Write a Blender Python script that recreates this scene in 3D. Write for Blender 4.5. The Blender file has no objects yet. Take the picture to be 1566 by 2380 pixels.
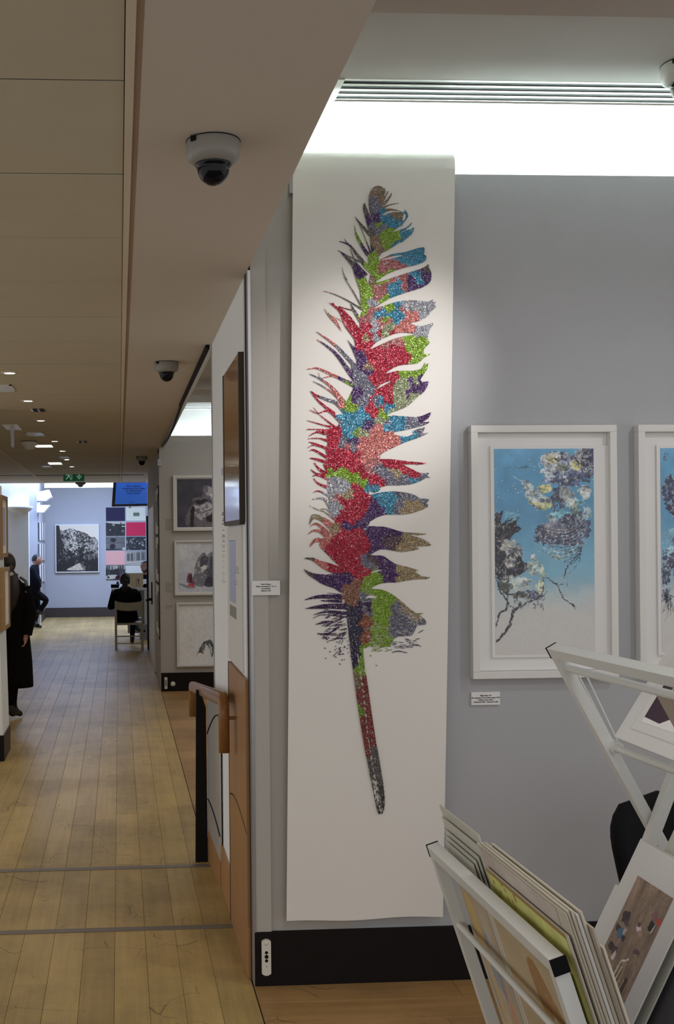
import bpy, bmesh, math, random
import numpy as np
from mathutils import Vector, Matrix
random.seed(7)
sc = bpy.context.scene
C = sc.collection
V = Vector

# ------------------------------------------------------------------ camera
# one flat floor (z=0), eye 1.85 m up, the corridor runs along +Y
FL, PPX, PPY, VPX, EYE, ROLL = 2600., 426., 1250., 277., 1.85, .0095
psi = math.atan((PPX-VPX)/FL)
fw = V((math.sin(psi), math.cos(psi), 0)); _r = V((math.cos(psi), -math.sin(psi), 0)); _u = V((0, 0, 1))
rt = (_r-ROLL*_u).normalized(); up = (_u+ROLL*_r).normalized()
EYEP = V((0, 0, EYE))
cd = bpy.data.cameras.new('camera'); cam = bpy.data.objects.new('camera', cd); C.objects.link(cam)
m = Matrix((rt, up, -fw)).transposed().to_4x4(); m.translation = EYEP; cam.matrix_world = m
cd.sensor_width = 36; cd.lens = FL/2380*36
cd.shift_x = (783-PPX)/2380; cd.shift_y = (PPY-1190)/2380
cd.clip_start = .05; cd.clip_end = 200
sc.camera = cam

# ------------------------------------------------------------------ world, lamps, exposure
sc.view_settings.view_transform = 'Standard'; sc.view_settings.look = 'None'
sc.view_settings.gamma = 1; sc.view_settings.use_curve_mapping = False
sc.view_settings.exposure = 0.6
w = bpy.data.worlds.new('room_ambient'); sc.world = w; w.use_nodes = True
w.node_tree.nodes['Background'].inputs[0].default_value = (1.0, .965, .94, 1)
w.node_tree.nodes['Background'].inputs[1].default_value = .54

def lamp(name, kind, loc, energy, col=(1, 1, 1), aim=None, size=.1, sizey=None, spot=60, blend=.5):
    ld = bpy.data.lights.new(name, kind); ld.energy = energy; ld.color = col
    if kind == 'AREA':
        ld.size = size
        if sizey: ld.shape = 'RECTANGLE'; ld.size_y = sizey
    else:
        ld.shadow_soft_size = size
    if kind == 'SPOT': ld.spot_size = math.radians(spot); ld.spot_blend = blend
    o = bpy.data.objects.new(name, ld); C.objects.link(o); o.location = loc
    if aim is not None: o.rotation_euler = (V(aim)-V(loc)).to_track_quat('-Z', 'Y').to_euler()
    return o
# track spots of the right bay, above and to the right of the frame
lamp('bay_spot', 'SPOT', (2.3, 2.6, 3.42), 118, (1, .95, .93), (1.02, 4.6, 2.44), .05, spot=26, blend=1)
lamp('bay_spot', 'SPOT', (3.0, 2.9, 3.42), 24, (.97, .96, 1), (1.75, 4.6, 1.45), .05, spot=64, blend=1)
lamp('bay_fill', 'AREA', (1.25, 1.5, 3.48), 17, (1, .97, .96), (1.25, 1.7, 0), 1.1, 1.1)  # added fill without a fitting, brightens the low wall and racks
# far gallery: bright cool ceiling light
lamp('far_room_light', 'AREA', (-.7, 23.7, 3.4), 195, (.50, .63, 1), (-.7, 23.7, 0), 3.6, 2.6)
# side room behind the column
lamp('side_room_light', 'AREA', (1.9, 10.2, 3.36), 32, (1, .96, .92), (1.9, 10.2, 0), 1.6, 5.)

# ------------------------------------------------------------------ pixel helpers (points on real planes)
def ray(px, py): return fw+rt*((px-PPX)/FL)-up*((py-PPY)/FL)
def PZ(px, py, z): d = ray(px, py); return EYEP+d*((z-EYE)/d.z)
def PY(px, py, y): d = ray(px, py); return EYEP+d*(y/d.y)
def PX(px, py, x): d = ray(px, py); return EYEP+d*(x/d.x)
def PN(px, py, p, n): d = ray(px, py); return EYEP+d*((V(p)-EYEP).dot(n)/d.dot(n))

# ------------------------------------------------------------------ materials
MAT = {}
def lin(c): return tuple((x/12.92 if x <= .04045 else ((x+.055)/1.055)**2.4) for x in c)
def mat(name, col, rough=.6, metal=0., bump=0., bscale=80., var=0., vscale=4., emit=None, spec=.5, coat=0.):
    """principled with optional noise tint and bump; col in 0-1 linear"""
    mt = bpy.data.materials.new(name); mt.use_nodes = True; nt = mt.node_tree; b = nt.nodes['Principled BSDF']
    b.inputs['Roughness'].default_value = rough; b.inputs['Metallic'].default_value = metal
    b.inputs['Specular IOR Level'].default_value = spec; b.inputs['Coat Weight'].default_value = coat
    b.inputs['Base Color'].default_value = (*col, 1)
    if var:
        tc = nt.nodes.new('ShaderNodeTexCoord'); n = nt.nodes.new('ShaderNodeTexNoise'); n.inputs['Scale'].default_value = vscale; n.inputs['Detail'].default_value = 5
        nt.links.new(tc.outputs['Object'], n.inputs['Vector'])
        mx = nt.nodes.new('ShaderNodeMix'); mx.data_type = 'RGBA'
        mx.inputs[6].default_value = (*[c*(1-var) for c in col], 1); mx.inputs[7].default_value = (*[min(1, c*(1+var)) for c in col], 1)
        nt.links.new(n.outputs['Fac'], mx.inputs[0]); nt.links.new(mx.outputs[2], b.inputs['Base Color'])
    if bump:
        tc = nt.nodes.new('ShaderNodeTexCoord'); n = nt.nodes.new('ShaderNodeTexNoise'); n.inputs['Scale'].default_value = bscale; n.inputs['Detail'].default_value = 4
        nt.links.new(tc.outputs['Object'], n.inputs['Vector'])
        bp = nt.nodes.new('ShaderNodeBump'); bp.inputs['Strength'].default_value = bump; bp.inputs['Distance'].default_value = .004
        nt.links.new(n.outputs['Fac'], bp.inputs['Height']); nt.links.new(bp.outputs['Normal'], b.inputs['Normal'])
    if emit:
        b.inputs['Emission Color'].default_value = (*emit[0], 1); b.inputs['Emission Strength'].default_value = emit[1]
    MAT[name] = mt; return mt

def wood(name, dark, light, axis='Y', rough=.4, wear=False, scale=1., coat=0.):
    """wood grain along one axis, tone per object, optional foot wear in world space"""
    mt = bpy.data.materials.new(name); mt.use_nodes = True; nt = mt.node_tree; N = nt.nodes.new; L = nt.links.new
    b = nt.nodes['Principled BSDF']; b.inputs['Roughness'].default_value = rough; b.inputs['Coat Weight'].default_value = coat; b.inputs['Specular IOR Level'].default_value = .26
    g = N('ShaderNodeNewGeometry'); oi = N('ShaderNodeObjectInfo')
    mp = N('ShaderNodeMapping'); sc3 = {'X': (1.2, 28, 28), 'Y': (28, 1.2, 28), 'Z': (28, 28, 1.2)}[axis]
    mp.inputs['Scale'].default_value = [s*scale for s in sc3]
    ad = N('ShaderNodeVectorMath'); ad.operation = 'MULTIPLY_ADD'; ad.inputs[1].default_value = (37, 53, 11)
    cmb = N('ShaderNodeCombineXYZ')
    for i in range(3): L(oi.outputs['Random'], cmb.inputs[i])
    L(cmb.outputs[0], ad.inputs[0]); L(g.outputs['Position'], ad.inputs[2]); L(ad.outputs[0], mp.inputs['Vector'])
    n = N('ShaderNodeTexNoise'); n.inputs['Scale'].default_value = 1.; n.inputs['Detail'].default_value = 6; n.inputs['Roughness'].default_value = .65
    L(mp.outputs[0], n.inputs['Vector'])
    mx = N('ShaderNodeMix'); mx.data_type = 'RGBA'; mx.inputs[6].default_value = (*dark, 1); mx.inputs[7].default_value = (*light, 1)
    L(n.outputs['Fac'], mx.inputs[0])
    hs = N('ShaderNodeHueSaturation'); mr = N('ShaderNodeMapRange'); mr.inputs[3].default_value = .86; mr.inputs[4].default_value = 1.12
    L(oi.outputs['Random'], mr.inputs[0]); L(mr.outputs[0], hs.inputs['Value']); L(mx.outputs[2], hs.inputs['Color'])
    out = hs.outputs['Color']
    if wear:
        n2 = N('ShaderNodeTexNoise'); n2.inputs['Scale'].default_value = 1.1; n2.inputs['Detail'].default_value = 7; n2.inputs['Roughness'].default_value = .7
        L(g.outputs['Position'], n2.inputs['Vector'])
        cr = N('ShaderNodeValToRGB'); cr.color_ramp.elements[0].position = .42; cr.color_ramp.elements[1].position = .62
        cr.color_ramp.elements[0].color = (1, 1, 1, 1); cr.color_ramp.elements[1].color = (.66, .66, .68, 1)
        L(n2.outputs['Fac'], cr.inputs[0])
        n3 = N('ShaderNodeTexNoise'); n3.inputs['Scale'].default_value = 9.; n3.inputs['Detail'].default_value = 10; n3.inputs['Roughness'].default_value = .8; n3.inputs['Distortion'].default_value = 1.5
        L(g.outputs['Position'], n3.inputs['Vector'])
        c3 = N('ShaderNodeValToRGB'); c3.color_ramp.elements[0].position = .6; c3.color_ramp.elements[1].position = .72
        c3.color_ramp.elements[0].color = (1, 1, 1, 1); c3.color_ramp.elements[1].color = (.55, .5, .48, 1)
        L(n3.outputs['Fac'], c3.inputs[0])
        # fine scratches: warped cell edges, only in patches
        nw = N('ShaderNodeTexNoise'); nw.inputs['Scale'].default_value = 2.2; nw.inputs['Detail'].default_value = 3; L(g.outputs['Position'], nw.inputs['Vector'])
        wa = N('ShaderNodeVectorMath'); wa.operation = 'MULTIPLY_ADD'; wa.inputs[1].default_value = (.22, .5, 0); L(nw.outputs['Color'], wa.inputs[0]); L(g.outputs['Position'], wa.inputs[2])
        vo = N('ShaderNodeTexVoronoi'); vo.feature = 'DISTANCE_TO_EDGE'; vo.inputs['Scale'].default_value = 4.; L(wa.outputs[0], vo.inputs['Vector'])
        nm = N('ShaderNodeTexNoise'); nm.inputs['Scale'].default_value = 3.1; nm.inputs['Detail'].default_value = 2; L(g.outputs['Position'], nm.inputs['Vector'])
        lt = N('ShaderNodeMath'); lt.operation = 'LESS_THAN'; lt.inputs[1].default_value = .007; L(vo.outputs['Distance'], lt.inputs[0])
        gm = N('ShaderNodeMath'); gm.operation = 'GREATER_THAN'; gm.inputs[1].default_value = .56; L(nm.outputs['Fac'], gm.inputs[0])
        sm = N('ShaderNodeMath'); sm.operation = 'MULTIPLY'; L(lt.outputs[0], sm.inputs[0]); L(gm.outputs[0], sm.inputs[1]); sm2 = N('ShaderNodeMath'); sm2.operation = 'MULTIPLY'; sm2.inputs[1].default_value = .6; L(sm.outputs[0], sm2.inputs[0]); sm = sm2
        sk = N('ShaderNodeMix'); sk.data_type = 'RGBA'; L(sm.outputs[0], sk.inputs[0]); L(out, sk.inputs[6]); sk.inputs[7].default_value = (.11, .075, .04, 1); out = sk.outputs[2]
        for cc in (cr, c3):
            mm = N('ShaderNodeMix'); mm.data_type = 'RGBA'; mm.blend_type = 'MULTIPLY'; mm.inputs[0].default_value = .85
            L(out, mm.inputs[6]); L(cc.outputs[0], mm.inputs[7]); out = mm.outputs[2]
        rr = N('ShaderNodeMapRange'); rr.inputs[3].default_value = rough-.06; rr.inputs[4].default_value = rough+.12
        L(n2.outputs['Fac'], rr.inputs[0]); L(rr.outputs[0], b.inputs['Roughness'])
    L(out, b.inputs['Base Color'])
    bp = N('ShaderNodeBump'); bp.inputs['Strength'].default_value = .08; bp.inputs['Distance'].default_value = .002
    L(n.outputs['Fac'], bp.inputs['Height']); L(bp.outputs['Normal'], b.inputs['Normal'])
    MAT[name] = mt; return mt

mat('white_brightened', (.83, .87, .90), .8, bump=.1, bscale=160, var=.03)  # white wall paint made paler where too little light arrives
mat('wall_white', (.46, .445, .415), .85, bump=.12, bscale=160, var=.03, vscale=1.5)
mat('wall_grey', (.425, .438, .462), .85, bump=.15, bscale=120, var=.03, vscale=2)
mat('ceiling_paint', (.47, .42, .37), .9, bump=.05, bscale=90, var=.03)
mat('tile', (.555, .495, .36), .9, bump=.1, bscale=200, var=.05, vscale=6)
mat('soffit', (.63, .56, .475), .9, bump=.05, bscale=60)
mat('trim_tan', (.70, .60, .46), .8)
mat('trim_brown', (.36, .25, .165), .8)
mat('bay_ceiling', (.56, .55, .53), .9)
mat('white_gloss', (.72, .72, .70), .35)
mat('white_paint', (.70, .70, .68), .5, var=.03)
mat('skirting_dark', (.008, .006, .006), .7, spec=.2, var=.3, vscale=12)
mat('skirting_brown', (.05, .035, .03), .55, var=.2)
mat('joint', (.06, .04, .025), .8)
mat('black', (.004, .004, .005), .6, spec=.15)
mat('black_gloss', (.008, .008, .01), .12, coat=.4)
mat('black_fabric', (.006, .0055, .007), .9, spec=.12, bump=.4, bscale=300, var=.3, vscale=20)
mat('coat_dark', (.004, .0028, .003), .9, spec=.12, bump=.4, bscale=200, var=.35, vscale=14)
mat('navy_fabric', (.008, .009, .015), .9, spec=.12, bump=.3, bscale=250, var=.3, vscale=15)
mat('dark_grey', (.11, .107, .118), .7, var=.15)
mat('metal_strip', (.22, .19, .16), .45, .4)
mat('metal_grey', (.42, .43, .45), .35, .8)
mat('rack_white', (.70, .72, .70), .32, bump=.03, bscale=200)
mat('paper', (.79, .775, .74), .8, bump=.06, bscale=40, var=.02, vscale=3)
mat('mat_board', (.78, .78, .775), .75)
mat('mat_cream', (.58, .535, .44), .75)
mat('sleeve', (.60, .60, .53), .2, var=.05)
mat('board_tan', (.42, .36, .29), .7)
mat('plastic_white', (.70, .69, .62), .4)
mat('cam_body', (.28, .27, .24), .45)
mat('cam_dome', (.006, .006, .009), .12, spec=.22)
mat('lamp_on', (.9, .9, .9), .5, emit=((.85, .95, 1), 9.))
mat('lamp_warm', (.9, .9, .9), .5, emit=((1, .9, .75), 3.))
mat('lamp_off', (.62, .62, .64), .25)
mat('tube_on', (1, 1, 1), .5, emit=((.82, 1, .95), 68.))
mat('tube_soft', (1, 1, 1), .5, emit=((.8, .95, 1), 26.))
mat('screen_blue', (.02, .09, .4), .2, emit=((.022, .085, .34), .42))
mat('ink', (.02, .02, .04), .7)
mat('ink_grey', (.27, .26, .26), .8)
mat('sign_green', (.005, .075, .03), .35, emit=((.0, .10, .045), .15))
mat('sign_white', (.55, .7, .6), .5, emit=((.5, .8, .6), .12))
mat('skin', (.46, .25, .17), .55, var=.08, vscale=30)
mat('skin_tan', (.36, .19, .125), .55, var=.08, vscale=30)
mat('hair_brown', (.022, .013, .010), .5, bump=.5, bscale=90, var=.4, vscale=40)
mat('hair_black', (.008, .007, .008), .5, bump=.5, bscale=90)
mat('leather', (.015, .014, .014), .4)
mat('shoe_grey', (.12, .11, .10), .6)
mat('gold_wood', (.34, .20, .06), .35, var=.2, vscale=30)
mat('chair_paint', (.42, .40, .34), .5)
mat('desk_white', (.66, .67, .70), .4)
mat('desk_grey', (.30, .30, .34), .5)
mat('frost', (.50, .49, .47), .18, var=.06, vscale=3)
mat('blue_pale', (.42, .47, .66), .3)
mat('brass', (.35, .22, .09), .35, .8)
wood('floor_wood', (.36, .245, .088), (.66, .48, .185), 'Y', .33, True)
wood('floor_wood_side', (.28, .145, .05), (.53, .325, .135), 'X', .35, True)
wood('panel_wood', (.30, .145, .058), (.47, .255, .11), 'Z', .42, coat=.06)
wood('panel_gloss', (.24, .115, .046), (.40, .21, .09), 'Z', .13, coat=.2)
wood('rail_wood', (.16, .07, .02), (.30, .145, .045), 'Y', .3, coat=.12)
wood('frame_wood', (.26, .15, .07), (.44, .28, .14), 'Z', .45)

def paint_mat(name, rough=.75, glitter=False):
    mt = bpy.data.materials.new(name); mt.use_nodes = True; nt = mt.node_tree; N = nt.nodes.new; L = nt.links.new
    b = nt.nodes['Principled BSDF']; b.inputs['Roughness'].default_value = rough
    at = N('ShaderNodeAttribute'); at.attribute_name = 'paint'
    if not glitter:
        L(at.outputs['Color'], b.inputs['Base Color'])
    else:
        g = N('ShaderNodeNewGeometry'); v = N('ShaderNodeTexVoronoi'); v.inputs['Scale'].default_value = 330.
        L(g.outputs['Position'], v.inputs['Vector'])
        sp = N('ShaderNodeSeparateColor'); L(v.outputs['Color'], sp.inputs[0])
        mr = N('ShaderNodeMapRange'); mr.inputs[3].default_value = .5; mr.inputs[4].default_value = 1.2
        L(sp.outputs[0], mr.inputs[0])
        mm = N('ShaderNodeVectorMath'); mm.operation = 'SCALE'; L(at.outputs['Color'], mm.inputs[0]); L(mr.outputs[0], mm.inputs['Scale'])
        # a share of the flakes is pale silver
        gt = N('ShaderNodeMath'); gt.operation = 'GREATER_THAN'; gt.inputs[1].default_value = .955; L(sp.outputs[1], gt.inputs[0])
        ml = N('ShaderNodeMath'); ml.operation = 'MULTIPLY'; ml.inputs[1].default_value = .55; L(gt.outputs[0], ml.inputs[0])
        mx = N('ShaderNodeMix'); mx.data_type = 'RGBA'; L(ml.outputs[0], mx.inputs[0]); L(mm.outputs[0], mx.inputs[6]); mx.inputs[7].default_value = (.8, .78, .74, 1)
        L(mx.outputs[2], b.inputs['Base Color'])
        # each flake lies at its own tilt
        sb = N('ShaderNodeVectorMath'); sb.operation = 'SUBTRACT'; sb.inputs[1].default_value = (.5, .5, .5); L(v.outputs['Color'], sb.inputs[0])
        s2 = N('ShaderNodeVectorMath'); s2.operation = 'SCALE'; s2.inputs['Scale'].default_value = .9; L(sb.outputs[0], s2.inputs[0])
        a2 = N('ShaderNodeVectorMath'); L(g.outputs['Normal'], a2.inputs[0]); L(s2.outputs[0], a2.inputs[1])
        nn = N('ShaderNodeVectorMath'); nn.operation = 'NORMALIZE'; L(a2.outputs[0], nn.inputs[0]); L(nn.outputs[0], b.inputs['Normal'])
        b.inputs['Metallic'].default_value = .25; b.inputs['Roughness'].default_value = .34
    MAT[name] = mt
paint_mat('print_ink'); paint_mat('glitter', glitter=True)

def glass_mat():
    mt = bpy.data.materials.new('glazing'); mt.use_nodes = True; nt = mt.node_tree; N = nt.nodes.new; L = nt.links.new
    nt.nodes.remove(nt.nodes['Principled BSDF'])
    tr = N('ShaderNodeBsdfTransparent'); gl = N('ShaderNodeBsdfGlossy'); gl.inputs['Roughness'].default_value = .03
    fr = N('ShaderNodeLayerWeight'); fr.inputs['Blend'].default_value = .5; pw = N('ShaderNodeMath'); pw.operation = 'POWER'; pw.inputs[1].default_value = 4; L(fr.outputs['Facing'], pw.inputs[0]); ma = N('ShaderNodeMath'); ma.operation = 'MULTIPLY_ADD'; ma.inputs[1].default_value = .5; ma.inputs[2].default_value = .035; L(pw.outputs[0], ma.inputs[0]); mx = N('ShaderNodeMixShader')
    L(ma.outputs[0], mx.inputs[0]); L(tr.outputs[0], mx.inputs[1]); L(gl.outputs[0], mx.inputs[2])
    L(mx.outputs[0], nt.nodes['Material Output'].inputs[0]); MAT['glazing'] = mt
glass_mat()

# ------------------------------------------------------------------ object helpers
WL = {}
def wl(o): return WL.get(o.name, V((0, 0, 0)))
def tag(o, label=None, cat=None, group=None, kind=None):
    if label: o['label'] = label
    if cat: o['category'] = cat
    if group: o['group'] = group
    if kind: o['kind'] = kind
    return o
def thing(name, label, cat, loc, group=None):
    o = bpy.data.objects.new(name, None); C.objects.link(o); o.location = loc; o.empty_display_size = .05
    WL[o.name] = V(loc); return tag(o, label, cat, group)
def link(name, me, m_, parent=None, kind=None, loc=None):
    """mesh given in world coordinates becomes one object, local to its parent"""
    if parent is not None: base = wl(parent)
    elif loc is not None: base = V(loc)
    elif kind == 'structure' or not len(me.vertices): base = V((0, 0, 0))
    else:
        n = len(me.vertices); co = np.empty(n*3, np.float32); me.vertices.foreach_get('co', co); co = co.reshape(-1, 3)
        base = V(((co[:, 0].min()+co[:, 0].max())/2, (co[:, 1].min()+co[:, 1].max())/2, co[:, 2].min()))
    me.transform(Matrix.Translation(-base))
    o = bpy.data.objects.new(name, me); C.objects.link(o)
    for q in (m_ if isinstance(m_, (list, tuple)) else [m_]): me.materials.append(MAT[q])
    if parent is not None: o.parent = parent
    else: o.location = base
    WL[o.name] = base
    if kind: o['kind'] = kind
    return o
def copy_tree(root, off, label, group=None):
    r = root.copy(); C.objects.link(r); r.location = root.location+V(off); WL[r.name] = r.location.copy()
    r['label'] = label
    if group: r['group'] = group
    for ch in [x for x in C.objects if x.parent == root]:
        c = ch.copy(); C.objects.link(c); c.parent = r
        for g in [x for x in C.objects if x.parent == ch]:
            d = g.copy(); C.objects.link(d); d.parent = c
    return r

class B:
    """collects shapes in one bmesh"""
    def __init__(s): s.bm = bmesh.new()
    def poly(s, pts, smooth=False, mi=0):
        f = s.bm.faces.new([s.bm.verts.new(p) for p in pts]); f.smooth = smooth; f.material_index = mi; return f
    def box(s, x0, x1, y0, y1, z0, z1, ch=0., mi=0):
        x0, x1 = min(x0, x1), max(x0, x1); y0, y1 = min(y0, y1), max(y0, y1); z0, z1 = min(z0, z1), max(z0, z1)
        r = bmesh.ops.create_cube(s.bm, size=1.)
        for v in r['verts']: v.co = V(((x0+x1)/2+v.co.x*(x1-x0), (y0+y1)/2+v.co.y*(y1-y0), (z0+z1)/2+v.co.z*(z1-z0)))
        fs = {f for v in r['verts'] for f in v.link_faces}
        for f in fs: f.material_index = mi
        if ch:
            bmesh.ops.bevel(s.bm, geom=list({e for v in r['verts'] for e in v.link_edges}), offset=ch, segments=2, affect='EDGES', profile=.6)
        return s
    def bar(s, p, q, w, h, upv=(0, 0, 1), ch=0., mi=0):
        p, q = V(p), V(q); d = (q-p).normalized(); u = V(upv); x = d.cross(u).normalized(); u = x.cross(d)
        vs = [p+x*(sx*w/2)+u*(sz*h/2) for sx, sz in ((-1, -1), (1, -1), (1, 1), (-1, 1))]
        vb = [v+(q-p) for v in vs]
        A = [s.bm.verts.new(v) for v in vs]; Bv = [s.bm.verts.new(v) for v in vb]
        fs = [s.bm.faces.new(A[::-1]), s.bm.faces.new(Bv)]+[s.bm.faces.new((A[i], A[(i+1) % 4], Bv[(i+1) % 4], Bv[i])) for i in range(4)]
        for f in fs: f.material_index = mi
        if ch: bmesh.ops.bevel(s.bm, geom=list({e for v in A+Bv for e in v.link_edges}), offset=ch, segments=2, affect='EDGES', profile=.6)
        return s
    def cyl(s, p, q, r0, r1=None, n=16, caps=True, mi=0):
        r1 = r0 if r1 is None else r1
        return s.tube([p, q], [r0, r1], n, caps, mi)
    def tube(s, pts, rad, n=12, caps=True, mi=0):
        pts = [V(p) for p in pts]; rings = []; ref = None
        for i, p in enumerate(pts):
            d = (pts[min(i+1, len(pts)-1)]-pts[max(i-1, 0)]).normalized()
            if ref is None: ref = V((0, 0, 1)) if abs(d.z) < .9 else V((1, 0, 0))
            x = d.cross(ref).normalized(); y = x.cross(d).normalized(); ref = y
            r = rad[i] if isinstance(rad, (list, tuple)) else rad
            rx, ry = r if isinstance(r, (list, tuple)) else (r, r)
            rings.append([s.bm.verts.new(p+x*(math.cos(a)*rx)+y*(math.sin(a)*ry)) for a in [2*math.pi*k/n for k in range(n)]])
        for a, b in zip(rings, rings[1:]):
            for k in range(n):
                f = s.bm.faces.new((a[k], a[(k+1) % n], b[(k+1) % n], b[k])); f.smooth = True; f.material_index = mi
        if caps:
            for rg in (rings[0][::-1], rings[-1]):
                f = s.bm.faces.new([s.bm.verts.new(v.co) for v in rg]); f.material_index = mi
        return s
    def loft(s, rings, n=20, caps=True, mi=0):
        """rings: (centre, rx, ry) horizontal ellipses; optional yaw as 4th"""
        rg = []
        for t in rings:
            c, rx, ry = t[:3]; yw = t[3] if len(t) > 3 else 0; c = V(c); R = Matrix.Rotation(yw, 3, 'Z')
            rg.append([s.bm.verts.new(c+R@V((math.cos(2*math.pi*k/n)*rx, math.sin(2*math.pi*k/n)*ry, 0))) for k in range(n)])
        for a, b in zip(rg, rg[1:]):
            for k in range(n):
                f = s.bm.faces.new((a[k], a[(k+1) % n], b[(k+1) % n], b[k])); f.smooth = True; f.material_index = mi
        if caps:
            for r in (rg[0][::-1], rg[-1]): f = s.bm.faces.new(r); f.smooth = True; f.material_index = mi
        return s
    def lathe(s, c, prof, n=24, mi=0, axis=(0, 0, 1)):
        c = V(c); R = V((0, 0, 1)).rotation_difference(V(axis)).to_matrix(); rg = []
        for r, z in prof:
            if r < 1e-5: rg.append([s.bm.verts.new(c+R@V((0, 0, z)))])
            else: rg.append([s.bm.verts.new(c+R@V((math.cos(2*math.pi*k/n)*r, math.sin(2*math.pi*k/n)*r, z))) for k in range(n)])
        for a, b in zip(rg, rg[1:]):
            for k in range(n):
                q = [a[k % len(a)], a[(k+1) % len(a)], b[(k+1) % len(b)], b[k % len(b)]]
                q = list(dict.fromkeys(q))
                if len(q) > 2: f = s.bm.faces.new(q); f.smooth = True; f.material_index = mi
        return s
    def ball(s, c, r, n=14, mi=0, rot=None):
        rx, ry, rz = r if isinstance(r, (list, tuple)) else (r, r, r)
        q = bmesh.ops.create_uvsphere(s.bm, u_segments=n, v_segments=max(6, n*2//3), radius=1)
        for v in q['verts']:
            p = V((v.co.x*rx, v.co.y*ry, v.co.z*rz))
            if rot is not None: p = rot@p
            v.co = V(c)+p
        for f in {f for v in q['verts'] for f in v.link_faces}: f.smooth = True; f.material_index = mi
        return s
    def prism(s, pts, ext, mi=0, smooth=False):
        ext = V(ext); A = [s.bm.verts.new(V(p)) for p in pts]; D = [s.bm.verts.new(V(p)+ext) for p in pts]; n = len(A)
        fs = [s.bm.faces.new(A[::-1]), s.bm.faces.new(D)]+[s.bm.faces.new((A[i], A[(i+1) % n], D[(i+1) % n], D[i])) for i in range(n)]
        for f in fs: f.material_index = mi
        return s
    def mesh(s, name):
        bmesh.ops.recalc_face_normals(s.bm, faces=s.bm.faces[:])
        me = bpy.data.meshes.new(name); s.bm.to_mesh(me); s.bm.free(); return me
    def obj(s, name, m_, parent=None, kind=None, loc=None):
        return link(name, s.mesh(name), m_, parent, kind, loc)

def solid(o, th, off=0):
    md = o.modifiers.new('thickness', 'SOLIDIFY'); md.thickness = th; md.offset = off; return o
def textmesh(name, lines, size, org, ux, uz, m_, parent, gap=1.35, align='CENTER', ext=.0004, bold=False):
    """flat lettering on a plane: ux = reading direction, uz = up"""
    ux, uz = V(ux).normalized(), V(uz).normalized(); nrm = ux.cross(uz)
    cu = bpy.data.curves.new(name, 'FONT'); cu.body = '\n'.join(lines); cu.size = size; cu.align_x = align; cu.space_line = gap; cu.extrude = ext; cu.resolution_u = 2
    if bold: cu.offset = size*.02
    t = bpy.data.objects.new(name, cu); C.objects.link(t)
    dg = bpy.context.evaluated_depsgraph_get(); me = bpy.data.meshes.new_from_object(t.evaluated_get(dg))
    bpy.data.objects.remove(t)
    M4 = Matrix((ux, uz, nrm)).transposed().to_4x4(); M4.translation = V(org); me.transform(M4)
    me.materials.clear()
    return link(name, me, m_, parent)

# ------------------------------------------------------------------ flat prints: painted on fine vertex grids
def smooth_poly(pts, k=3, closed=True):
    P = np.array(pts, float); n = len(P); out = []
    rngi = range(n) if closed else range(n-1)
    for i in rngi:
        if closed: a, b, c, d = P[(i-1) % n], P[i], P[(i+1) % n], P[(i+2) % n]
        else: a, b, c, d = P[max(i-1, 0)], P[i], P[i+1], P[min(i+2, n-1)]
        for t in np.arange(k)/k:
            out.append(.5*((2*b)+(-a+c)*t+(2*a-5*b+4*c-d)*t*t+(-a+3*b-3*c+d)*t**3))
    if not closed: out.append(P[-1])
    return np.array(out)

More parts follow.
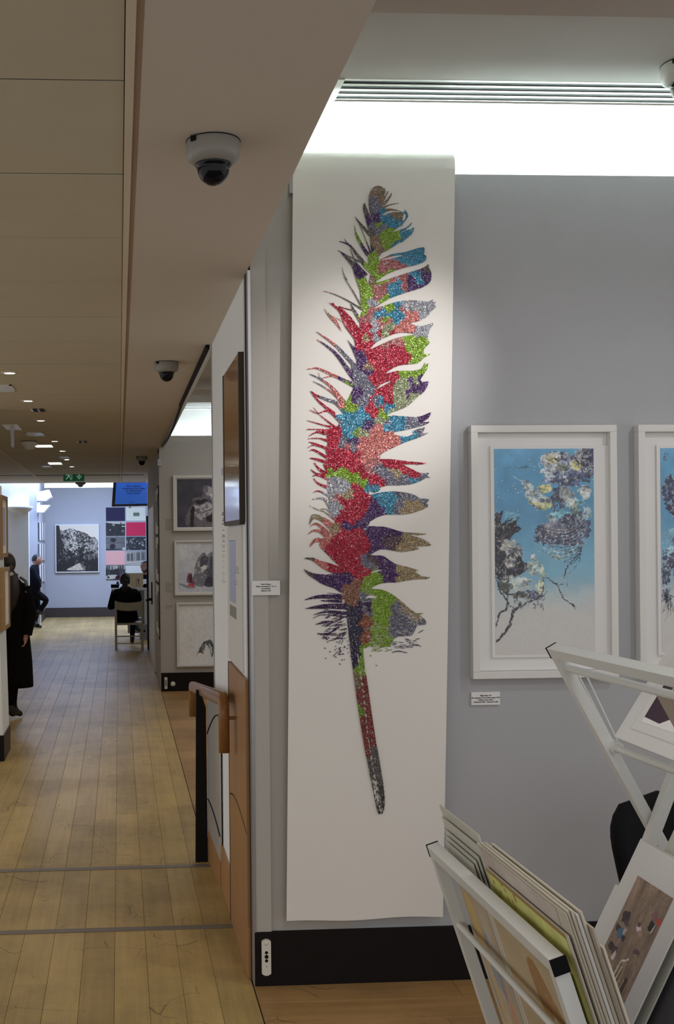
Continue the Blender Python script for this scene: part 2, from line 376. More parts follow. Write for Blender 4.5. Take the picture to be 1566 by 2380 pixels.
class Canvas:
    """small raster in its own units: size (w,h) px, scaled from source coordinates"""
    def __init__(s, w, h, col, x0=0, y0=0, k=1., seed=1):
        s.w, s.h, s.x0, s.y0, s.k = int(w), int(h), x0, y0, k
        s.a = np.empty((s.h, s.w, 3)); s.a[:] = col; s.al = np.zeros((s.h, s.w)); s.rg = np.random.default_rng(seed)
        s.yy, s.xx = np.mgrid[0:s.h, 0:s.w]+.5
    def t(s, pts): return (np.array(pts, float)-[s.x0, s.y0])*s.k
    def fbm(s, scale, octv=5, ax=1., ay=1., rough=.55):
        out = np.zeros((s.h, s.w)); amp = 1.; tot = 0
        for o in range(octv):
            c = scale/2**o
            if c < .6: break
            gw, gh = int(s.w/(c*ax))+3, int(s.h/(c*ay))+3; g = s.rg.random((gh, gw))
            fx, fy = s.xx/(c*ax), s.yy/(c*ay); ix, iy = fx.astype(int), fy.astype(int); tx, ty = fx-ix, fy-iy
            tx = tx*tx*(3-2*tx); ty = ty*ty*(3-2*ty)
            v = (g[iy, ix]*(1-tx)+g[iy, ix+1]*tx)*(1-ty)+(g[iy+1, ix]*(1-tx)+g[iy+1, ix+1]*tx)*ty
            out += v*amp; tot += amp; amp *= rough
        return out/tot
    def inside(s, P):
        m = np.zeros((s.h, s.w), np.float32)
        x0, y0 = np.floor(P.min(0)).astype(int)-1; x1, y1 = np.ceil(P.max(0)).astype(int)+1
        x0, y0, x1, y1 = max(x0, 0), max(y0, 0), min(x1, s.w), min(y1, s.h)
        if x1 <= x0 or y1 <= y0: return m
        acc = np.zeros((y1-y0, x1-x0), np.float32)
        for sx, sy in ((.25, .25), (.75, .25), (.25, .75), (.75, .75)):
            X = np.arange(x0, x1)+sx; Y = (np.arange(y0, y1)+sy)[:, None]; ins = np.zeros((y1-y0, x1-x0), bool)
            for (ax, ay), (bx, by) in zip(P, np.roll(P, -1, 0)):
                if ay == by: continue
                c = (ay > Y) != (by > Y)
                ins ^= c & (X < (bx-ax)*(Y-ay)/(by-ay)+ax)
            acc += ins
        m[y0:y1, x0:x1] = acc/4; return m
    def line(s, P, W):
        """mask of a polyline with width per point"""
        m = np.zeros((s.h, s.w), np.float32)
        for (a, b, wa, wb) in zip(P, P[1:], W, W[1:]):
            r = max(wa, wb)/2+1.5
            x0, y0 = max(int(min(a[0], b[0])-r), 0), max(int(min(a[1], b[1])-r), 0); x1, y1 = min(int(max(a[0], b[0])+r)+1, s.w), min(int(max(a[1], b[1])+r)+1, s.h)
            if x1 <= x0 or y1 <= y0: continue
            X = s.xx[y0:y1, x0:x1]; Y = s.yy[y0:y1, x0:x1]; d = b-a; L = d@d+1e-9
            t = np.clip(((X-a[0])*d[0]+(Y-a[1])*d[1])/L, 0, 1)
            ds = np.hypot(X-a[0]-t*d[0], Y-a[1]-t*d[1])
            m[y0:y1, x0:x1] = np.maximum(m[y0:y1, x0:x1], np.clip((wa+(wb-wa)*t)/2-ds+.5, 0, 1))
        return m
    def put(s, m, col, op=1.):
        m = np.clip(m*op, 0, 1); s.al = np.maximum(s.al, m)
        s.a += (np.array(col)-s.a)*m[..., None]
    def poly(s, pts, col, op=1., tex=None, k=3, cut=False):
        P = smooth_poly(s.t(pts), k) if k > 1 else s.t(pts); m = s.inside(P)
        if tex is not None: m = m*tex
        if cut: s.al *= 1-m
        else: s.put(m, col, op)
        return m
    def stroke(s, pts, w, col, op=1., cut=False, tex=None):
        P = smooth_poly(s.t(pts), 5, False); n = len(P)
        wk = np.array(w, float)*s.k if isinstance(w, (list, tuple)) else np.array([w, w], float)*s.k
        W = np.interp(np.linspace(0, 1, n), np.linspace(0, 1, len(wk)), wk); m = s.line(P, W)
        if tex is not None: m = m*tex
        if cut: s.al *= 1-m
        else: s.put(m, col, op)
    def ragged(s, c, rx, ry, col, op=1., amp=.35, n=22, rot=0., tex=None):
        a = np.linspace(0, 2*math.pi, n, endpoint=False); r = 1-amp*s.rg.random(n)
        x, y = np.cos(a)*rx*r, np.sin(a)*ry*r; cs, sn = math.cos(rot), math.sin(rot)
        return s.poly(np.stack([c[0]+x*cs-y*sn, c[1]+x*sn+y*cs], 1), col, op, tex, 2)
def _warp(s, amp, scale, grain=0.):
    dx, dy = (s.fbm(scale, 4, rough=.7)-.5)*2*amp, (s.fbm(scale, 4, rough=.7)-.5)*2*amp
    ix = np.clip((s.xx+dx).astype(int), 0, s.w-1); iy = np.clip((s.yy+dy).astype(int), 0, s.h-1)
    s.a = s.a[iy, ix]
    if grain: s.a = np.clip(s.a*(1+(s.fbm(5, 4, rough=.8)[..., None]-.5)*2*grain), 0, 1)
Canvas.warp = _warp
def tolin(a): return np.where(a <= .04045, a/12.92, ((a+.055)/1.055)**2.4)
def rgb(*c): return np.array(c, float)/255.

def art(name, cv, TL, TR, BL, BR, parent, m_='print_ink', wref=(190, 190, 190), masked=False, white=.8):
    """print with the canvas' colours; wref = how white paper looks there, so colours become albedo"""
    TL, TR, BL, BR = [np.array(p, float) for p in (TL, TR, BL, BR)]
    u = np.linspace(0, 1, cv.w+1)[None, :, None]; v = np.linspace(0, 1, cv.h+1)[:, None, None]
    co = (TL*(1-u)+TR*u)*(1-v)+(BL*(1-u)+BR*u)*v
    col = np.clip(tolin(np.clip(cv.a, 0, 1))/tolin(rgb(*wref))*white, 0.003, .92)
    idx = np.arange((cv.w+1)*(cv.h+1)).reshape(cv.h+1, cv.w+1)
    q = np.stack([idx[:-1, :-1], idx[1:, :-1], idx[1:, 1:], idx[:-1, 1:]], -1).reshape(-1, 4); fc = col.reshape(-1, 3)
    if masked:
        k = cv.al.reshape(-1) > .5; q = q[k]; fc = fc[k]
    used, inv = np.unique(q, return_inverse=True); q = inv.reshape(-1, 4); co = co.reshape(-1, 3)[used]
    me = bpy.data.meshes.new(name); n = len(q)
    me.vertices.add(len(co)); me.vertices.foreach_set('co', co.astype(np.float32).ravel())
    me.loops.add(n*4); me.loops.foreach_set('vertex_index', q.astype(np.int32).ravel())
    me.polygons.add(n); me.polygons.foreach_set('loop_start', np.arange(0, n*4, 4, dtype=np.int32))
    me.update(calc_edges=True)
    at = me.attributes.new('paint', 'FLOAT_COLOR', 'FACE')
    at.data.foreach_set('color', np.concatenate([fc, np.ones((n, 1))], 1).astype(np.float32).ravel())
    return link(name, me, m_, parent)

# ================================================================== SETTING
XC, ZC, YW = .537, 2.95, 4.60          # corridor face of the column, corridor ceiling, wall with the feather
YCE, YB = 6.36, 13.50                  # far end of the column, back wall of the side room
# ---- floor: a dark bed with single planks on it
fl = B(); fl.box(-4, 6, -2, 30, -.06, -.012); floor = fl.obj('floor', 'joint', kind='structure')
def plank(x0, x1, y0, y1, m_, z=0.):
    g = .0006; x0 += g; x1 -= g; y0 += g; y1 -= g; c = .001
    vs = [(x0, y0, -.012), (x1, y0, -.012), (x1, y1, -.012), (x0, y1, -.012), (x0, y0, z-c), (x1, y0, z-c), (x1, y1, z-c), (x0, y1, z-c),
          (x0+c, y0+c, z), (x1-c, y0+c, z), (x1-c, y1-c, z), (x0+c, y1-c, z)]
    fs = [(8, 9, 10, 11)]+[(4+i, 4+(i+1) % 4, 8+(i+1) % 4, 8+i) for i in range(4)]+[(i, (i+1) % 4, 4+(i+1) % 4, 4+i) for i in range(4)]
    me = bpy.data.meshes.new('plank'); me.from_pydata(vs, [], fs); me.update()
    link('plank', me, m_, floor)
PW = .1405; S1, S2 = 5.30, 6.29        # the two metal strips across the floor
rs = random.Random(3)
rows = [(-.037+PW*k, -.037+PW*(k+1)) for k in range(-21, 4)]
spare = B(); rows[-1] = (rows[-1][0], XC-.004)
for ri, (x0, x1) in enumerate(rows):
    for (ya, yb, lo, hi) in ((2.6, S1-.024, .8, 1.9), (S1+.024, S2-.026, 2, 3), (S2+.026, YCE, 1, 2), (YCE, 22.1, 1.7, 4.0), (22.1, 26.6, 3, 5)):
        y = ya
        while y < yb-.02:
            y1 = min(yb, y+rs.uniform(lo, hi)*(rs.uniform(.3, 1) if y == ya else 1))
            if yb-y1 < .35: y1 = yb
            if VPX+(x1)*FL/y1 > -60: plank(x0, .488 if (y1 > YCE+.02 and x1 > .5) else x1, y, y1, 'floor_wood')
            else: spare.box(x0+.0006, x1-.0006, y+.0006, y1-.0006, -.012, 0)
            y = y1
spare.obj('plank', 'floor_wood', floor, kind='stuff')   # boards outside the frame, joined
for k in range(10):                    # bay floor, boards running across
    y0 = 2.75+k*.185; y1 = min(y0+.185, YW+.02); x = XC
    while x < 4.6:
        x1 = x+rs.uniform(1.0, 2.2)*(.6 if x < .6 else 1); plank(x, x1, y0, y1, 'floor_wood_side'); x = x1
for k in range(26):                    # side room floor
    y0 = YCE-.02+k*.277; y1 = min(y0+.277, YB)
    if y0 >= YB: break
    x = XC+.004 if k < 2 else XC-.045
    plank(x, x+rs.uniform(1.1, 2.4), y0, y1, 'floor_wood_side')
for yy, h in ((S1, .024), (S2, .026)):
    B().box(-2.9, XC-.002, yy-h, yy+h, -.01, .0035, .001).obj('floor_strip', 'metal_strip', floor)

# ---- walls round the column and the bay
def wall(name, m_, *boxes):
    b = B()
    for q in boxes: b.box(*q)
    return b.obj(name, m_, kind='structure')
ZL = PY(1300, 407, YW).z               # top of the feather wall, lip of the light cove
wall('wall_back', 'wall_grey', (.95, 5.2, YW, YW+.14, 0, ZL))
wall('wall_back_left', 'wall_white', (XC+.075, .95, YW, YW+.14, 0, ZL))
wall('wall_pilaster', 'wall_white', (XC+.012, XC+.075, YW-.012, YW+.14, 0, ZL))
wall('wall_column', 'white_brightened', (XC, XC+.14, YW+.14, YCE, 0, ZC+.02), (XC+.14, 5.2, YCE-.1, YCE, 0, 3.4))
wall('wall_cove', 'white_paint', (XC-.2, 5.2, 5.12, 5.2, 3.2, 3.95), (XC-.2, 5.2, YW+.14, 5.12, 3.18, 3.24), (XC-.2, 5.2, 4.56, 5.12, 3.9, 3.95), (XC-.24, XC-.2, 4.0, 5.2, 3.0, 3.95))
b = B(); b.box(XC, XC+.012, YW-.016, YW+.10, 0, ZC); b.obj('trim_1', 'metal_grey', kind='structure')
b = B(); b.box(XC-.004, XC, YW+.05, YW+.062, 0, ZC); b.obj('trim_2', 'skirting_brown', kind='structure')
b = B(); b.box(XC-.006, XC+.004, YCE-.012, YCE+.004, .2, ZC); b.obj('trim_3', 'metal_grey', kind='structure')
ZB = .222
bb = B(); bb.box(XC+.004, 5.2, YW-.02, YW, 0, ZB, .004); bb.obj('baseboard_right', 'skirting_dark', kind='structure')
bb = B(); bb.box(XC-.014, XC, YW+.06, YCE-.3, 0, .215, .003); bb.obj('baseboard_column', 'panel_wood', kind='structure')

# ---- ceilings
def tri_soffit():
    b = B(); b.box(.062, XC, -1, 22.1, ZC, ZC+.10); b.box(XC-.02, XC, -1, 4.65, ZC+.1, 3.75); b.box(XC-.02, XC, 13.5, 22.1, ZC+.1, 3.2)
    return b.obj('ceiling_soffit', 'soffit', kind='structure')
tri_soffit()
ce = B(); ce.box(-3.2, .06, -1, 22.1, ZC+.004, ZC+.1); ceil = ce.obj('ceiling', 'black', kind='structure')
edges = [2.6463-.714*k for k in range(5, 0, -1)]+[PZ(150, y, ZC).y for y in (187, 405, 552, 655, 737, 793, 846, 884, 917, 945, 968, 985, 1003)]
edges = [e*1. for e in edges]
while edges[-1] < 21.6: edges.append(edges[-1]+.74)
edges[-1] = 22.09
rs2 = random.Random(5)
for y0, y1 in zip(edges, edges[1:]):
    dz = rs2.uniform(-.0015, .0015)
    B().box(-1.43, .0215, y0+.0045, y1-.0045, ZC+dz, ZC+.003).obj('ceiling_tile', 'tile', ceil)
B().box(-3.2, -1.47, -1, 22.09, ZC+.001, ZC+.0035).obj('ceiling_panel', 'soffit', ceil)
B().box(-1.47, -1.43, -1, 22.09, ZC-.006, ZC+.03).obj('ceiling_trim', 'trim_tan', ceil)
B().box(.024, .046, -1, 22.09, ZC-.004, ZC+.03).obj('trim_4', 'trim_tan', kind='structure')
B().box(.046, .0625, -1, 22.09, ZC-.0005, ZC+.03).obj('trim_5', 'trim_brown', kind='structure')
yt = PZ(150, 1104, ZC).y
B().box(-2.2, .44, yt, yt+.13, ZC-.004, ZC+.002).obj('trim_6', 'black', kind='structure')
# bay ceiling: a nearer beam, the flat part, the linear vent at its edge
ZBAY = 3.60
yb1 = PZ(1200, 35, 3.50).y; yv0 = PZ(1200, 188, ZBAY).y; yv1 = PZ(1200, 238, ZBAY).y
b = B(); b.box(XC, 5.2, -1, yb1, 3.50, 3.7); b.obj('ceiling_beam', 'ceiling_paint', kind='structure')
b = B(); b.box(XC, 5.2, yb1, yv0, ZBAY, ZBAY+.08); b.obj('ceiling_bay', 'bay_ceiling', kind='structure')
vent = thing('linear_vent', 'long white linear ceiling vent with dark slots over the feather wall', 'vent', (2.4, (yv0+yv1)/2, ZBAY))
B().box(XC, 4.6, yv0, yv1, ZBAY+.002, ZBAY+.08).obj('backing', 'black', vent)
xs = PZ(790, 206, ZBAY).x
pitch = (yv1-yv0)/9.
for i in range(5):
    y0 = yv0+i*2.06*pitch
    B().box(xs-.01, 4.6, y0, y0+pitch*.76, ZBAY-.001, ZBAY+.0015).obj('slat', 'white_gloss', vent)
B().box(XC, xs, yv0, yv1, ZBAY-.005, ZBAY+.03).obj('end_plate', 'white_gloss', vent)
B().box(XC, 4.6, yv1-.002, yv1+.004, ZBAY-.006, ZBAY+.3).obj('trim_7', 'white_paint', kind='structure')
# cove lamps: fluorescent tubes lying behind the lip of the wall
for x0 in (XC+.05,):
    t = thing('cove_lamp', 'long fluorescent tube hidden in the light cove above the feather wall', 'lamp', (x0+2.2, YW+.3, 3.24))
    B().box(x0, x0+4.5, YW+.26, YW+.34, 3.24, 3.27, .003).obj('batten', 'white_paint', t)
    B().cyl((x0+.03, YW+.3, 3.288), (x0+4.47, YW+.3, 3.288), .015, n=12).obj('tube', 'tube_on', t)

# ---- side room behind the column
wall('wall_side_room', 'wall_white', (.49, 5.2, YB, YB+.1, 0, 3.085), (.49, .54, YB+.1, 18.7, 0, ZC+.05))
wall('wall_side_room_right', 'wall_white', (3.4, 3.5, YCE, YB, 0, 3.6))
wall('wall_side_room_cove', 'white_paint', (.49, 3.5, YB+.5, YB+.55, 2.95, 3.6), (.49, 3.5, YB+.1, YB+.5, 2.9, 2.95))
b = B(); b.box(.535, 3.5, YCE, 12.75, 3.40, 3.5); b.box(.535, 3.5, YB+.02, YB+.55, 3.6, 3.65); b.box(.535, 3.5, 10.9, 11.3, 3.3, 3.4); b.obj('ceiling_side_room', 'bay_ceiling', kind='structure')
b = B(); b.box(XC-.02, XC, YCE, YB, ZC+.1, 3.42); b.obj('trim_8', 'bay_ceiling', kind='structure')
v2 = thing('linear_vent', 'short stretch of ceiling vent glimpsed through the opening beside the column', 'vent', (1.5, 13.0, 3.40))
B().box(.535, 3.5, 12.75, YB+.02, 3.43, 3.5).obj('backing', 'dark_grey', v2)
for i in range(5): B().box(.535, 3.5, 12.75+i*.157, 12.75+i*.157+.105, 3.394, 3.43).obj('slat', 'white_gloss', v2)
t = thing('cove_lamp', 'fluorescent tube hidden in the cove of the side room', 'lamp', (1.8, YB+.3, 2.95))
B().box(.7, 3.2, YB+.26, YB+.34, 2.95, 2.98).obj('batten', 'white_paint', t); B().cyl((.72, YB+.3, 3.0), (3.18, YB+.3, 3.0), .016, n=12).obj('tube', 'tube_soft', t)
bb = B(); bb.box(.49, 3.4, YB-.02, YB, 0, .222, .004); bb.obj('baseboard_side_room', 'skirting_dark', kind='structure')
b = B(); b.box(.487, .4905, YB-.006, YB+.004, .2, 2.75); b.obj('trim_9', 'metal_grey', kind='structure')
b = B(); b.box(.47, .52, YB-.05, YB, 2.72, 2.80); b.obj('trim_10', 'metal_grey', kind='structure')
# shutter track along the soffit edge over the opening, with a sagging cable
tr = thing('ceiling_track', 'dark ceiling track along the opening with a sagging black cable', 'track', (XC, 8, ZC-.03))
B().box(XC-.035, XC-.012, YCE, 9.2, ZC-.022, ZC+.0).obj('rail', 'black', tr)
B().box(XC-.012, XC+.01, YCE, YB-.1, ZC-.03, ZC+.0).obj('edge_strip', 'white_gloss', tr)
B().tube([(XC-.02, 9.1+4.2*t, ZC-.012-.05*math.sin(math.pi*t)) for t in [i/12 for i in range(13)]], .012, 8).obj('cable', 'black', tr)

# ---- left pier with a pipe on it, tilting a touch like the real board
xl = -.98
b = B(); b.prism([(xl, 9.41, 0), (xl-1.2, 9.41, 0), (xl-1.2, 9.41, 2.32), (xl-.052, 9.41, 2.32)], (0, .53, 0)); b.obj('wall_left', 'white_brightened', kind='structure')
b = B(); b.box(xl-1.2, xl+.006, 9.398, 9.41, 0, .215); b.obj('baseboard_left', 'skirting_dark', kind='structure')
b = B(); b.box(xl, xl+.006, 9.41, 9.94, 0, .215); b.obj('baseboard_left_side', 'skirting_brown', kind='structure')
pp = thing('column_pipe', 'white upright pipe with a collar rising to the ceiling at the left edge', 'pipe', (xl-.1, 9.55, 2.32))
B().tube([(xl-.1, 9.55, 2.32), (xl-.125, 9.55, ZC+.02)], [.062, .056], 20).obj('pipe', 'white_gloss', pp)
B().tube([(xl-.1, 9.55, 2.415), (xl-.102, 9.55, 2.485)], .075, 20).obj('collar', 'white_gloss', pp)
wall('wall_left_far', 'wall_white', (-3.2, -3.1, 9.4, 22.1, 0, ZC+.05))

# ---- far gallery
YF = 26.55
wall('wall_far', 'wall_grey', (-3.2, 3.5, YF, YF+.1, 0, 3.06))
wall('wall_far_cove', 'white_paint', (-3.2, 3.5, YF+.5, YF+.55, 2.9, 3.7), (-3.2, 3.5, YF+.1, YF+.5, 2.85, 2.9))
wall('wall_far_left', 'wall_grey', (-2.0, -1.75, 24.2, YF, 0, 3.5))
wall('wall_far_pier', 'white_brightened', (-3.2, -1.84, 22.9, 23.08, 0, 3.5), (-3.2, -2.0, 23.08, 24.2, 0, 3.5))
wall('wall_far_right', 'wall_white', (3.4, 3.5, 18.7, YF, 0, 3.5))
b = B(); b.box(-3.2, 3.5, 22.1, YF-.3, 3.45, 3.55); b.box(-3.2, 3.5, YF-.3, YF+.55, 3.7, 3.75); b.box(-3.2, 3.5, 22.05, 22.1, ZC, 3.5); b.obj('ceiling_far', 'bay_ceiling', kind='structure')
bb = B(); bb.box(-1.75, 3.4, YF-.02, YF, 0, .225); bb.obj('baseboard_far', 'skirting_brown', kind='structure')
bb = B(); bb.prism([(-1.75, YF-.02, 0), (-1.75, YF-.02, .225), (-1.75, 24.9, .225), (-1.75, 24.6, 0)], (.016, 0, 0)); bb.obj('baseboard_far_left', 'skirting_brown', kind='structure')
t = thing('cove_lamp', 'fluorescent tube hidden in the cove above the far gallery wall', 'lamp', (0, YF+.3, 2.9))
B().box(-2.8, 2.8, YF+.26, YF+.34, 2.9, 2.93).obj('batten', 'white_paint', t); B().cyl((-2.78, YF+.3, 2.95), (2.78, YF+.3, 2.95), .016, n=12).obj('tube', 'tube_soft', t)
# jamb and dark door edge on the right where the corridor ends
wall('trim_11', 'metal_grey', (.475, .535, 18.5, 18.7, 0, 2.66))
wall('trim_12', 'black', (.452, .475, 18.56, 18.64, 0, 2.22))
wall('wall_corridor_end', 'wall_white', (.49, 3.5, 18.7, 18.8, 0, ZC+.05))
dr = B(); dr.box(.468, .49, 15.3, 17.9, .02, 2.3, .003); door = dr.obj('door_1', 'white_paint', kind='structure')
h = B(); h.box(.452, .468, 16.0, 16.12, .90, 1.22, .004); h.tube([(.452, 16.06, .97), (.40, 16.06, .97), (.39, 15.92, .965)], .02, 10); h.obj('door_handle', 'black', door)

# ================================================================== FEATHER SCROLL
YS = 4.548
def SC(px, py): return PY(px, py, YS)
def Z4(x, y): return ((80+x/4.96)*4.121, (1050+y/4.96)*4.121)
scroll = thing('paper_scroll', 'tall white paper scroll with a glittering multicoloured feather print on the back wall', 'scroll', (1.0, YS, SC(850, 2140).z))
# the sheet: straight edges, top rolled back over the lip of the wall
bl, br_, tl, tr_ = SC(666, 2143), SC(1030, 2131), SC(681, 392), SC(1058, 392)
bm_ = B(); NU, NV = 14, 40; g = []
for j in range(NV+1):
    v = j/NV; row = []
    for i in range(NU+1):
        u = i/NU; p = (bl*(1-u)+br_*u)*(1-v)+(tl*(1-u)+tr_*u)*v
        p.y += .003+.0025*math.sin(v*7+u*2)*(1-v); p.z += .004*math.sin(u*9+1)*(v == 0)
        row.append(bm_.bm.verts.new(p))
    g.append(row)
R_ = .055; top = SC(850, 346).z; z0 = tl.z
for j in range(1, 11):
    a = j/10*math.pi*.95; row = []
    for i in range(NU+1):
        u = i/NU; p = tl*(1-u)+tr_*u; hz = max(top-R_-z0, .005)
        p.z = z0+hz+R_*math.sin(a); p.y += .003+R_*(1-math.cos(a)); row.append(bm_.bm.verts.new(p))
    g.append(row)
for j, (a, b) in enumerate(zip(g, g[1:])):
    for i in range(NU): f = bm_.bm.faces.new((a[i], a[i+1], b[i+1], b[i])); f.smooth = j >= NV
o = bm_.obj('paper', 'paper', scroll); solid(o, .0008, 0)
cl = B(); q = PY(675, 425, YW-.02); cl.box(q.x-.008, q.x+.008, YS+.006, YW, q.z-.05, q.z+.07, .001); cl.obj('clip', 'metal_grey', scroll)

cv = Canvas(320*1.0, 1480, rgb(200, 195, 190), (700-680)*4.121, (425-400)*4.121, 1/4.121, 11)
W1 = (1, 1, 1)
def S(w, *p): cv.stroke(p, w, W1)
def P(*p, k=3): cv.poly(p, W1, k=k)
# tip and upper shaft
P((724,260),(732,215),(755,165),(790,137),(830,133),(880,158),(888,182),(872,235),(880,255),(855,345),(875,350),(930,350),(990,360),(1040,380),(1080,385),(1094,425),(1072,468),(1042,495),(1090,545),(1150,560),(1125,610),(1060,645),(1000,690),(900,755),(822,812),(800,1045),(760,1290),(670,1310),(640,1130),(600,1020),(640,1000),(720,1080),(742,930),(715,820),(755,805),(740,700),(735,600),(706,495),(770,490),(745,420),(728,340), k=2)
P((668,345),(686,296),(700,330),(730,400),(765,490),(740,500),(706,495),(690,430))
S([6,14,30],(912,186),(890,225),(850,290)); S([8,18,30],(944,205),(925,245),(870,310)); S([4,12,20],(1012,299),(920,318),(850,355)); S([10,18,22],(1068,365),(1094,420),(1045,490))
S([8,12,14,30],(1136,492),(1110,520),(1070,540),(990,575)); S([14,44,70],(1155,538),(1120,580),(1030,640))
cv.poly([(850,415),(890,385),(960,370),(1030,384),(960,382),(890,405)],W1,cut=True); cv.poly([(960,575),(1010,530),(1090,500),(1122,497),(1085,530),(1010,560)],W1,cut=True)
cv.poly([(1050,440),(1066,395),(1084,420),(1060,470)],W1,cut=True); cv.poly([(1035,578),(1080,556),(1110,540),(1100,556)],W1,cut=True)
# fine barbs of the upper left
S([4,20,34],(595,432),(640,490),(735,600)); S([3,9,14],(625,475),(660,560),(700,660),(755,805))
P((588,485),(602,560),(640,640),(700,740),(755,805),(715,812),(680,770),(625,670),(594,590))
S([5,20,40,50],(445,665),(540,700),(620,800),(700,900),(742,940)); S([3,9],(490,640),(545,710)); S([5,9,14],(428,750),(520,800),(640,860))
P((455,770),(520,810),(570,850),(640,920),(690,1000),(715,1078),(640,1045),(595,1000),(560,900))
S([5,14,26],(550,740),(600,860),(700,980)); S([4,8,16],(470,915),(500,1020),(580,1150),(672,1312)); S([3,7],(480,960),(520,1040)); S([4,10,16],(292,1138),(420,1180),(540,1240),(662,1315))
P((280,1195),(340,1245),(385,1255),(362,1195),(402,1275),(480,1318),(560,1395),(640,1500),(655,1450),(690,1480),(690,1600),(640,1700),(605,1690),(585,1600),(500,1480),(468,1400),(440,1335),(380,1280))
S([12,10,12],(440,1290),(520,1312),(600,1330)); S([8,22,40],(555,1265),(590,1335),(660,1440))
P((300,1305),(350,1360),(425,1430),(475,1540),(560,1650),(640,1720),(705,1850),(700,1950),(620,1820),(540,1640),(430,1480),(345,1385))
S([4,8],(345,1370),(430,1405),(520,1460)); S([5,26,44],(228,1530),(330,1600),(430,1680),(560,1820),(640,1920)); S([5,30,66],(232,1605),(330,1670),(430,1760),(570,1950),(640,2020))
S([8,24,34],(142,1888),(230,1878),(330,1920),(470,1985),(590,2050)); S([7,20,44],(165,1935),(260,1980),(370,2060),(505,2225)); S([4,8,9],(250,1920),(265,1975),(340,1960),(420,1965),(560,2010)); S([5,14,30],(195,2005),(300,2060),(420,2150),(515,2285))
S([8,28,40],(172,2098),(230,2140),(330,2180),(420,2215),(515,2320)); S([8,18,34],(172,2098),(225,2170),(300,2240),(390,2310)); S([5,12,24],(165,2280),(240,2310),(340,2290),(450,2390)); S([4,8],(195,2250),(245,2315)); S([5,14,30],(250,2320),(350,2400),(480,2500))
S([5,12,22],(140,2380),(280,2420),(400,2450)); S([5,12,40],(135,2465),(240,2465),(340,2480)); S([4,18,30],(155,2530),(230,2490),(310,2505)); S([5,10,30],(148,2555),(250,2550),(350,2580)); S([6,20,26],(155,2585),(230,2610),(330,2650)); S([4,10,18],(145,2640),(200,2615),(270,2630))
S([6,18,30],(165,2670),(210,2665),(350,2750)); S([5,20,34],(165,2740),(220,2750),(330,2780)); S([6,24,40],(205,2785),(260,2850),(350,2910)); S([6,18,30],(175,2850),(230,2890),(340,2910)); S([5,18,30],(190,2910),(250,2905),(340,2940)); S([6,16,30],(200,2935),(240,2980),(330,3020))
S([4,12,20],(195,3070),(250,3055),(340,3100)); S([6,18,34],(190,3135),(240,3125),(310,3140),(380,3260)); S([4,8,14],(160,3195),(230,3230),(310,3260),(415,3345)); S([4,10,18],(250,3235),(320,3230),(410,3310))
S([6,34,80],(160,3375),(200,3310),(290,3330),(400,3420)); S([5,22,40],(165,3395),(230,3370),(340,3460)); S([5,9,9],(162,3350),(190,3285),(260,3290)); S([6,26,60],(150,3465),(200,3435),(280,3450),(370,3540)); S([8,34,60],(165,3585),(220,3525),(310,3540))
P((105,3700),(185,3690),(260,3720),(380,3755),(470,3800),(445,3885),(390,3850),(290,3800),(190,3725))
P((105,3803),(190,3840),(310,3855),(380,3850),(440,3870),(520,3880),(500,4040),(400,3990),(290,3950),(210,3900),(150,3860))
S([4,34,50],(115,4097),(250,4068),(470,4070)); S([4,10],(330,4030),(470,4048)); S([6,22,30],(270,4105),(460,4112)); S([4,44,60],(120,4182),(300,4160),(510,4160)); S([4,22,30],(200,4240),(330,4210),(515,4225)); S([4,12],(195,4272),(290,4240),(515,4262)); S([4,24,6],(220,4333),(300,4312),(380,4300))
rg = np.random.default_rng(4)
for i in range(70):
    y = rg.uniform(4190, 4480); x = 515-rg.random()**1.5*180; L = rg.uniform(15, 80); S([3,8,3],(x-L,y+rg.uniform(4,26)),(x-L/2,y+rg.uniform(-3,12)),(x,y))
S([10,18,12],(240,4420),(330,4425),(440,4355)); S([6,14,6],(290,4440),(330,4480))
for i in range(60):
    x, y = rg.normal(470,55), rg.normal(4560,70); S([5,8,4],(x,y),(x+rg.uniform(-14,14),y+rg.uniform(-10,18)))
for x, y in ((303,4558),(352,4592),(310,4655),(445,4710),(795,4722),(740,4630)): S([9,7],(x,y),(x+10,y+5))
# body
P((640,1130),(672,1310),(655,1400),(650,1500),(600,1660),(640,1760),(700,1900),(640,1960),(560,1830),(570,1990),(590,2050),(505,2225),(515,2310),(400,2330),(450,2400),(390,2450),(320,2470),(335,2600),(310,2650),(335,2760),(290,2800),(330,2900),(335,3060),(360,3200),(415,3330),(350,3400),(380,3520),(250,3560),(310,3640),(390,3725),(465,3800),(440,3880),(500,3970),(490,4080),(520,4150),(640,4150),(700,3990),(700,3300),(790,2750),(900,2330),(740,1690),(780,1300),(720,1080), k=2)
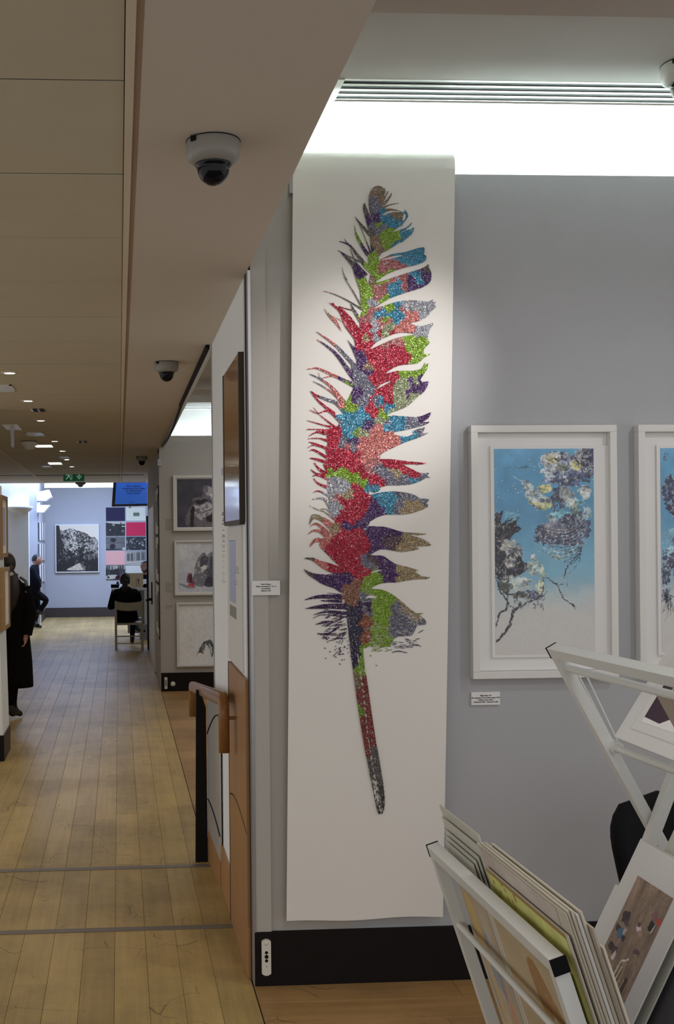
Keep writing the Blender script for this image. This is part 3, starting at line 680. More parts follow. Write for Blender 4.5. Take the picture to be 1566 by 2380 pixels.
# right lobes
P((822,845),(930,790),(1080,765),(1240,718),(1262,745),(1258,790),(1278,805),(1270,850),(1200,885),(1060,920),(940,960),(860,1005),(800,1045),(760,1010),(730,930),(720,830),(760,800), k=2)
cv.poly([(845,842),(960,806),(1060,796),(1000,815),(900,838)],W1,cut=True); cv.poly([(838,893),(900,866),(930,862),(880,880)],W1,cut=True)
P((805,1058),(930,1020),(1080,970),(1200,935),(1270,905),(1300,880),(1302,915),(1320,940),(1328,1000),(1310,1060),(1230,1110),(1100,1150),(930,1210),(800,1290),(765,1310),(690,1300),(660,1150),(700,1080), k=2)
P((775,1310),(930,1260),(1050,1232),(1180,1228),(1290,1242),(1345,1218),(1338,1245),(1375,1240),(1355,1268),(1372,1292),(1330,1330),(1280,1390),(1200,1430),(1120,1445),(1190,1472),(1280,1465),(1337,1445),(1345,1462),(1310,1510),(1298,1560),(1280,1595),(1150,1545),(1020,1540),(920,1570),(800,1630),(740,1690),(660,1700),(640,1500),(660,1340), k=2)
P((740,1692),(800,1672),(950,1602),(1080,1570),(1180,1560),(1285,1590),(1300,1625),(1315,1628),(1290,1660),(1255,1700),(1260,1745),(1325,1742),(1260,1775),(1200,1830),(1090,1842),(1010,1855),(930,1895),(890,1930),(1000,1902),(1110,1905),(1230,1885),(1265,1820),(1272,1850),(1300,1828),(1280,1900),(1225,1980),(1240,2010),(1302,2008),(1260,2100),(1200,2150),(1100,2240),(1000,2285),(900,2330),(800,2500),(640,2100),(600,1900),(640,1720), k=2)
cv.poly([(795,2082),(870,2022),(945,1998),(885,2035)],W1,cut=True); cv.poly([(800,2055),(850,2030),(862,2030)],W1,cut=True)
P((895,2335),(1050,2337),(1180,2347),(1260,2325),(1325,2300),(1295,2362),(1240,2395),(1310,2390),(1270,2420),(1180,2445),(1080,2470),(965,2492),(1000,2522),(1100,2532),(1160,2500),(1150,2480),(1268,2440),(1240,2500),(1298,2497),(1200,2545),(1080,2585),(960,2640),(860,2690),(815,2745),(840,2700),(830,2745),(760,2800),(600,2600),(640,2380), k=2)
P((815,2750),(950,2750),(1100,2770),(1285,2787),(1200,2802),(1060,2800),(1150,2850),(1230,2885),(1308,2878),(1285,2905),(1322,2930),(1280,2928),(1220,2960),(1130,2990),(1010,3000),(900,3003),(815,3030),(840,3035),(780,3072),(700,3000),(720,2800), k=2)
cv.stroke([(720,2905),(800,2860),(880,2842),(945,2842)],[4,7,7,3],W1,cut=True)
P((760,3085),(900,3060),(1020,3060),(1150,3085),(1220,3125),(1300,3130),(1295,3158),(1278,3170),(1297,3205),(1180,3255),(1060,3280),(900,3280),(800,3310),(700,3360),(620,3300),(680,3120), k=2)
P((660,3420),(735,3340),(720,3385),(660,3390),(860,3395),(960,3420),(1060,3448),(1290,3464),(1200,3478),(1110,3475),(1240,3510),(1325,3570),(1290,3582),(1180,3590),(1210,3610),(1050,3640),(950,3625),(830,3615),(740,3665),(660,3670),(620,3500), k=2)
cv.poly([(668,3424),(690,3412),(715,3416),(690,3424)],W1,cut=True)
P((660,3670),(800,3672),(860,3675),(900,3700),(980,3752),(1090,3780),(1210,3818),(1170,3825),(1235,3870),(1312,3878),(1285,3898),(1150,3903),(1000,3930),(880,3935),(800,3955),(750,3990),(680,3995),(600,3900),(620,3750), k=2)
cv.poly([(735,3838),(800,3812),(862,3808),(820,3824),(760,3836)],W1,cut=True); cv.stroke([(640,3845),(700,3815),(740,3802)],[3,4,2],W1,cut=True); cv.stroke([(665,4005),(760,3975),(880,3940)],[2,5,2],W1,cut=True)
P((745,3992),(860,4002),(960,4050),(1060,4130),(1180,4225),(1300,4213),(1215,4240),(1270,4290),(1270,4335),(1210,4340),(1180,4360),(1140,4440),(1000,4450),(940,4520),(850,4560),(740,4540),(660,4560),(610,4400),(600,4150),(690,4020), k=2)
cv.poly([(690,4082),(740,4050),(780,4062),(760,4046),(812,4075),(740,4078)],W1,cut=True); cv.stroke([(640,4140),(700,4112),(770,4108)],[2,7,2],W1,cut=True); cv.stroke([(640,4190),(690,4170),(740,4172)],[2,6,2],W1,cut=True); cv.stroke([(660,4060),(700,4035),(730,4034)],[2,6,2],W1,cut=True)
cv.stroke([(730,4365),(800,4352),(860,4356),(930,4382)],[4,6,6,4],W1,cut=True)
for i in range(190):
    t = rg.random(); x = 690+t*560; y = 4300+rg.random()**.6*270-40*max(0,(t-.5))+20*math.sin(t*3)
    L = rg.uniform(10, 60); cv.stroke([(x,y),(x+L*.5,y-rg.uniform(0,10)),(x+L,y+rg.uniform(-6,14))],[2,rg.uniform(4,9),2],W1,cut=True)
for i in range(70):
    t = rg.random(); x, y = 960+t*260, 4070+t*190+rg.uniform(0,120); cv.stroke([(x,y),(x+rg.uniform(10,40),y+rg.uniform(8,36))],[2,rg.uniform(3,6)],W1,cut=True)
for i in range(60):
    t = rg.random(); x = 700+t*500; y = 4520+rg.uniform(0,90)-70*t; S([3,rg.uniform(5,9),3],(x,y),(x+rg.uniform(10,26),y+rg.uniform(-5,5)),(x+rg.uniform(26,50),y+rg.uniform(-4,10)))
S([6,12,6],(950,4600),(1010,4588),(1095,4605)); S([5,9,5],(1180,4520),(1225,4542)); S([4,10,4],(1200,4415),(1250,4385))
# quill
P((515,4130),(640,4150),(660,4400),(690,4780),Z4(450,600),Z4(500,950),Z4(560,1350),Z4(585,1480),Z4(622,1700),Z4(652,1900),Z4(660,2050),Z4(650,2165),Z4(610,2190),Z4(572,2150),Z4(500,1800),Z4(455,1560),Z4(430,1450),Z4(350,950),Z4(290,500),(552,4600),(530,4400), k=2)
for i in range(26):
    y = 330+i*70+rg.uniform(-12,12); x = np.interp(y,[330,750,1250,1650,2100],[345,410,460,525,600]); L = rg.uniform(22,64)
    cv.stroke([Z4(x,y),Z4(x+L*.17,y+L)],[5,rg.uniform(14,24),6],W1,cut=True)
for i in range(60):
    y = rg.uniform(1780,2160); x = np.interp(y,[1780,2160],[505,585])+rg.uniform(0,60); cv.stroke([Z4(x,y),Z4(x+5,y+rg.uniform(10,40))],[3,rg.uniform(6,12)],W1,cut=True)
# colour fields of the glitter
tan,slate,purple,teal,green,rose,silver,red,coral,gold,navy,brick,grey,brown,dk,cobro,orange,gsil = [rgb(*c) for c in ((142,118,94),(118,116,130),(78,44,98),(62,136,164),(132,166,44),(178,108,106),(165,165,170),(178,26,56),(206,118,110),(164,142,106),(58,54,78),(136,62,56),(102,96,92),(96,70,80),(66,38,84),(146,98,76),(150,88,62),(150,156,118))]
FIELD = [(tan,'810 190 830 280 980 420 1030 440 790 650 830 760 750 1030 960 340'),(slate,'770 340 800 300 850 530 780 530 800 560'),(purple,'780 440 720 450 810 470'),(grey,'690 370 640 520 760 570 620 500 560 860 640 820 1290 915 600 780 540 1080 610 1200 420 1180 600 1280'),
(teal,'880 440 950 470 1010 500 1080 410 1090 440 1040 480 1110 590 1060 620 1010 690 960 730 1120 500'),(green,'900 590 960 600 1000 640 940 680 880 640 920 720 610 570 640 660 820 505'),(dk,'660 720 700 760 600 940 640 980 500 690'),
(green,'770 870 760 930 740 840 790 800 870 1000 930 965 820 1040 690 1060 650 1080 720 1160 690 1200 880 1210 840 1240 700 1290 690 1330'),(rose,'880 930 960 880 900 880 1050 930 850 1150 840 1100 1040 1020 1070 1100 960 1040 800 1200'),(teal,'1100 850 1200 790 1060 800 1000 790 1220 860 980 1090 1020 1060 970 1180 1000 1140 1200 970 1210 1030 950 1150'),(purple,'1150 1060 1260 1000 1300 1020 1220 940 1120 1110 1190 1100'),(silver,'740 1250 790 1260'),
(rose,'710 1400 860 1400 830 1440 820 1300 760 1350 1060 1310 900 1430'),(green,'940 1300 910 1310 890 1400 860 1410'),(teal,'990 1270 1020 1370 960 1350 880 1350 830 1370 1010 1400'),(silver,'1150 1270 1270 1290 1080 1280 1330 1260 1240 1360 780 1440 770 1500 800 1590 1240 1520 1300 1480 1190 1530'),(coral,'1160 1380 1100 1400 1050 1450 1010 1500 1120 1500'),(gsil,'920 1480 900 1530 870 1570'),(red,'720 1480 840 1560 740 1560 680 1520 940 1530 690 1640 640 1550 560 1500 480 1360 600 1600 640 1640 740 1650'),(gold,'690 1600 710 1570 740 1650 340 1370 700 1860'),
(red,'800 1720 900 1750 1020 1720 950 1690 1100 1800 850 1900 920 1980 980 1960 860 2100 900 2200 900 2180 1080 1760 760 1800 800 1980 960 1880 880 2250 760 2240 770 2320 770 2160 750 2280'),(rose,'1010 1620 900 1660 960 1630'),(green,'1100 1600 1150 1620 1180 1730 1230 1640 1240 1780 1140 1810 1130 1680 1160 1930 1250 1880 1060 1940 1200 1900'),(gsil,'1040 2000 1060 2100 1010 2200 1080 2220 1150 2150 1000 2260 1180 2000 960 2280 1090 2050'),(purple,'1170 2060 1240 2060 1130 2010 1280 2030 1110 2110 1220 1990'),
(purple,'620 1760 560 1660 660 1830 690 1900 400 1750 320 1670 440 1820 540 2000 500 1930 460 1990 600 2150 480 2090 440 2070 600 2080 580 2200 520 2120'),(slate,'500 1760 440 1690 560 1840 660 1950 620 1960 700 2050 740 2120 780 2170 640 2200 690 2160 620 2040 800 2220 400 2190 340 2160 300 2160 430 2420 560 2600 470 2600 590 2650 230 1970 260 2040'),(coral,'330 1600 400 1660 430 1480 400 1420 330 1920 380 1950 260 1890 370 2060 410 2110 320 2010 450 2190 440 2150'),(green,'540 2220 550 2260 530 2170 530 2030 560 2250'),
(red,'350 1230 420 1290 300 2300 330 2240 290 2220 230 2180 350 2310'),(teal,'600 2350 520 2340 640 2330 540 2400 480 2340 660 2400 540 2480 500 2460 560 2530 730 2360 600 2430 860 2220 900 2260 830 2200 940 2250 960 2350 960 2400 1060 2400 1000 2460 930 2430 1100 2540 1050 2560 1160 2520'),(green,'880 2350 620 2480 600 2500 850 2330'),(gsil,'830 2370 640 2500'),(purple,'700 2420 740 2410 560 2570 600 2600 1250 2380 1290 2340'),(slate,'1150 2400 1190 2430 1100 2400 1220 2500 1250 2480 920 2390 480 2570'),
(coral,'800 2480 760 2600 900 2600 840 2550 700 2650 1000 2560 850 2650 740 2700 930 2530 660 2600 620 2640 780 2700 700 2740 720 2680 540 2620'),(red,'350 2480 300 2500 420 2530 380 2430 280 2470 350 2580 380 2600 350 2680 320 2800 480 2750 600 2780 550 2700 400 2830 460 2680 620 2720 300 2830 260 2900 500 2820 580 2850 640 2850 280 2980 340 2380 420 2450'),(rose,'760 2820 700 2820 740 2860 790 2780'),(red,'730 2900 950 2790 900 2760 1100 2790 1050 2850 1160 2890 1000 2830 1200 2890 800 2940 850 2980 760 2960 700 2900'),(slate,'850 2870 830 2850 940 2930 900 2970 960 2980 1260 2920 1000 2970 780 2840'),(gold,'1000 2890 985 2870 560 3060 540 3090'),(slate,'1060 2960 1100 2960 1060 2930'),(teal,'1150 2985 1180 2970 1130 3000 760 3010 720 3000 790 3040 740 3050'),
(green,'370 2870 410 2880 470 2870 530 2890 590 2920 640 2950 690 2990 460 2900 550 2930'),(silver,'400 2990 450 3030 480 2980 430 3060 370 3050 500 3010 390 2950 430 2940 360 3100'),(red,'600 3080 560 3180 650 3250 600 3300 500 3250 700 3100 640 3040 680 3180 460 3160 580 3020 430 3320 560 3360 450 3240'),(silver,'380 3190 420 3260 440 3210 400 3230'),(rose,'420 3130 400 3110'),(teal,'850 3100 870 3150 920 3180 900 3090 820 3080 930 3240 960 3120'),(purple,'780 3180 830 3250 760 3220 760 3290 860 3260 720 3300'),(slate,'1050 3110 1150 3110 1000 3080 1250 3140 1020 3200 1000 3260'),(gold,'1110 3170 1200 3190 1100 3220 1160 3230 1060 3240'),
(purple,'660 3360 600 3370 700 3370 540 3380'),(red,'520 3450 640 3500 550 3600 450 3550 400 3650 650 3650 600 3450 480 3700 700 3600 470 3480 620 3720 680 3560 500 3800 640 3800 580 3860 360 3770 420 3790'),(purple,'820 3430 780 3550 870 3600 740 3620 830 3500 960 3440 900 3460 760 3440 850 3650 1000 3460'),(brown,'930 3500 900 3540 940 3580 1000 3520 730 3700 790 3740'),(gold,'1100 3530 1200 3560 1060 3570 1130 3600 1000 3610 1080 3480 1280 3572 1240 3465'),(coral,'300 3400 350 3360 280 3380 260 3460 300 3500 250 3540 200 3440 220 3520 340 3470 240 3730 300 3760'),(gold,'390 3420 370 3400 170 3320 200 3300 250 3290'),(grey,'160 3700 150 3820 190 3850 130 3800'),
(slate,'690 3700 720 3730 770 3760 680 3740'),(purple,'850 3700 900 3740 930 3850 880 3790 960 3800 960 3900 900 3900 860 3830 980 3850'),(green,'780 3840 820 3900 720 3930 700 3900 770 3940 720 3990 840 3880 680 3970'),(gold,'1060 3780 1080 3850 1200 3870 1020 3800 1020 3900 1110 3890'),(red,'700 3830 650 3860 560 3800'),(purple,'330 3900 220 3860 450 3920 400 3870 560 3885 500 3870 290 3900 420 4000 440 3960'),(cobro,'560 3980 590 3930 620 3960 560 4060 520 4000 620 4050 600 4100 510 4090 560 4120'),(dk,'300 4080 300 4180 420 4200 430 4080 250 4060 400 4130 350 4110 450 4250 350 4320 300 4430 460 4560 480 4160'),
(green,'760 3990 820 4060 900 4100 940 4080 850 4200 880 4300 830 4450 780 4500 900 4220 860 4380 790 4280 760 4400 780 4190 900 4480 720 4560 920 4030'),(slate,'660 4040 670 4110 690 4080 720 4240 680 4180'),(dk,'690 4150 730 4190 640 4130 650 4190'),(orange,'690 4260 690 4350 700 4420 670 4330 710 4300 690 4480'),(slate,'980 4180 1000 4330 1050 4400 950 4280 960 4400 1130 4340 1200 4320 980 4500 1060 4250 1030 4600 1200 4530'),(gold,'1030 4080 1120 4190 1060 4130 1180 4250 1080 4200'),(navy,'580 4200 620 4300 590 4420 610 4550 560 4300 590 4650 600 4500 560 4180 640 4400'),(green,'650 4560 660 4640 655 4700 680 4740')]
FIELD += [(c, ' '.join('%d %d' % tuple(map(int, Z4(*p))) for p in ps)) for c, ps in ((navy,[(330,430),(350,350),(300,480)]),(green,[(400,500),(360,540),(420,540)]),(gold*.8,[(325,620),(330,700)]),(brick,[(430,620),(450,750),(380,800),(430,950),(440,1100),(450,1250),(480,1400),(350,880),(390,1180),(470,1500)]),(green*.9,[(375,1030),(370,990)]),(grey,[(550,1480),(500,1620),(560,1800),(520,1720),(600,1700)]),(grey*.8,[(600,1950),(560,2000),(620,2120)]))]
pts, cols = [], []
for c, st in FIELD:
    q = np.array(st.split(), float).reshape(-1, 2)
    for p in q: pts.append(p); cols.append(c)
pts = cv.t(np.array(pts)); cols = np.array(cols)
wx = (cv.fbm(14, 4)-.5)*16+cv.rg.normal(0, 1.2, (cv.h, cv.w)); wy = (cv.fbm(14, 4)-.5)*16+cv.rg.normal(0, 1.2, (cv.h, cv.w))
best = np.full((cv.h, cv.w), 1e9); bi = np.zeros((cv.h, cv.w), int)
for i, (x, y) in enumerate(pts):
    d = (cv.xx+wx-x)**2+(cv.yy+wy-y)**2; kk = d < best; best[kk] = d[kk]; bi[kk] = i
cv.a = cols[bi]*.88*(1+cv.rg.normal(0, .10, (cv.h, cv.w, 1)))
cv.al *= (cv.al > .45)
x0, y0 = 700, 425
YF2 = YS-.0022
def FS(px, py):
    p = SC(px, py); p.y = YF2; return p
art('feather_print', cv, FS(x0, y0), FS(x0+320, y0), FS(x0, y0+1480), FS(x0+320, y0+1480), scroll, 'glitter', (218, 214, 208), masked=True, white=.78)

# ================================================================== FRAMED BLUE PAINTINGS
def frame_boxes(x0, x1, z0, z1, yb, depth, wdt, ch=.002):
    b = B(); y0 = yb-depth
    b.box(x0, x1, y0, yb, z1-wdt, z1, ch); b.box(x0, x1, y0, yb, z0, z0+wdt, ch); b.box(x0, x0+wdt, y0, yb, z0+wdt, z1-wdt, ch); b.box(x1-wdt, x1, y0, yb, z0+wdt, z1-wdt, ch)
    return b
def blue_canvas(seed, second=False):
    k = 1/2.95; c = Canvas(242, 503, rgb(90, 140, 178), 272, 256, k, seed)
    T = (c.yy/c.h)[..., None]; n = c.fbm(60, 6)[..., None]; f2 = c.fbm(18, 5)
    stops = np.array([0, .12, .3, .5, .62, .72, .8, 1]); colr = np.array([(96,152,196),(84,140,182),(82,132,172),(104,154,188),(118,158,186),(160,174,186),(178,178,184),(180,178,182)])/255
    for i in range(3): c.a[..., i] = np.interp(T[..., 0]+(n[..., 0]-.5)*.10, stops, colr[:, i])
    c.a *= 1+(c.fbm(30, 5)[..., None]-.5)*.22*(1-T)
    base = c.a.copy()
    navy_, ink_, pale, yel, lil, tealp, gr = rgb(52,54,82), rgb(34,34,44), rgb(188,192,196), rgb(190,184,128), rgb(142,146,172), rgb(110,164,190), rgb(96,108,92)
    tx = lambda th, a=9: np.clip((c.fbm(a, 5)-th)*6, 0, 1)
    def frond(x, y, L, ang, n=9, w=5, col=ink_, spread=1.6):
        for i in range(n):
            a = ang+(i/(n-1)-.5)*spread+c.rg.normal(0, .08); l = L*c.rg.uniform(.6, 1.1)
            c.stroke([(x,y),(x+math.cos(a)*l*.5,y+math.sin(a)*l*.5+8),(x+math.cos(a+.25)*l,y+math.sin(a+.25)*l)],[w,w*.7,1],col,.85)
    if not second:
        c.poly([(272,385),(360,392),(470,382),(560,376),(560,390),(420,398),(272,396)],rgb(60,110,140),.55)
        # flower cluster, upper right
        c.ragged((950,350),95,130,navy_,.95,.3); c.ragged((760,400),190,150,lil,.9,.45,30); c.ragged((660,380),90,110,pale,.8,.45,26,tex=tx(.42)); c.ragged((760,330),130,90,navy_,.8,.55,26,tex=tx(.48)); c.ragged((800,470),180,70,rgb(66,74,108),.9,.45,26)
        c.ragged((700,320),80,60,pale,.9,.5); c.ragged((690,340),50,36,yel,.8,.45); c.ragged((860,365),46,56,yel,.9,.35); c.ragged((880,310),40,70,pale,.85,.5,rot=.5); c.ragged((770,400),60,40,gr,.7,.5)
        for i in range(26): frond(c.rg.uniform(640,960),c.rg.uniform(270,480),c.rg.uniform(40,100),c.rg.uniform(0,6.28),4,4,ink_ if i%3 else pale,.8)
        # pale leaf with yellow edge
        c.poly([(470,492),(500,488),(530,500),(560,540),(600,560),(640,600),(690,650),(660,690),(600,672),(580,700),(545,660),(520,664),(505,610),(490,600),(495,560),(475,530)],pale,.8,np.clip(tx(.3)+.3,0,1),2); c.ragged((600,640),90,50,rgb(170,176,176),.7,.55,20,tex=tx(.38)); c.ragged((560,590),50,40,rgb(150,152,140),.6,.5,tex=tx(.4)); c.poly([(505,600),(560,640),(640,640),(690,660),(640,700),(570,690),(520,650)],rgb(172,172,110),.8,tx(.35)); c.poly([(590,520),(650,510),(690,540),(650,575),(600,565)],yel,.9)
        c.stroke([(540,500),(590,570),(690,650),(720,670)],[2,4,6,5],rgb(90,96,110),.7); c.stroke([(405,455),(440,475),(480,490)],[2,4,6],pale)
        c.ragged((770,590),80,70,rgb(130,132,140),.95,.35); c.ragged((720,640),60,120,navy_,.75,.5,tex=tx(.4)); c.ragged((920,570),60,60,pale,.9,.4); c.ragged((830,650),60,50,pale,.85,.4); c.ragged((890,640),40,30,tealp,.9); c.ragged((845,720),60,90,gr,.6,.5)
        # round bloom, middle right
        c.ragged((740,760),95,80,tealp,.9,.3); c.ragged((690,740),50,60,pale,.7,.5,tex=tx(.4)); c.ragged((800,850),190,130,navy_,.92,.4,34); c.ragged((650,880),110,90,rgb(62,64,92),.9,.5,26); c.ragged((700,830),120,60,rgb(120,120,140),.8,.5,26); c.ragged((850,800),110,80,rgb(70,76,88),.8,.5,tex=tx(.4)); c.ragged((930,720),50,60,pale,.6,.5)
        for i in range(26):
            y = 800+i*8; c.stroke([(585+c.rg.uniform(-20,50),y),(700,y+40+c.rg.uniform(-15,15)),(820,y+30),(940,y-60)],[1,4,4,1],[pale,ink_,lil][i%3],.7)
        frond(640,900,110,2.9,9,6,navy_,1.2); frond(900,930,260,2.0,7,7,rgb(50,70,90),.7); c.ragged((740,1030),90,40,rgb(160,170,140),.6,.5,tex=tx(.4))
        # dark cluster on the left
        c.poly([(272,760),(300,720),(335,700),(310,770),(350,800),(450,750),(420,810),(470,830),(400,880),(380,930),(420,960),(470,1010),(460,1060),(540,1095),(500,1130),(460,1160),(400,1185),(272,1185)],rgb(38,36,46),.97,k=2)
        c.ragged((370,960),70,70,rgb(150,150,156),.9,.5); c.ragged((385,1080),60,50,rgb(160,156,160),.9,.45); c.ragged((440,990),40,60,rgb(120,118,128),.8,.5); c.ragged((350,900),50,40,rgb(110,110,120),.7,.5,tex=tx(.4)); c.ragged((390,740),70,50,tealp,.6,.4)
        frond(330,800,130,-.4,7,8,ink_,1.0); frond(420,1090,120,.1,7,9,ink_,.9)
        # lower bloom and stems
        c.ragged((420,1230),130,70,rgb(170,182,186),.9,.4,28); c.ragged((340,1250),70,60,rgb(60,62,60),.85,.5); c.ragged((560,1120),80,70,rgb(168,186,186),.8,.4); c.ragged((540,1310),90,40,navy_,.85,.5); c.ragged((450,1310),90,30,rgb(86,88,84),.8,.5); c.ragged((600,1260),40,70,rgb(186,188,150),.7,.5); c.ragged((545,1040),24,24,pale,.9,.2); c.ragged((690,1150),40,40,tealp,.7,.2)
        c.stroke([(612,1130),(620,1160),(612,1185)],[6,14,8],rgb(190,160,70)); 
        for a, ww in (([(285,1200),(310,1290),(360,1350),(350,1410),(300,1450),(275,1530)],[8,12,16,18,14,8]),([(620,1190),(615,1280),(560,1340),(450,1390),(395,1440),(375,1520),(330,1590),(274,1645)],[4,8,12,14,20,20,18,14]),([(330,1290),(400,1310),(470,1300)],[10,8,3]),([(360,1310),(370,1380),(430,1420)],[6,5,3]),([(430,1290),(425,1350),(460,1385)],[8,6,3]),([(630,1185),(690,1220),(740,1290),(760,1340),(830,1390),(850,1400)],[4,7,8,6,10,4]),([(680,1210),(730,1240),(760,1235)],[4,7,3]),([(800,1370),(830,1385),(840,1420)],[3,14,2]),([(880,1010),(800,1100),(770,1170),(790,1255)],[6,8,7,2]),([(640,1290),(600,1330),(520,1370)],[2,5,3])):
            c.stroke(a, ww, ink_, .9)
        for i in range(30): frond(c.rg.uniform(400,620),c.rg.uniform(1290,1400),40,1.4,3,2,ink_,.5)
    else:
        for (x, y, rx, ry, col) in ((330,560,60,120,navy_),(420,700,120,60,rgb(50,46,60)),(340,640,50,90,rgb(40,38,70)),(480,520,90,100,lil),(430,420,70,70,tealp),(400,470,40,50,rgb(180,190,150)),(360,900,80,90,rgb(120,160,190)),(480,860,120,60,rgb(60,64,90)),(330,1060,60,90,navy_),(440,1040,100,60,rgb(90,96,120)),(340,1000,36,44,rgb(140,178,205)),(460,1180,110,70,rgb(60,60,86)),(300,1180,40,110,rgb(46,44,70)),(420,1260,90,60,rgb(150,154,160)),(300,1330,40,60,navy_),(480,1330,110,50,rgb(120,124,134)),(600,700,200,300,rgb(70,110,150))):
            c.ragged((x,y),rx,ry,col,.9,.45,26,tex=np.clip(tx(.3)+.35,0,1))
        for i in range(40): frond(c.rg.uniform(280,700),c.rg.uniform(330,1320),c.rg.uniform(40,120),c.rg.uniform(0,6.28),4,5,[ink_,navy_,pale][i%3],.8)
        frond(300,1310,200,1.1,9,8,ink_,.9)
    mk = np.clip(np.abs(c.a-base).sum(2)*6-.5, 0, 1)
    fx, fy = c.fbm(12, 5, 1.6, .7, .7), c.fbm(6, 4, .7, 1.5, .75)
    c.a *= 1+((fx-.5)*1.5+(fy-.5)*.9)[..., None]*mk[..., None]*.8
    lo, hi = np.clip((.42-fx)*9, 0, 1)*mk, np.clip((fy-.60)*9, 0, 1)*mk
    c.a += (rgb(70, 76, 104)-c.a)*lo[..., None]*.75; c.a += (rgb(196, 202, 208)-c.a)*hi[..., None]*.7
    for i in range(420):
        x, y = c.rg.uniform(272, 985), c.rg.uniform(256, 1330); a_ = c.rg.uniform(0, 6.28); L_ = c.rg.uniform(25, 80); cu = c.rg.uniform(-.9, .9)
        c.stroke([(x,y),(x+math.cos(a_)*L_*.5,y+math.sin(a_)*L_*.5),(x+math.cos(a_+cu)*L_,y+math.sin(a_+cu)*L_)],[1,c.rg.uniform(2,5),1],[navy_,pale,ink_,lil,pale,tealp,yel][i%7],.7,tex=mk)
    c.warp(4, 8, .03); c.warp(1.6, 3)
    for i in range(90): c.ragged((c.rg.uniform(275,985),c.rg.uniform(260,1200)),c.rg.uniform(2,6),c.rg.uniform(2,6),pale,.8,.2,6)
    return c
FD = .045
def blue_picture(xl_, xr, first):
    lab = ('white framed tall painting of blue sky and flowers right of the feather scroll' if first else 'white framed blue painting cut off by the right edge, above the print rack')
    z1, z0 = PY(1270, 988, YW-FD).z, PY(1270, 1576, YW-FD).z
    f = thing('framed_painting', lab, 'picture', ((xl_+xr)/2, YW, z0), None)
    frame_boxes(xl_, xr, z0, z1, YW, FD, .029).obj('frame', 'white_gloss', f)
    b = B(); b.box(xl_+.03, xr-.03, YW-.012, YW-.004, z0+.03, z1-.03); b.obj('backing_board', 'mat_board', f)
    yp = YW-.022; pl = PY(1142, 1300, yp).x+(0 if first else xl_-FRX0); w0 = PY(1415, 1300, yp).x-PY(1142, 1300, yp).x; pz1, pz0 = PY(1270, 1036, yp).z, PY(1270, 1527, yp).z
    b = B(); b.box(pl, pl+w0, yp, YW-.013, pz0, pz1); b.obj('paper_sheet', 'mat_board', f)
    il = pl+PY(1150, 1300, yp).x-PY(1142, 1300, yp).x; wi = PY(1380, 1300, yp).x-PY(1149, 1300, yp).x; iz1, iz0 = PY(1265, 1043, yp).z, PY(1265, 1520, yp).z
    art('painting', blue_canvas(21 if first else 22, not first), (il, yp-.001, iz1), (il+wi, yp-.001, iz1), (il, yp-.001, iz0), (il+wi, yp-.001, iz0), f, 'print_ink', (196, 195, 202))
    b = B(); yg = YW-FD+.007; b.poly([(xl_+.027, yg, z0+.027), (xr-.027, yg, z0+.027), (xr-.027, yg, z1-.027), (xl_+.027, yg, z1-.027)]); b.obj('glass', 'glazing', f)
FRX0, FRX1 = PY(1097, 1280, YW-FD).x, PY(1436, 1280, YW-FD).x
blue_picture(FRX0, FRX1, True)
FRX2 = PY(1486, 1280, YW-FD).x
blue_picture(FRX2, FRX2+FRX1-FRX0, False)
def wall_card(px0, px1, py0, py1, y, lines, label):
    a, b_ = PY(px0, py0, y), PY(px1, py1, y); c = thing('label_card', label, 'label', ((a.x+b_.x)/2, y+.01, b_.z))
    b = B(); b.box(a.x, b_.x, y, y+.009, b_.z, a.z, .0008); b.obj('card', 'mat_board', c)
    textmesh('lettering', lines, .0078, ((a.x+b_.x)/2, y-.0006, a.z-.017), (1, 0, 0), (0, 0, 1), 'ink', c, 1.15, bold=True)
wall_card(1095, 1162, 1609, 1638, YW-.010, ['Flight Paper 12', 'Ink, pigment & oil on linen paper 3/10', 'Edition of ten prints', 'Unframed £950   Framed £1,250'], 'small white label card below the tall framed blue painting')
wall_card(585, 651, 1350, 1383, YW-.024, ['Fairy Feather', 'Glitter screenprint  73 x 3', 'Screenprint', 'Edition of 20'], 'small white label card left of the feather scroll')
# socket plate on the dark skirting
q0, q1 = PY(608, 2184, YW-.03), PY(630, 2267, YW-.03)
def socket_plate(xa, xb, za, zb, y, label, holes=True):
    t = thing('socket_plate', label, 'socket', ((xa+xb)/2, y, zb)); xm = (xa+xb)/2; w_ = xb-xa; h_ = za-zb
    b = B(); pts = []
    for sgn, zc in ((1, za), (-1, zb)):
        for i in range(7):
            a = (i/6-.5)*2; pts.append((xm+sgn*a*w_/2, y-.014, zc-sgn*.008*a*a))
    b.prism(pts, (0, .014, 0)); b.obj('plate', 'plastic_white', t)
    b = B(); b.lathe((xm, y-.0165, za-.10*h_), [(0, .0), (w_*.2, .001), (w_*.2, .004)], 16, axis=(0, 1, 0)); b.obj('button', 'plastic_white', t)
    if holes:
        for zz, r in ((.355, .17), (.47, .21), (.58, .17)):
            b = B(); b.lathe((xm, y-.0155, za-zz*h_), [(0, 0), (w_*r*.45, .0), (w_*r*.5, -.001), (w_*r, .0), (w_*r, .002)], 14, axis=(0, 1, 0)); b.obj('hole', 'black', t)
        b = B(); b.lathe((xm, y-.0148, za-.74*h_), [(0, 0), (.0018, 0), (.0018, .001)], 8, axis=(0, 1, 0)); b.obj('screw', 'black', t)
    return t
socket_plate(q0.x, q1.x, q0.z, q1.z, YW-.02, 'white vertical socket plate with three dark holes on the near skirting')

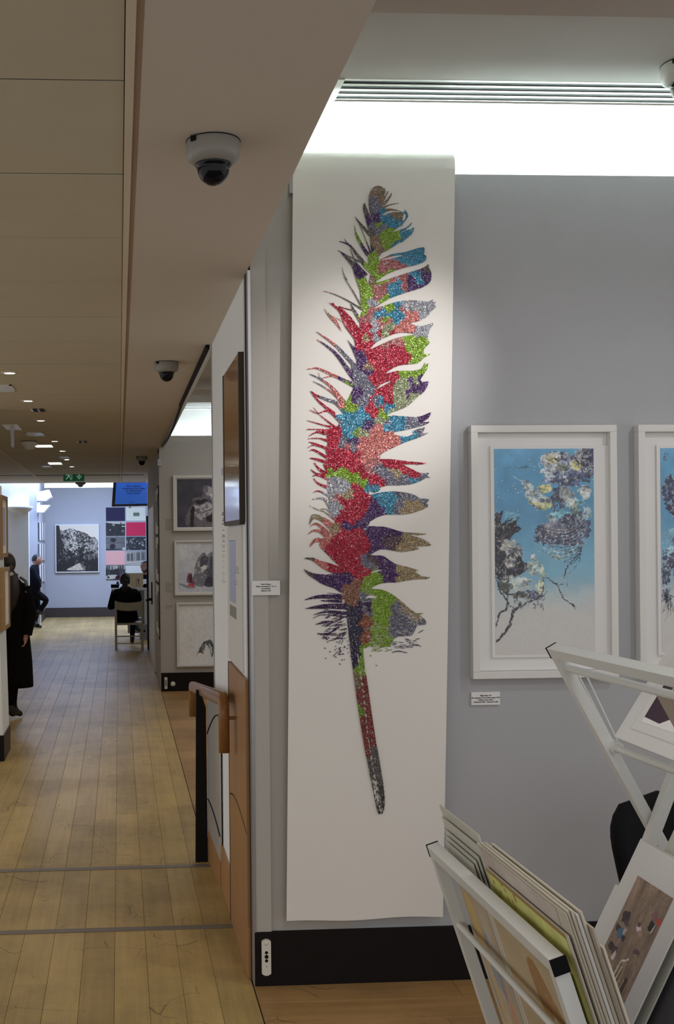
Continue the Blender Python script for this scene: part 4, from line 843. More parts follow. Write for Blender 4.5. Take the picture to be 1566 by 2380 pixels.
# ================================================================== PRINT RACKS
def rack_board(name, P0, du, dv, w_, h_, th, label, cat, m_='mat_board', group=None, edge=None):
    """a board standing in a rack: P0 = lower far corner, du along its foot, dv up its slope"""
    du, dv = V(du).normalized(), V(dv).normalized(); n = du.cross(dv)
    t = thing(name, label, cat, P0, group); b = B(); P0 = V(P0)
    b.prism([P0, P0+du*w_, P0+du*w_+dv*h_, P0+dv*h_], n*th); b.obj('board', m_, t)
    return t, P0, du, dv, n
YV = V((0, 1, 0))
T_ = .031
# ---- front rack: left panel seen from outside, boards standing behind it
ZR = 1.03
A = PZ(991, 1965, ZR); Bq = PZ(1277, 2233, ZR)
YA, YB_ = A.y, Bq.y; XA = A.x+.5*T_*(.309+.951); XB = Bq.x+.5*T_*(.309+.951)
r1 = thing('print_rack', 'low white print rack in the near right corner with black end caps', 'rack', (XA+.22, (YA+YB_)/2, 0))
dl = V((.325, 0, -1)).normalized()               # down the left panel
nl = V((1, 0, .325)).normalized()                # into the rack
pA, pB = V((XA, YA, ZR-.5*T_*(.951-.309))), V((XB, YB_, ZR-.5*T_*(.951-.309)))
LL = (ZR-T_)/-dl.z
b = B(); b.bar(pA+V((0, .0, 0)), pB, T_, T_, nl.cross(YV)*-1, .002); b.obj('top_rail', 'rack_white', r1)
for p, s in ((pA, -1), (pB, 1)):
    b = B(); q = p+V((0, s*T_/2, 0)); b.bar(q+dl*T_/2, q+dl*(LL), T_, T_, YV, .002); b.obj('leg', 'rack_white', r1)
for p, s in ((pA, 1), (pB, -1)):
    b = B(); b.bar(p, p+V((0, s*.004, 0)), T_+.003, T_+.003, nl.cross(YV)*-1, .001); b.obj('end_cap', 'black', r1)
for dist in (.20, .55):
    b = B(); b.cyl(pA+dl*dist-nl*.006, pB+dl*dist-nl*.006, .0085, n=12); b.obj('rod', 'rack_white', r1)
# right panel and its foot
XR = PZ(1490, 1945, 1.067).x+.055
dr_ = V((-.50, 0, -1)).normalized(); nr = V((-1, 0, .50)).normalized()
rA, rB = V((XR, YA, ZR-T_/2)), V((XR, YB_, ZR-T_/2))
b = B(); b.bar(rA, rB, T_, T_, nr.cross(YV), .002); b.obj('top_rail', 'rack_white', r1)
for p, s in ((rA, -1), (rB, 1)):
    b = B(); q = p+V((0, s*T_/2, 0)); b.bar(q+dr_*T_/2, q+dr_*((ZR-T_)/-dr_.z), T_, T_, YV, .002); b.obj('leg', 'rack_white', r1)
foot_z = .42
b = B(); b.cyl(V((1.02, YA, foot_z)), V((1.02, YB_, foot_z)), .012, n=12); b.obj('trough_rod', 'rack_white', r1)
# boards leaning on the left panel, fronts outward
def left_board(off, y0, y1, top, label, cat='print', m_='mat_board', th=.003, group=None, h_=None, bottom=.46):
    base = pA+dl*0+nl*(T_/2+.004+off); zt = top; k = (base.z-zt)/-dl.z; tp = base+dl*k; bt = base+dl*((base.z-bottom)/-dl.z)
    H = (tp-bt).length
    yw = V((XB-XA, YB_-YA, 0)).normalized(); sx = (y1-YA)*yw.x/yw.y; p0 = V((bt.x+sx, y1, bt.z))
    t = thing('mounted_print', label, cat, p0, group); b = B(); u_ = yw; v_ = -dl; L_ = y1-y0
    b.prism([p0, p0+u_*L_, p0+u_*L_+v_*H, p0+v_*H], nl*th); b.obj('board', m_, t)
    return t, p0-nl*.0006, u_, v_, L_, H
def on_board(t, p0, u_, v_, L_, H, a0, a1, b0, b1, cv, name='print', wref=(175, 170, 160)):
    """a print on a board: fractions along u (from far end) and down from the top"""
    f = lambda a, b_: p0+u_*(L_*a)+v_*(H*(1-b_))
    return art(name, cv, f(a0, b0), f(a1, b0), f(a0, b1), f(a1, b1), t, 'print_ink', wref)
YM = PZ(1118, 2055, ZR).y
# front-most two sleeves show their pictures through the panel
c = Canvas(90, 150, rgb(132, 118, 96), seed=31); f = c.fbm(30, 5)
c.a *= (.9+.25*f[..., None]); c.poly([(8,10),(30,6),(40,30),(28,60),(10,50)],rgb(168,132,64),.55); c.poly([(30,40),(60,30),(66,60),(48,90),(30,80)],rgb(96,110,126),.75,np.clip((c.fbm(14)-.35)*5,0,1)); c.poly([(50,60),(70,90),(80,140),(60,140),(48,100)],rgb(150,100,70),.7,np.clip((c.fbm(12)-.35)*5,0,1)); c.poly([(10,60),(24,70),(30,120),(16,140),(8,110)],rgb(160,132,84),.5); c.stroke([(60,100),(74,116),(84,136)],[3,9,2],rgb(60,110,124)); c.stroke([(30,20),(50,60),(40,120)],[1,3,1],rgb(90,80,70),.7)
t_ = left_board(.002, YM+.05, YA-.035, ZR-.045, 'sleeved yellow and blue print behind the far half of the near rack', 'print', 'mat_cream'); on_board(*t_, .10, .93, .06, .97, c)
c = Canvas(90, 150, rgb(140, 122, 92), seed=32); f = c.fbm(24, 5); c.a *= (.92+.16*f[..., None])
c.poly([(36,16),(46,10),(56,24),(70,50),(74,66),(62,52),(52,44),(50,56),(56,84),(62,110),(54,106),(46,70),(38,46)],rgb(120,86,48),.9,np.clip((c.fbm(10)-.15)*4,0,1)); c.stroke([(60,80),(70,120),(78,146)],[3,5,8],rgb(70,66,60),.8)
for i in range(60): x, y = c.rg.uniform(2,88), c.rg.uniform(2,148); c.stroke([(x,y),(x+2,y+5)],.8,rgb(140,118,84),.5)
t_ = left_board(.002, YB_+.04, YM+.045, ZR-.045, 'sleeved tan print with a brown blot behind the near half of the near rack', 'print', 'mat_cream'); on_board(*t_, .05, .97, .05, .97, c)
ztA = [PZ(x, y, 1.1) for x, y in ((1, 1),)]
far_tops = (1.135, 1.105, 1.075, 1.062, 1.05)
for i, zt in enumerate(far_tops):
    wds = ['tallest', 'second tallest', 'third tallest', 'fourth tallest', 'lowest'][i]
    left_board(.034-.006*i, YM+.04+.012*i, YA+.012-.01*i, zt, wds+' clear-sleeved board at the far end of the near rack', 'print', 'sleeve', .0025, 'sleeved boards at the far end of the near rack')
# near group: thick stack with a grey-brown print and a yellow-green print on its front board
c = Canvas(150, 110, rgb(150, 138, 124), seed=33); f = c.fbm(40, 5); c.a *= (.85+.3*f[..., None])
c.poly([(0,0),(30,0),(40,60),(30,110),(0,110)],rgb(130,120,108),.5)
for i in range(26): x = c.rg.uniform(4,60); c.stroke([(x,30+x*.2),(x+c.rg.uniform(-6,10),70)],[.5,2,.5],rgb(205,200,190),.8)
t_ = left_board(.020, YB_-.01, YM+.02, 1.122, 'pale grey-brown print with white brush marks, front of the near stack', 'print', 'mat_cream'); on_board(*t_, .02, .9, .006, .45, c)
c = Canvas(150, 60, rgb(150, 146, 82), seed=34); f = c.fbm(16, 5); c.a *= (.85+.3*f[..., None]); c.a[:3] = rgb(120, 96, 50)
for i in range(16): x = c.rg.uniform(2,60); c.ragged((x,c.rg.uniform(3,28)),3,2,rgb(110,90,40),.8,.4,7)
t_ = left_board(.012, YB_-.004, YM-.02, 1.078, 'yellow green print strip standing just above the near rack rail', 'print', 'mat_cream'); on_board(*t_, .0, .97, .004, .3, c)
for i in range(6):
    zt = [1.128, 1.131, 1.126, 1.134, 1.11, 1.075][i]
    left_board(.024+.0055*i, YB_-.012-.008*i-(0 if i < 4 else .012), YM-.01*i, zt, ['cream board first behind the brush-marked print', 'cream board second behind the brush-marked print', 'white-edged board third behind the brush-marked print', 'tallest cream board at the back of the near stack', 'brown-edged board near the back of the near stack', 'lowest cream board at the very back of the near stack'][i], 'board', ['mat_cream', 'mat_cream', 'mat_board', 'mat_cream', 'board_tan', 'mat_cream'][i], .004, 'boards of the near stack')
t = thing('dark_board', 'dark grey board leaning in the trough behind the near stack', 'board', (1.02, 2.6, .7)); b = B()
b.prism([(1.107, 2.85, .70), (1.107, 2.30, .70), (.945, 2.30, 1.03), (.945, 2.85, 1.03)], (.007, 0, .0034)); b.obj('board', 'dark_grey', t)
# right side: white mount with the street photograph, a plain board behind it, a dark board nearer
def right_board(off, y0, y1, xt, zt, label, m_, th=.004, cat='print', bottom=.45):
    dvr = -dr_; tp = V((xt, y1, zt))+nr*off; bt = tp+dr_*((zt-bottom)/-dr_.z)
    t = thing('mounted_print', label, cat, bt); b = B(); u_ = V((0, -1, 0)); H = (tp-bt).length; L_ = y1-y0
    b.prism([bt, bt+u_*L_, bt+u_*L_+dvr*H, bt+dvr*H], -nr*th); b.obj('board', m_, t)
    return t, bt+nr*.0008, u_, dvr, L_, H
pt = PY(1488, 1950, YA-.02)
c = Canvas(150, 330, rgb(118, 100, 86), 1000, 700, .42, 41); f = c.fbm(26, 6); c.a *= (.72+.5*f[..., None])
c = Canvas(120, 300, rgb(118, 100, 86), seed=41); f = c.fbm(26, 6, .6, 2.0); c.a *= (.72+.52*f[..., None])
dk_, wt_ = rgb(52, 46, 48), rgb(200, 192, 186)
for x, y, rx, ry, col in ((20,62,14,12,dk_),(30,70,8,7,rgb(70,62,64)),(14,84,10,7,dk_),(26,88,13,11,rgb(66,96,120)),(36,82,6,7,rgb(170,150,146)),(40,92,7,5,dk_),(18,112,14,8,dk_),(32,116,12,11,rgb(72,56,56)),(36,122,6,9,rgb(190,176,172)),(26,140,18,14,rgb(60,58,62)),(42,150,11,8,rgb(56,54,56)),(24,168,8,6,rgb(70,60,60)),(70,66,10,5,rgb(190,170,176)),(78,70,8,5,rgb(150,120,110)),(66,60,5,5,rgb(80,60,60)),(96,36,12,8,rgb(120,84,90)),(112,40,8,8,rgb(160,70,60)),(8,222,12,10,rgb(74,52,50)),(20,234,10,5,rgb(150,110,90)),(92,96,14,5,rgb(84,64,66)),(30,268,10,6,rgb(110,76,60)),(48,250,6,4,rgb(84,66,54))): c.ragged((x,y),rx,ry,col,.92,.4,12)
c.poly([(92,44),(106,46),(104,60),(90,58)],rgb(46,42,42),k=1); c.stroke([(106,47),(104,60)],2,wt_)
for i in range(3): c.stroke([(12+i*6,150),(10+i*6,166)],2.4,wt_)
c.poly([(14,166),(24,170),(14,184)],wt_,k=1); c.poly([(62,118),(80,112),(84,140),(84,186),(70,232),(58,240),(58,170)],rgb(136,116,96),k=1)
for i in range(4): c.stroke([(62+i*5,122+i*2),(58+i*4,180),(56+i*3.4,236-i*10)],[2,2.2,1.6],rgb(206,192,166) if i % 2 == 0 else rgb(70,56,46))
c.stroke([(64,120),(80,113)],3,wt_); c.poly([(92,140),(102,136),(100,170),(88,186),(86,168)],rgb(70,56,52),.9); c.stroke([(92,140),(88,186)],1.5,wt_); c.poly([(52,232),(62,236),(58,252),(46,246)],rgb(38,34,34),k=1); c.stroke([(62,237),(57,253)],2,wt_); c.warp(2.2, 6, .16)
t_ = right_board(.0, pt.y-.315, pt.y, pt.x, pt.z, 'white mounted photograph of people on brown ground seen from above', 'mat_board'); on_board(*t_, .21, .80, .13, .90, c, wref=(178, 174, 170))
right_board(-.012, pt.y-.10, pt.y+.055, pt.x-.055, pt.z-.13, 'plain white board peeking out behind the mounted street photograph', 'mat_board', cat='board')
right_board(-.024, pt.y-.30, pt.y-.06, pt.x+.04, pt.z+.05, 'greenish white board rising above the mounted street photograph', 'sleeve', cat='board')
right_board(-.046, YB_-.05, pt.y-.03, pt.x+.0, pt.z-.06, 'dark panel lining the right side of the near rack', 'dark_grey', cat='panel', bottom=.30)

# ---- rear rack, taller: upper left frame, pivot, crossing legs
ZT = 1.50
W2 = .034; a1 = PZ(1269, 1507, ZT); a2 = PZ(1566, 1574, ZT)
X1, Y1, Y0 = a1.x+.5*W2*(.4786+.878), a1.y, a2.y-.06; X0 = a2.x+.5*W2*(.4786+.878)+.0
r2 = thing('print_rack', 'taller white print rack before the blue paintings, legs crossing below', 'rack', (X1+.35, (Y1+Y0)/2, 0))
d2 = V((.545, 0, -1)).normalized(); n2 = V((1, 0, .545)).normalized()
p1, p2 = V((X1, Y1, ZT-.5*W2*(.878-.4786))), V((X0, Y0, ZT-.5*W2*(.878-.4786)))
b = B(); b.bar(p1, p2, W2, W2, n2.cross(YV)*-1, .002); b.obj('top_rail', 'rack_white', r2)
b = B(); b.bar(p1, p1+V((0, .005, 0)), W2+.003, W2+.003, n2.cross(YV)*-1, .001); b.obj('end_cap', 'black', r2)
LEN = (ZT-W2)/-d2.z
for p, s in ((p1, -1), (p2, 1)):
    q = p+V((0, s*W2/2, 0)); b = B(); b.bar(q+d2*W2/2, q+d2*LEN, W2, W2, YV, .002); b.obj('leg', 'rack_white', r2)
cross = PY(1514, 1915, Y1-.03)
d3 = V((-.40, 0, -1)).normalized(); top3 = cross+d3*(-(.60)); LEN3 = (top3.z)/-d3.z
for yy in (Y1-W2*1.6, Y0+W2*1.6):
    q = V((top3.x+(X0-X1)*(yy < Y1-.3), yy, top3.z)); b = B(); b.bar(q, q+d3*LEN3, W2, W2, YV, .002); b.obj('leg', 'rack_white', r2)
q3 = V((top3.x, Y1, top3.z)); b = B(); b.bar(q3, V((top3.x+X0-X1, Y0, top3.z)), W2, W2, (0, 0, 1), .002); b.obj('top_rail', 'rack_white', r2)
b = B(); b.cyl(V((cross.x, Y1+.004, cross.z)), V((cross.x, Y1-.05, cross.z)), .009, n=12); b.obj('pivot_bolt', 'metal_grey', r2)
k1 = .061
b = B(); b.cyl(p1+d2*k1-V((0, .03, 0))+n2*.004, p2+d2*k1+n2*.004, .0115, n=14); b.obj('rod', 'rack_white', r2)
k2 = .344; pv = p1+d2*k2
b = B(); b.cyl(pv-V((0, .02, 0))+n2*.012, V((pv.x+X0-X1, Y0, pv.z))+n2*.012, .0115, n=14); b.obj('rod', 'rack_white', r2)
b = B(); b.cyl(pv-V((0, .012, 0))+n2*.014, pv-V((0, .05, 0))+n2*.014, .020, n=16); b.cyl(pv-V((0, .05, 0))+n2*.014, pv-V((0, .066, 0))+n2*.014, .013, n=12); b.obj('pivot_knob', 'rack_white', r2)
b = B()
for oo in (.0, .022): b.bar(p1+d2*(k1+.03)+n2*(.022+oo)-V((0, .03, 0)), pv+n2*(.016+oo*.6)-V((0, .03, 0)), .005, .005, YV, .001)
b.obj('stay_wire', 'rack_white', r2)
# mounted print standing in the upper trough
dp = V((.64, 0, 1)).normalized(); npn = V((-1, 0, .64)).normalized()
pb = PY(1427, 1712, Y1-.06); t = thing('mounted_print', 'white mounted print of a dark purple scene with a pale burst, in the taller rack', 'print', pb)
Hh, Ll = .62, .62
b = B(); u_ = V((0, -1, 0)); b.prism([pb, pb+u_*Ll, pb+u_*Ll+dp*Hh, pb+dp*Hh], -npn*.014); b.obj('board', 'mat_board', t)
c = Canvas(240, 200, rgb(206, 198, 198), seed=51); dp_ = rgb(58, 40, 52)
c.poly([(0,0),(240,0),(240,150),(150,168),(112,160),(84,176),(58,192),(0,188)],dp_,k=1)
for i in range(11): x = 40+i*5; c.stroke([(x+18,50+(i%3)*8),(x-8,130+(i*17)%24)],[1,7,1],rgb(206,190,196))
c.stroke([(128,116),(122,124),(130,130)],[2,3,2],rgb(200,190,190)); c.poly([(178,186),(196,172),(214,160),(240,166),(240,190),(200,196)],dp_,k=1); c.poly([(204,180),(222,172),(216,184)],rgb(206,198,198),k=1)
f_ = lambda a, b_: pb+npn*.0008+u_*(Ll*a)+dp*(Hh*(1-b_))
art('print', c, f_(.16, .42), f_(.80, .42), f_(.16, .885), f_(.80, .885), t, 'print_ink', (190, 184, 182))
b = B()
for a0, a1_, b0, b1 in ((.10, .90, .93, .933), (.10, .102, .1, .933)): 
    b.prism([f_(a0, b0), f_(a1_, b0), f_(a1_, b1), f_(a0, b1)], npn*.0012)
b.obj('mount_bevel', 'white_gloss', t)
# board leaning on the left frame of the taller rack, back toward us
bt = p1+d2*.62+n2*.04; t = thing('backing_board', 'tan-backed board leaning on the left frame of the taller rack', 'board', bt)
on = p1+n2*.036; qa, qb = PN(1523, 1612, on, n2), PN(1566, 1692, on, n2)
b = B(); q = V((qb.x, (qa.y+qb.y)/2, qb.z))+d2*.06; u_ = V((0, -1, 0)); b.prism([q, q+u_*.3, q+u_*.3-d2*((q.z-1.44)/d2.z), q-d2*((q.z-1.44)/d2.z)], n2*.004); b.obj('board', 'board_tan', t)

# ---- black moulded chair behind the racks
CY = 4.02
ch = thing('moulded_chair', 'black moulded chair mostly hidden behind the white print racks', 'chair', (2.02, CY, 0))
b = B(); prof = []
outl = [(1462,2158),(1445,2085),(1428,1990),(1423,1945),(1428,1912),(1445,1882),(1470,1863),(1500,1855),(1566,1848)]
pts = [PY(x, y, CY) for x, y in outl]; xm = 2.03
pts = [(p.x, p.z) for p in pts]; full = smooth_poly(pts+[(2*xm-x, z) for x, z in pts[::-1][1:]], 3, False)
def shell(pts, y0, th, bend):
    f = lambda x, z, y: V((x, y+bend*((x-xm)/.28)**2*-1+(z-.5)*.18, z))
    bb_ = B(); N_ = 9; rows = []
    zs = np.linspace(min(p[1] for p in pts)+.001, max(p[1] for p in pts)-.001, 14)
    P_ = np.array(pts)
    for z in zs:
        xs_ = []
        for (ax, az), (bx, bz) in zip(P_, np.roll(P_, -1, 0)):
            if (az > z) != (bz > z): xs_.append(ax+(bx-ax)*(z-az)/(bz-az))
        lo, hi = min(xs_), max(xs_); rows.append([bb_.bm.verts.new(f(lo+(hi-lo)*i/(N_-1), z, y0)) for i in range(N_)])
    for a, c_ in zip(rows, rows[1:]):
        for i in range(N_-1): q = bb_.bm.faces.new((a[i], a[i+1], c_[i+1], c_[i])); q.smooth = True
    return bb_
o = shell(full, CY, .03, .06).obj('backrest', 'black', ch); solid(o, .022, 0)
b = B(); b.box(xm-.235, xm+.235, CY-.46, CY-.01, .435, .46, .01); b.obj('seat', 'black', ch)
for sx in (-1, 1):
    for y_ in (CY-.42, CY-.05): b = B(); b.cyl((xm+sx*.2, y_, .436), (xm+sx*.23, y_+(.04 if y_ > CY-.2 else -.03), 0), .012, n=10); b.obj('leg', 'metal_grey', ch)

# ================================================================== COLUMN FACE: panels, poster, rail
def face_box(b, px0, px1, z0, z1, off, th):
    ya, yb = PX(px1, 1250, XC).y, PX(px0, 1250, XC).y
    b.box(XC-off-th, XC-off, ya, yb, z0, z1); return ya, yb
# lower and upper wood panels
yl0, yl1 = YW+.066, PX(541, 1800, XC).y
lp = thing('wood_panel', 'tall polished wood panel on the lower corridor side of the column', 'panel', (XC, 5.1, 0))
B().box(XC-.016, XC, yl0, yl1, .0, 1.25, .0015).obj('panel', 'panel_wood', lp); B().box(XC-.017, XC, yl1, yl1+.02, .0, 1.25).obj('dark_edge', 'black', lp)  # black strip along the far edge of the panel
b = B()
for i in range(10):
    t0, t1 = i/10, (i+1)/10; g_ = lambda t: V((XC-.0165, yl1+(yl0-yl1)*t, .61+.042*math.sin(math.pi*t**.8))); b.bar(g_(t0), g_(t1), .006, .001, (1, 0, 0))
b.obj('curved_seam', 'black', lp)
up0, up1 = PX(567, 1000, XC).y, PX(531, 1050, XC).y
u = thing('wood_panel', 'glossy hanging wood panel with dark edges high on the column', 'panel', (XC, 5.4, 1.92))
B().box(XC-.022, XC, up0, up1, 1.925, 2.64, .0015).obj('panel', 'panel_gloss', u)
b = B(); b.box(XC-.024, XC, up1, up1+.03, 1.915, 2.64); b.box(XC-.024, XC, up0-.02, up0, 1.915, 2.64); b.box(XC-.024, XC, up0, up1, 1.905, 1.925); b.obj('edge_frame', 'skirting_brown', u)
po = thing('poster_board', 'white notice board with a pale blue strip between the two wood panels', 'notice', (XC, 5.3, 1.26))
pa, pb_ = PX(566, 1400, XC).y, PX(533, 1400, XC).y
B().box(XC-.008, XC, pa, pb_, 1.26, 1.90, .001).obj('board', 'white_paint', po)
f3 = lambda px, py: PX(px, py, XC-.0088)
def strip(px0, px1, py0, py1, nm, m_):
    a, c_ = f3(px0, py0), f3(px1, py1); B().box(XC-.0092, XC-.008, c_.y, a.y, c_.z, a.z).obj(nm, m_, po)
strip(533, 548, 1256, 1404, 'blue_strip', 'blue_pale'); strip(533, 546, 1246, 1257, 'white_tab', 'white_gloss'); strip(534, 549, 1404, 1440, 'grey_strip', 'ink_grey')
def lines_on_face(px, pys, w_px, parent, nm='lettering', m_='ink_grey', h_=1.8):
    b = B()
    for i, py in enumerate(pys):
        ww = w_px*(.7+.3*math.sin(i*2.1)); a, c_ = PX(px-ww/2, py, XC-.0014), PX(px+ww/2, py+h_, XC-.0014); b.box(XC-(.0096 if parent is po else .0012), XC-.0001, c_.y, a.y, c_.z, a.z)
    return b.obj(nm, m_, parent)
lines_on_face(555, [1316,1319.5,1323,1326.5,1330], 9, po, 'lettering', 'ink'); lines_on_face(553, [1350,1354,1358], 5, po, 'lettering', 'ink')
wl_ = thing('wall_lettering', 'column of faint grey lettering on the white column face', 'lettering', (XC, 6.0, 1.4))
lines_on_face(519, [1191,1195,1205,1209,1217,1231,1243,1247,1254,1258,1267,1271,1280,1290,1294,1304,1314,1318,1326,1332,1338,1344,1350,1354], 8, wl_)
st = thing('sticker', 'small pale blue sticker on the white column face', 'sticker', (XC, 6, 2.2))
a, c_ = PX(515, 1089, XC), PX(523, 1102, XC); B().box(XC-.0012, XC-.0001, c_.y, a.y, c_.z, a.z).obj('sticker_sheet', 'blue_pale', st)
# handrail: an inverted U of wood, a dark newel, a pale leaf beside it
XH = .468
e0 = PX(519, 1612, XH); e1 = PX(447, 1586, XH)
hr = thing('handrail', 'thick wooden handrail with turned-down ends beside the column', 'handrail', (XH, 6.3, .9))
ra, rb = V((XH, e0.y, e0.z-.03)), V((XH, e1.y, e1.z-.02))
b = B(); dn = .235
path = [ra+V((0, -.012, -dn))]+[ra+V((0, .055*(1-math.cos(t))-.012, -.055+.055*math.sin(t))) for t in [0, .4, .8, 1.2, 1.57]]
path += [rb+V((0, -.05+.05*math.sin(t), -.05+.05*math.cos(t))) for t in [0, .4, .8, 1.2, 1.57]]+[rb+V((0, 0, -.20))]
rgs = []
for i, p in enumerate(path):
    d = (path[min(i+1, len(path)-1)]-path[max(i-1, 0)]).normalized(); x = V((1, 0, 0)); y = d.cross(x).normalized(); ring = []
    for k in range(16):
        a = 2*math.pi*k/16; ca, sa = math.cos(a), math.sin(a); pw = .62
        ring.append(b.bm.verts.new(p+x*(math.copysign(abs(ca)**pw, ca)*.025)+y*(math.copysign(abs(sa)**pw, sa)*.032)))
    rgs.append(ring)
for r_a, r_b in zip(rgs, rgs[1:]):
    for k in range(16): q = b.bm.faces.new((r_a[k], r_a[(k+1) % 16], r_b[(k+1) % 16], r_b[k])); q.smooth = True
b.bm.faces.new(rgs[0][::-1]); b.bm.faces.new(rgs[-1]); b.obj('rail', 'rail_wood', hr)
b = B(); zc = ra.z-.085; b.cyl((XH+.02, ra.y+.02, zc), (XC-.016, ra.y+.02, zc), .008, n=10); b.obj('bracket', 'brass', hr)
zn = 1.85-(1597-1250)*6.37/2600
b = B(); b.prism([(.418, 6.362, 0), (.487, 6.362, 0), (.484, 6.362, zn-.12), (.452, 6.362, zn-.02), (.430, 6.362, zn-.02)], (0, .035, 0)); b.obj('newel', 'skirting_dark', hr)
lf = thing('gate_leaf', 'pale glossy leaf standing between the dark newel and the column', 'panel', (.512, 6.1, 0))
b = B(); b.prism([(.490, 6.352, .19), (.520, 5.92, .13), (.520, 5.92, 1.02), (.490, 6.352, .93)], (.008, 0, 0)); b.obj('leaf', 'frost', lf)
b = B(); b.prism([(.489, 6.352, .0), (.519, 5.92, .0), (.519, 5.92, .13), (.489, 6.352, .19)], (.008, 0, 0)); b.obj('foot_board', 'panel_wood', lf)
b = B(); b.tube([(.488+.03*t, 6.345-.43*t, .735+.17*math.sin(t*1.5)) for t in [i/8 for i in range(9)]], .0035, 6); b.tube([(.488+.03*t, 6.345-.43*t, .365-.10*t**1.8) for t in [i/8 for i in range(9)]], .0035, 6); b.obj('curved_cable', 'black', lf)

# ================================================================== SIDE ROOM PICTURES
def grey_rocks(kind, seed):
    c = Canvas(120, 124, rgb(58, 56, 64), seed=seed); f, g = c.fbm(26, 6), c.fbm(9, 4); tx = lambda th, a=8, s_=5: np.clip((c.fbm(a, 5)-th)*s_, 0, 1)
    if kind == 0:
        c.a *= (.8+.4*f[..., None]); c.poly([(24,122),(30,80),(44,64),(42,50),(66,44),(70,22),(82,16),(96,22),(112,34),(120,40),(120,124)],rgb(96,88,92),.9,np.clip(tx(.3)+.3,0,1),2)
        for p, col in (([(72,24),(84,18),(98,26),(118,44),(100,56),(80,46)],(150,146,148)),([(44,66),(60,70),(82,60),(96,72),(70,84),(50,80)],(160,156,156)),([(48,84),(70,88),(104,72),(120,64),(110,96),(70,108),(54,100)],(150,142,144)),([(88,40),(110,42),(118,56),(98,54)],(206,202,200)),([(92,108),(112,98),(120,112),(100,122)],(170,168,172))): c.poly(p, rgb(*col), .95, tx(.36), 2)
        for p in ([(48,58),(74,52),(84,54),(60,66)],[(96,54),(120,50),(120,68),(98,66)],[(36,80),(46,72),(44,124),(36,124)],[(76,100),(100,86),(104,100),(88,112)]): c.poly(p, rgb(34,30,36), .9, None, 2)
    elif kind == 1:
        c.a[:] = rgb(168, 168, 170); c.a *= (.86+.26*f[..., None]); c.poly([(0,74),(60,78),(120,84),(120,124),(0,124)],rgb(150,150,156),.5)
        c.poly([(46,60),(56,34),(72,22),(78,30),(92,20),(110,32),(120,50),(120,104),(60,112),(40,98),(44,78)],rgb(92,90,96),.9,np.clip(tx(.32)+.35,0,1),2)
        for p, col in (([(62,36),(82,34),(76,56),(58,60)],(64,62,70)),([(88,34),(112,44),(108,66),(86,64)],(58,56,64)),([(70,66),(100,68),(96,88),(74,84)],(70,68,74)),([(60,60),(80,56),(66,74)],(190,186,184)),([(92,64),(114,70),(104,78)],(196,194,192)),([(80,86),(110,92),(90,110),(70,108)],(48,44,52))): c.poly(p, rgb(*col), .9, np.clip(tx(.3)+.3,0,1), 2)
        c.poly([(26,78),(36,74),(40,96),(46,112),(28,108),(22,94)],rgb(96,40,54),.85,tx(.35)); c.stroke([(24,112),(34,106),(42,112)],[2,5,2],rgb(170,50,60)); c.stroke([(4,104),(24,110),(44,116)],[3,5,1],rgb(110,108,116)); c.poly([(30,82),(36,78),(38,96),(30,100)],rgb(50,36,44),.8)
    else:
        c.a[:] = rgb(182, 180, 176); c.a *= (.97+.06*f[..., None])
        for p, col in (([(50,100),(56,84),(70,74),(84,76),(90,88),(88,104),(84,112),(78,96),(70,84),(62,100)],(66,70,72)),([(58,92),(66,80),(70,84),(62,102)],(130,140,138)),([(76,84),(84,84),(86,102),(80,106)],(140,150,148))): c.poly(p, rgb(*col), .95, np.clip(tx(.3)+.4,0,1), 2)
        c.stroke([(44,106),(54,98),(62,104)],[1,4,2],rgb(60,62,64)); c.stroke([(64,78),(60,96)],[3,2],rgb(36,38,40)); c.stroke([(78,80),(88,92),(86,106)],[3,4,2],rgb(40,42,44))
    c.warp(3.2, 8, .08); return c
def hung(name, label, px0, py0, py1, wm, yb, depth, fw_, cv, inset, fm='white_gloss', wref=(176, 172, 166)):
    p0 = PY(px0, py0, yb-depth); z0 = PY(px0, py1, yb-depth).z; x0, x1, z1 = p0.x, p0.x+wm, p0.z
    t = thing(name, label, 'picture', ((x0+x1)/2, yb, z0))
    frame_boxes(x0, x1, z0, z1, yb, depth, fw_, .001).obj('frame', fm, t)
    yy = yb-depth*.5; b = B(); b.box(x0+fw_, x1-fw_, yy, yy+.004, z0+fw_, z1-fw_); b.obj('mount', 'mat_board', t)
    i0, i1, j0, j1 = inset; f = lambda a, b_: V((x0+(x1-x0)*a, yy-.001, z1-(z1-z0)*b_))
    art('drawing', cv, f(i0, j0), f(i1, j0), f(i0, j1), f(i1, j1), t, 'print_ink', wref); return t
hung('framed_drawing', 'white framed dark rock drawing, top of the three in the side room', 402, 1105, 1234, .62, YB, .05, .03, grey_rocks(0, 61), (.075, .945, .065, .935))
hung('framed_drawing', 'white framed grey rock drawing with a red mark, middle of three in the side room', 405, 1256, 1384, .62, YB, .05, .022, grey_rocks(1, 62), (.07, .94, .06, .94))
hung('framed_drawing', 'white framed pale drawing of a small dark rock, lowest of three in the side room', 410, 1401, 1550, .62, YB, .05, .022, grey_rocks(2, 63), (.06, .95, .06, .95))
b3 = [(384, 1207), (384, 1354), (385, 1407)]
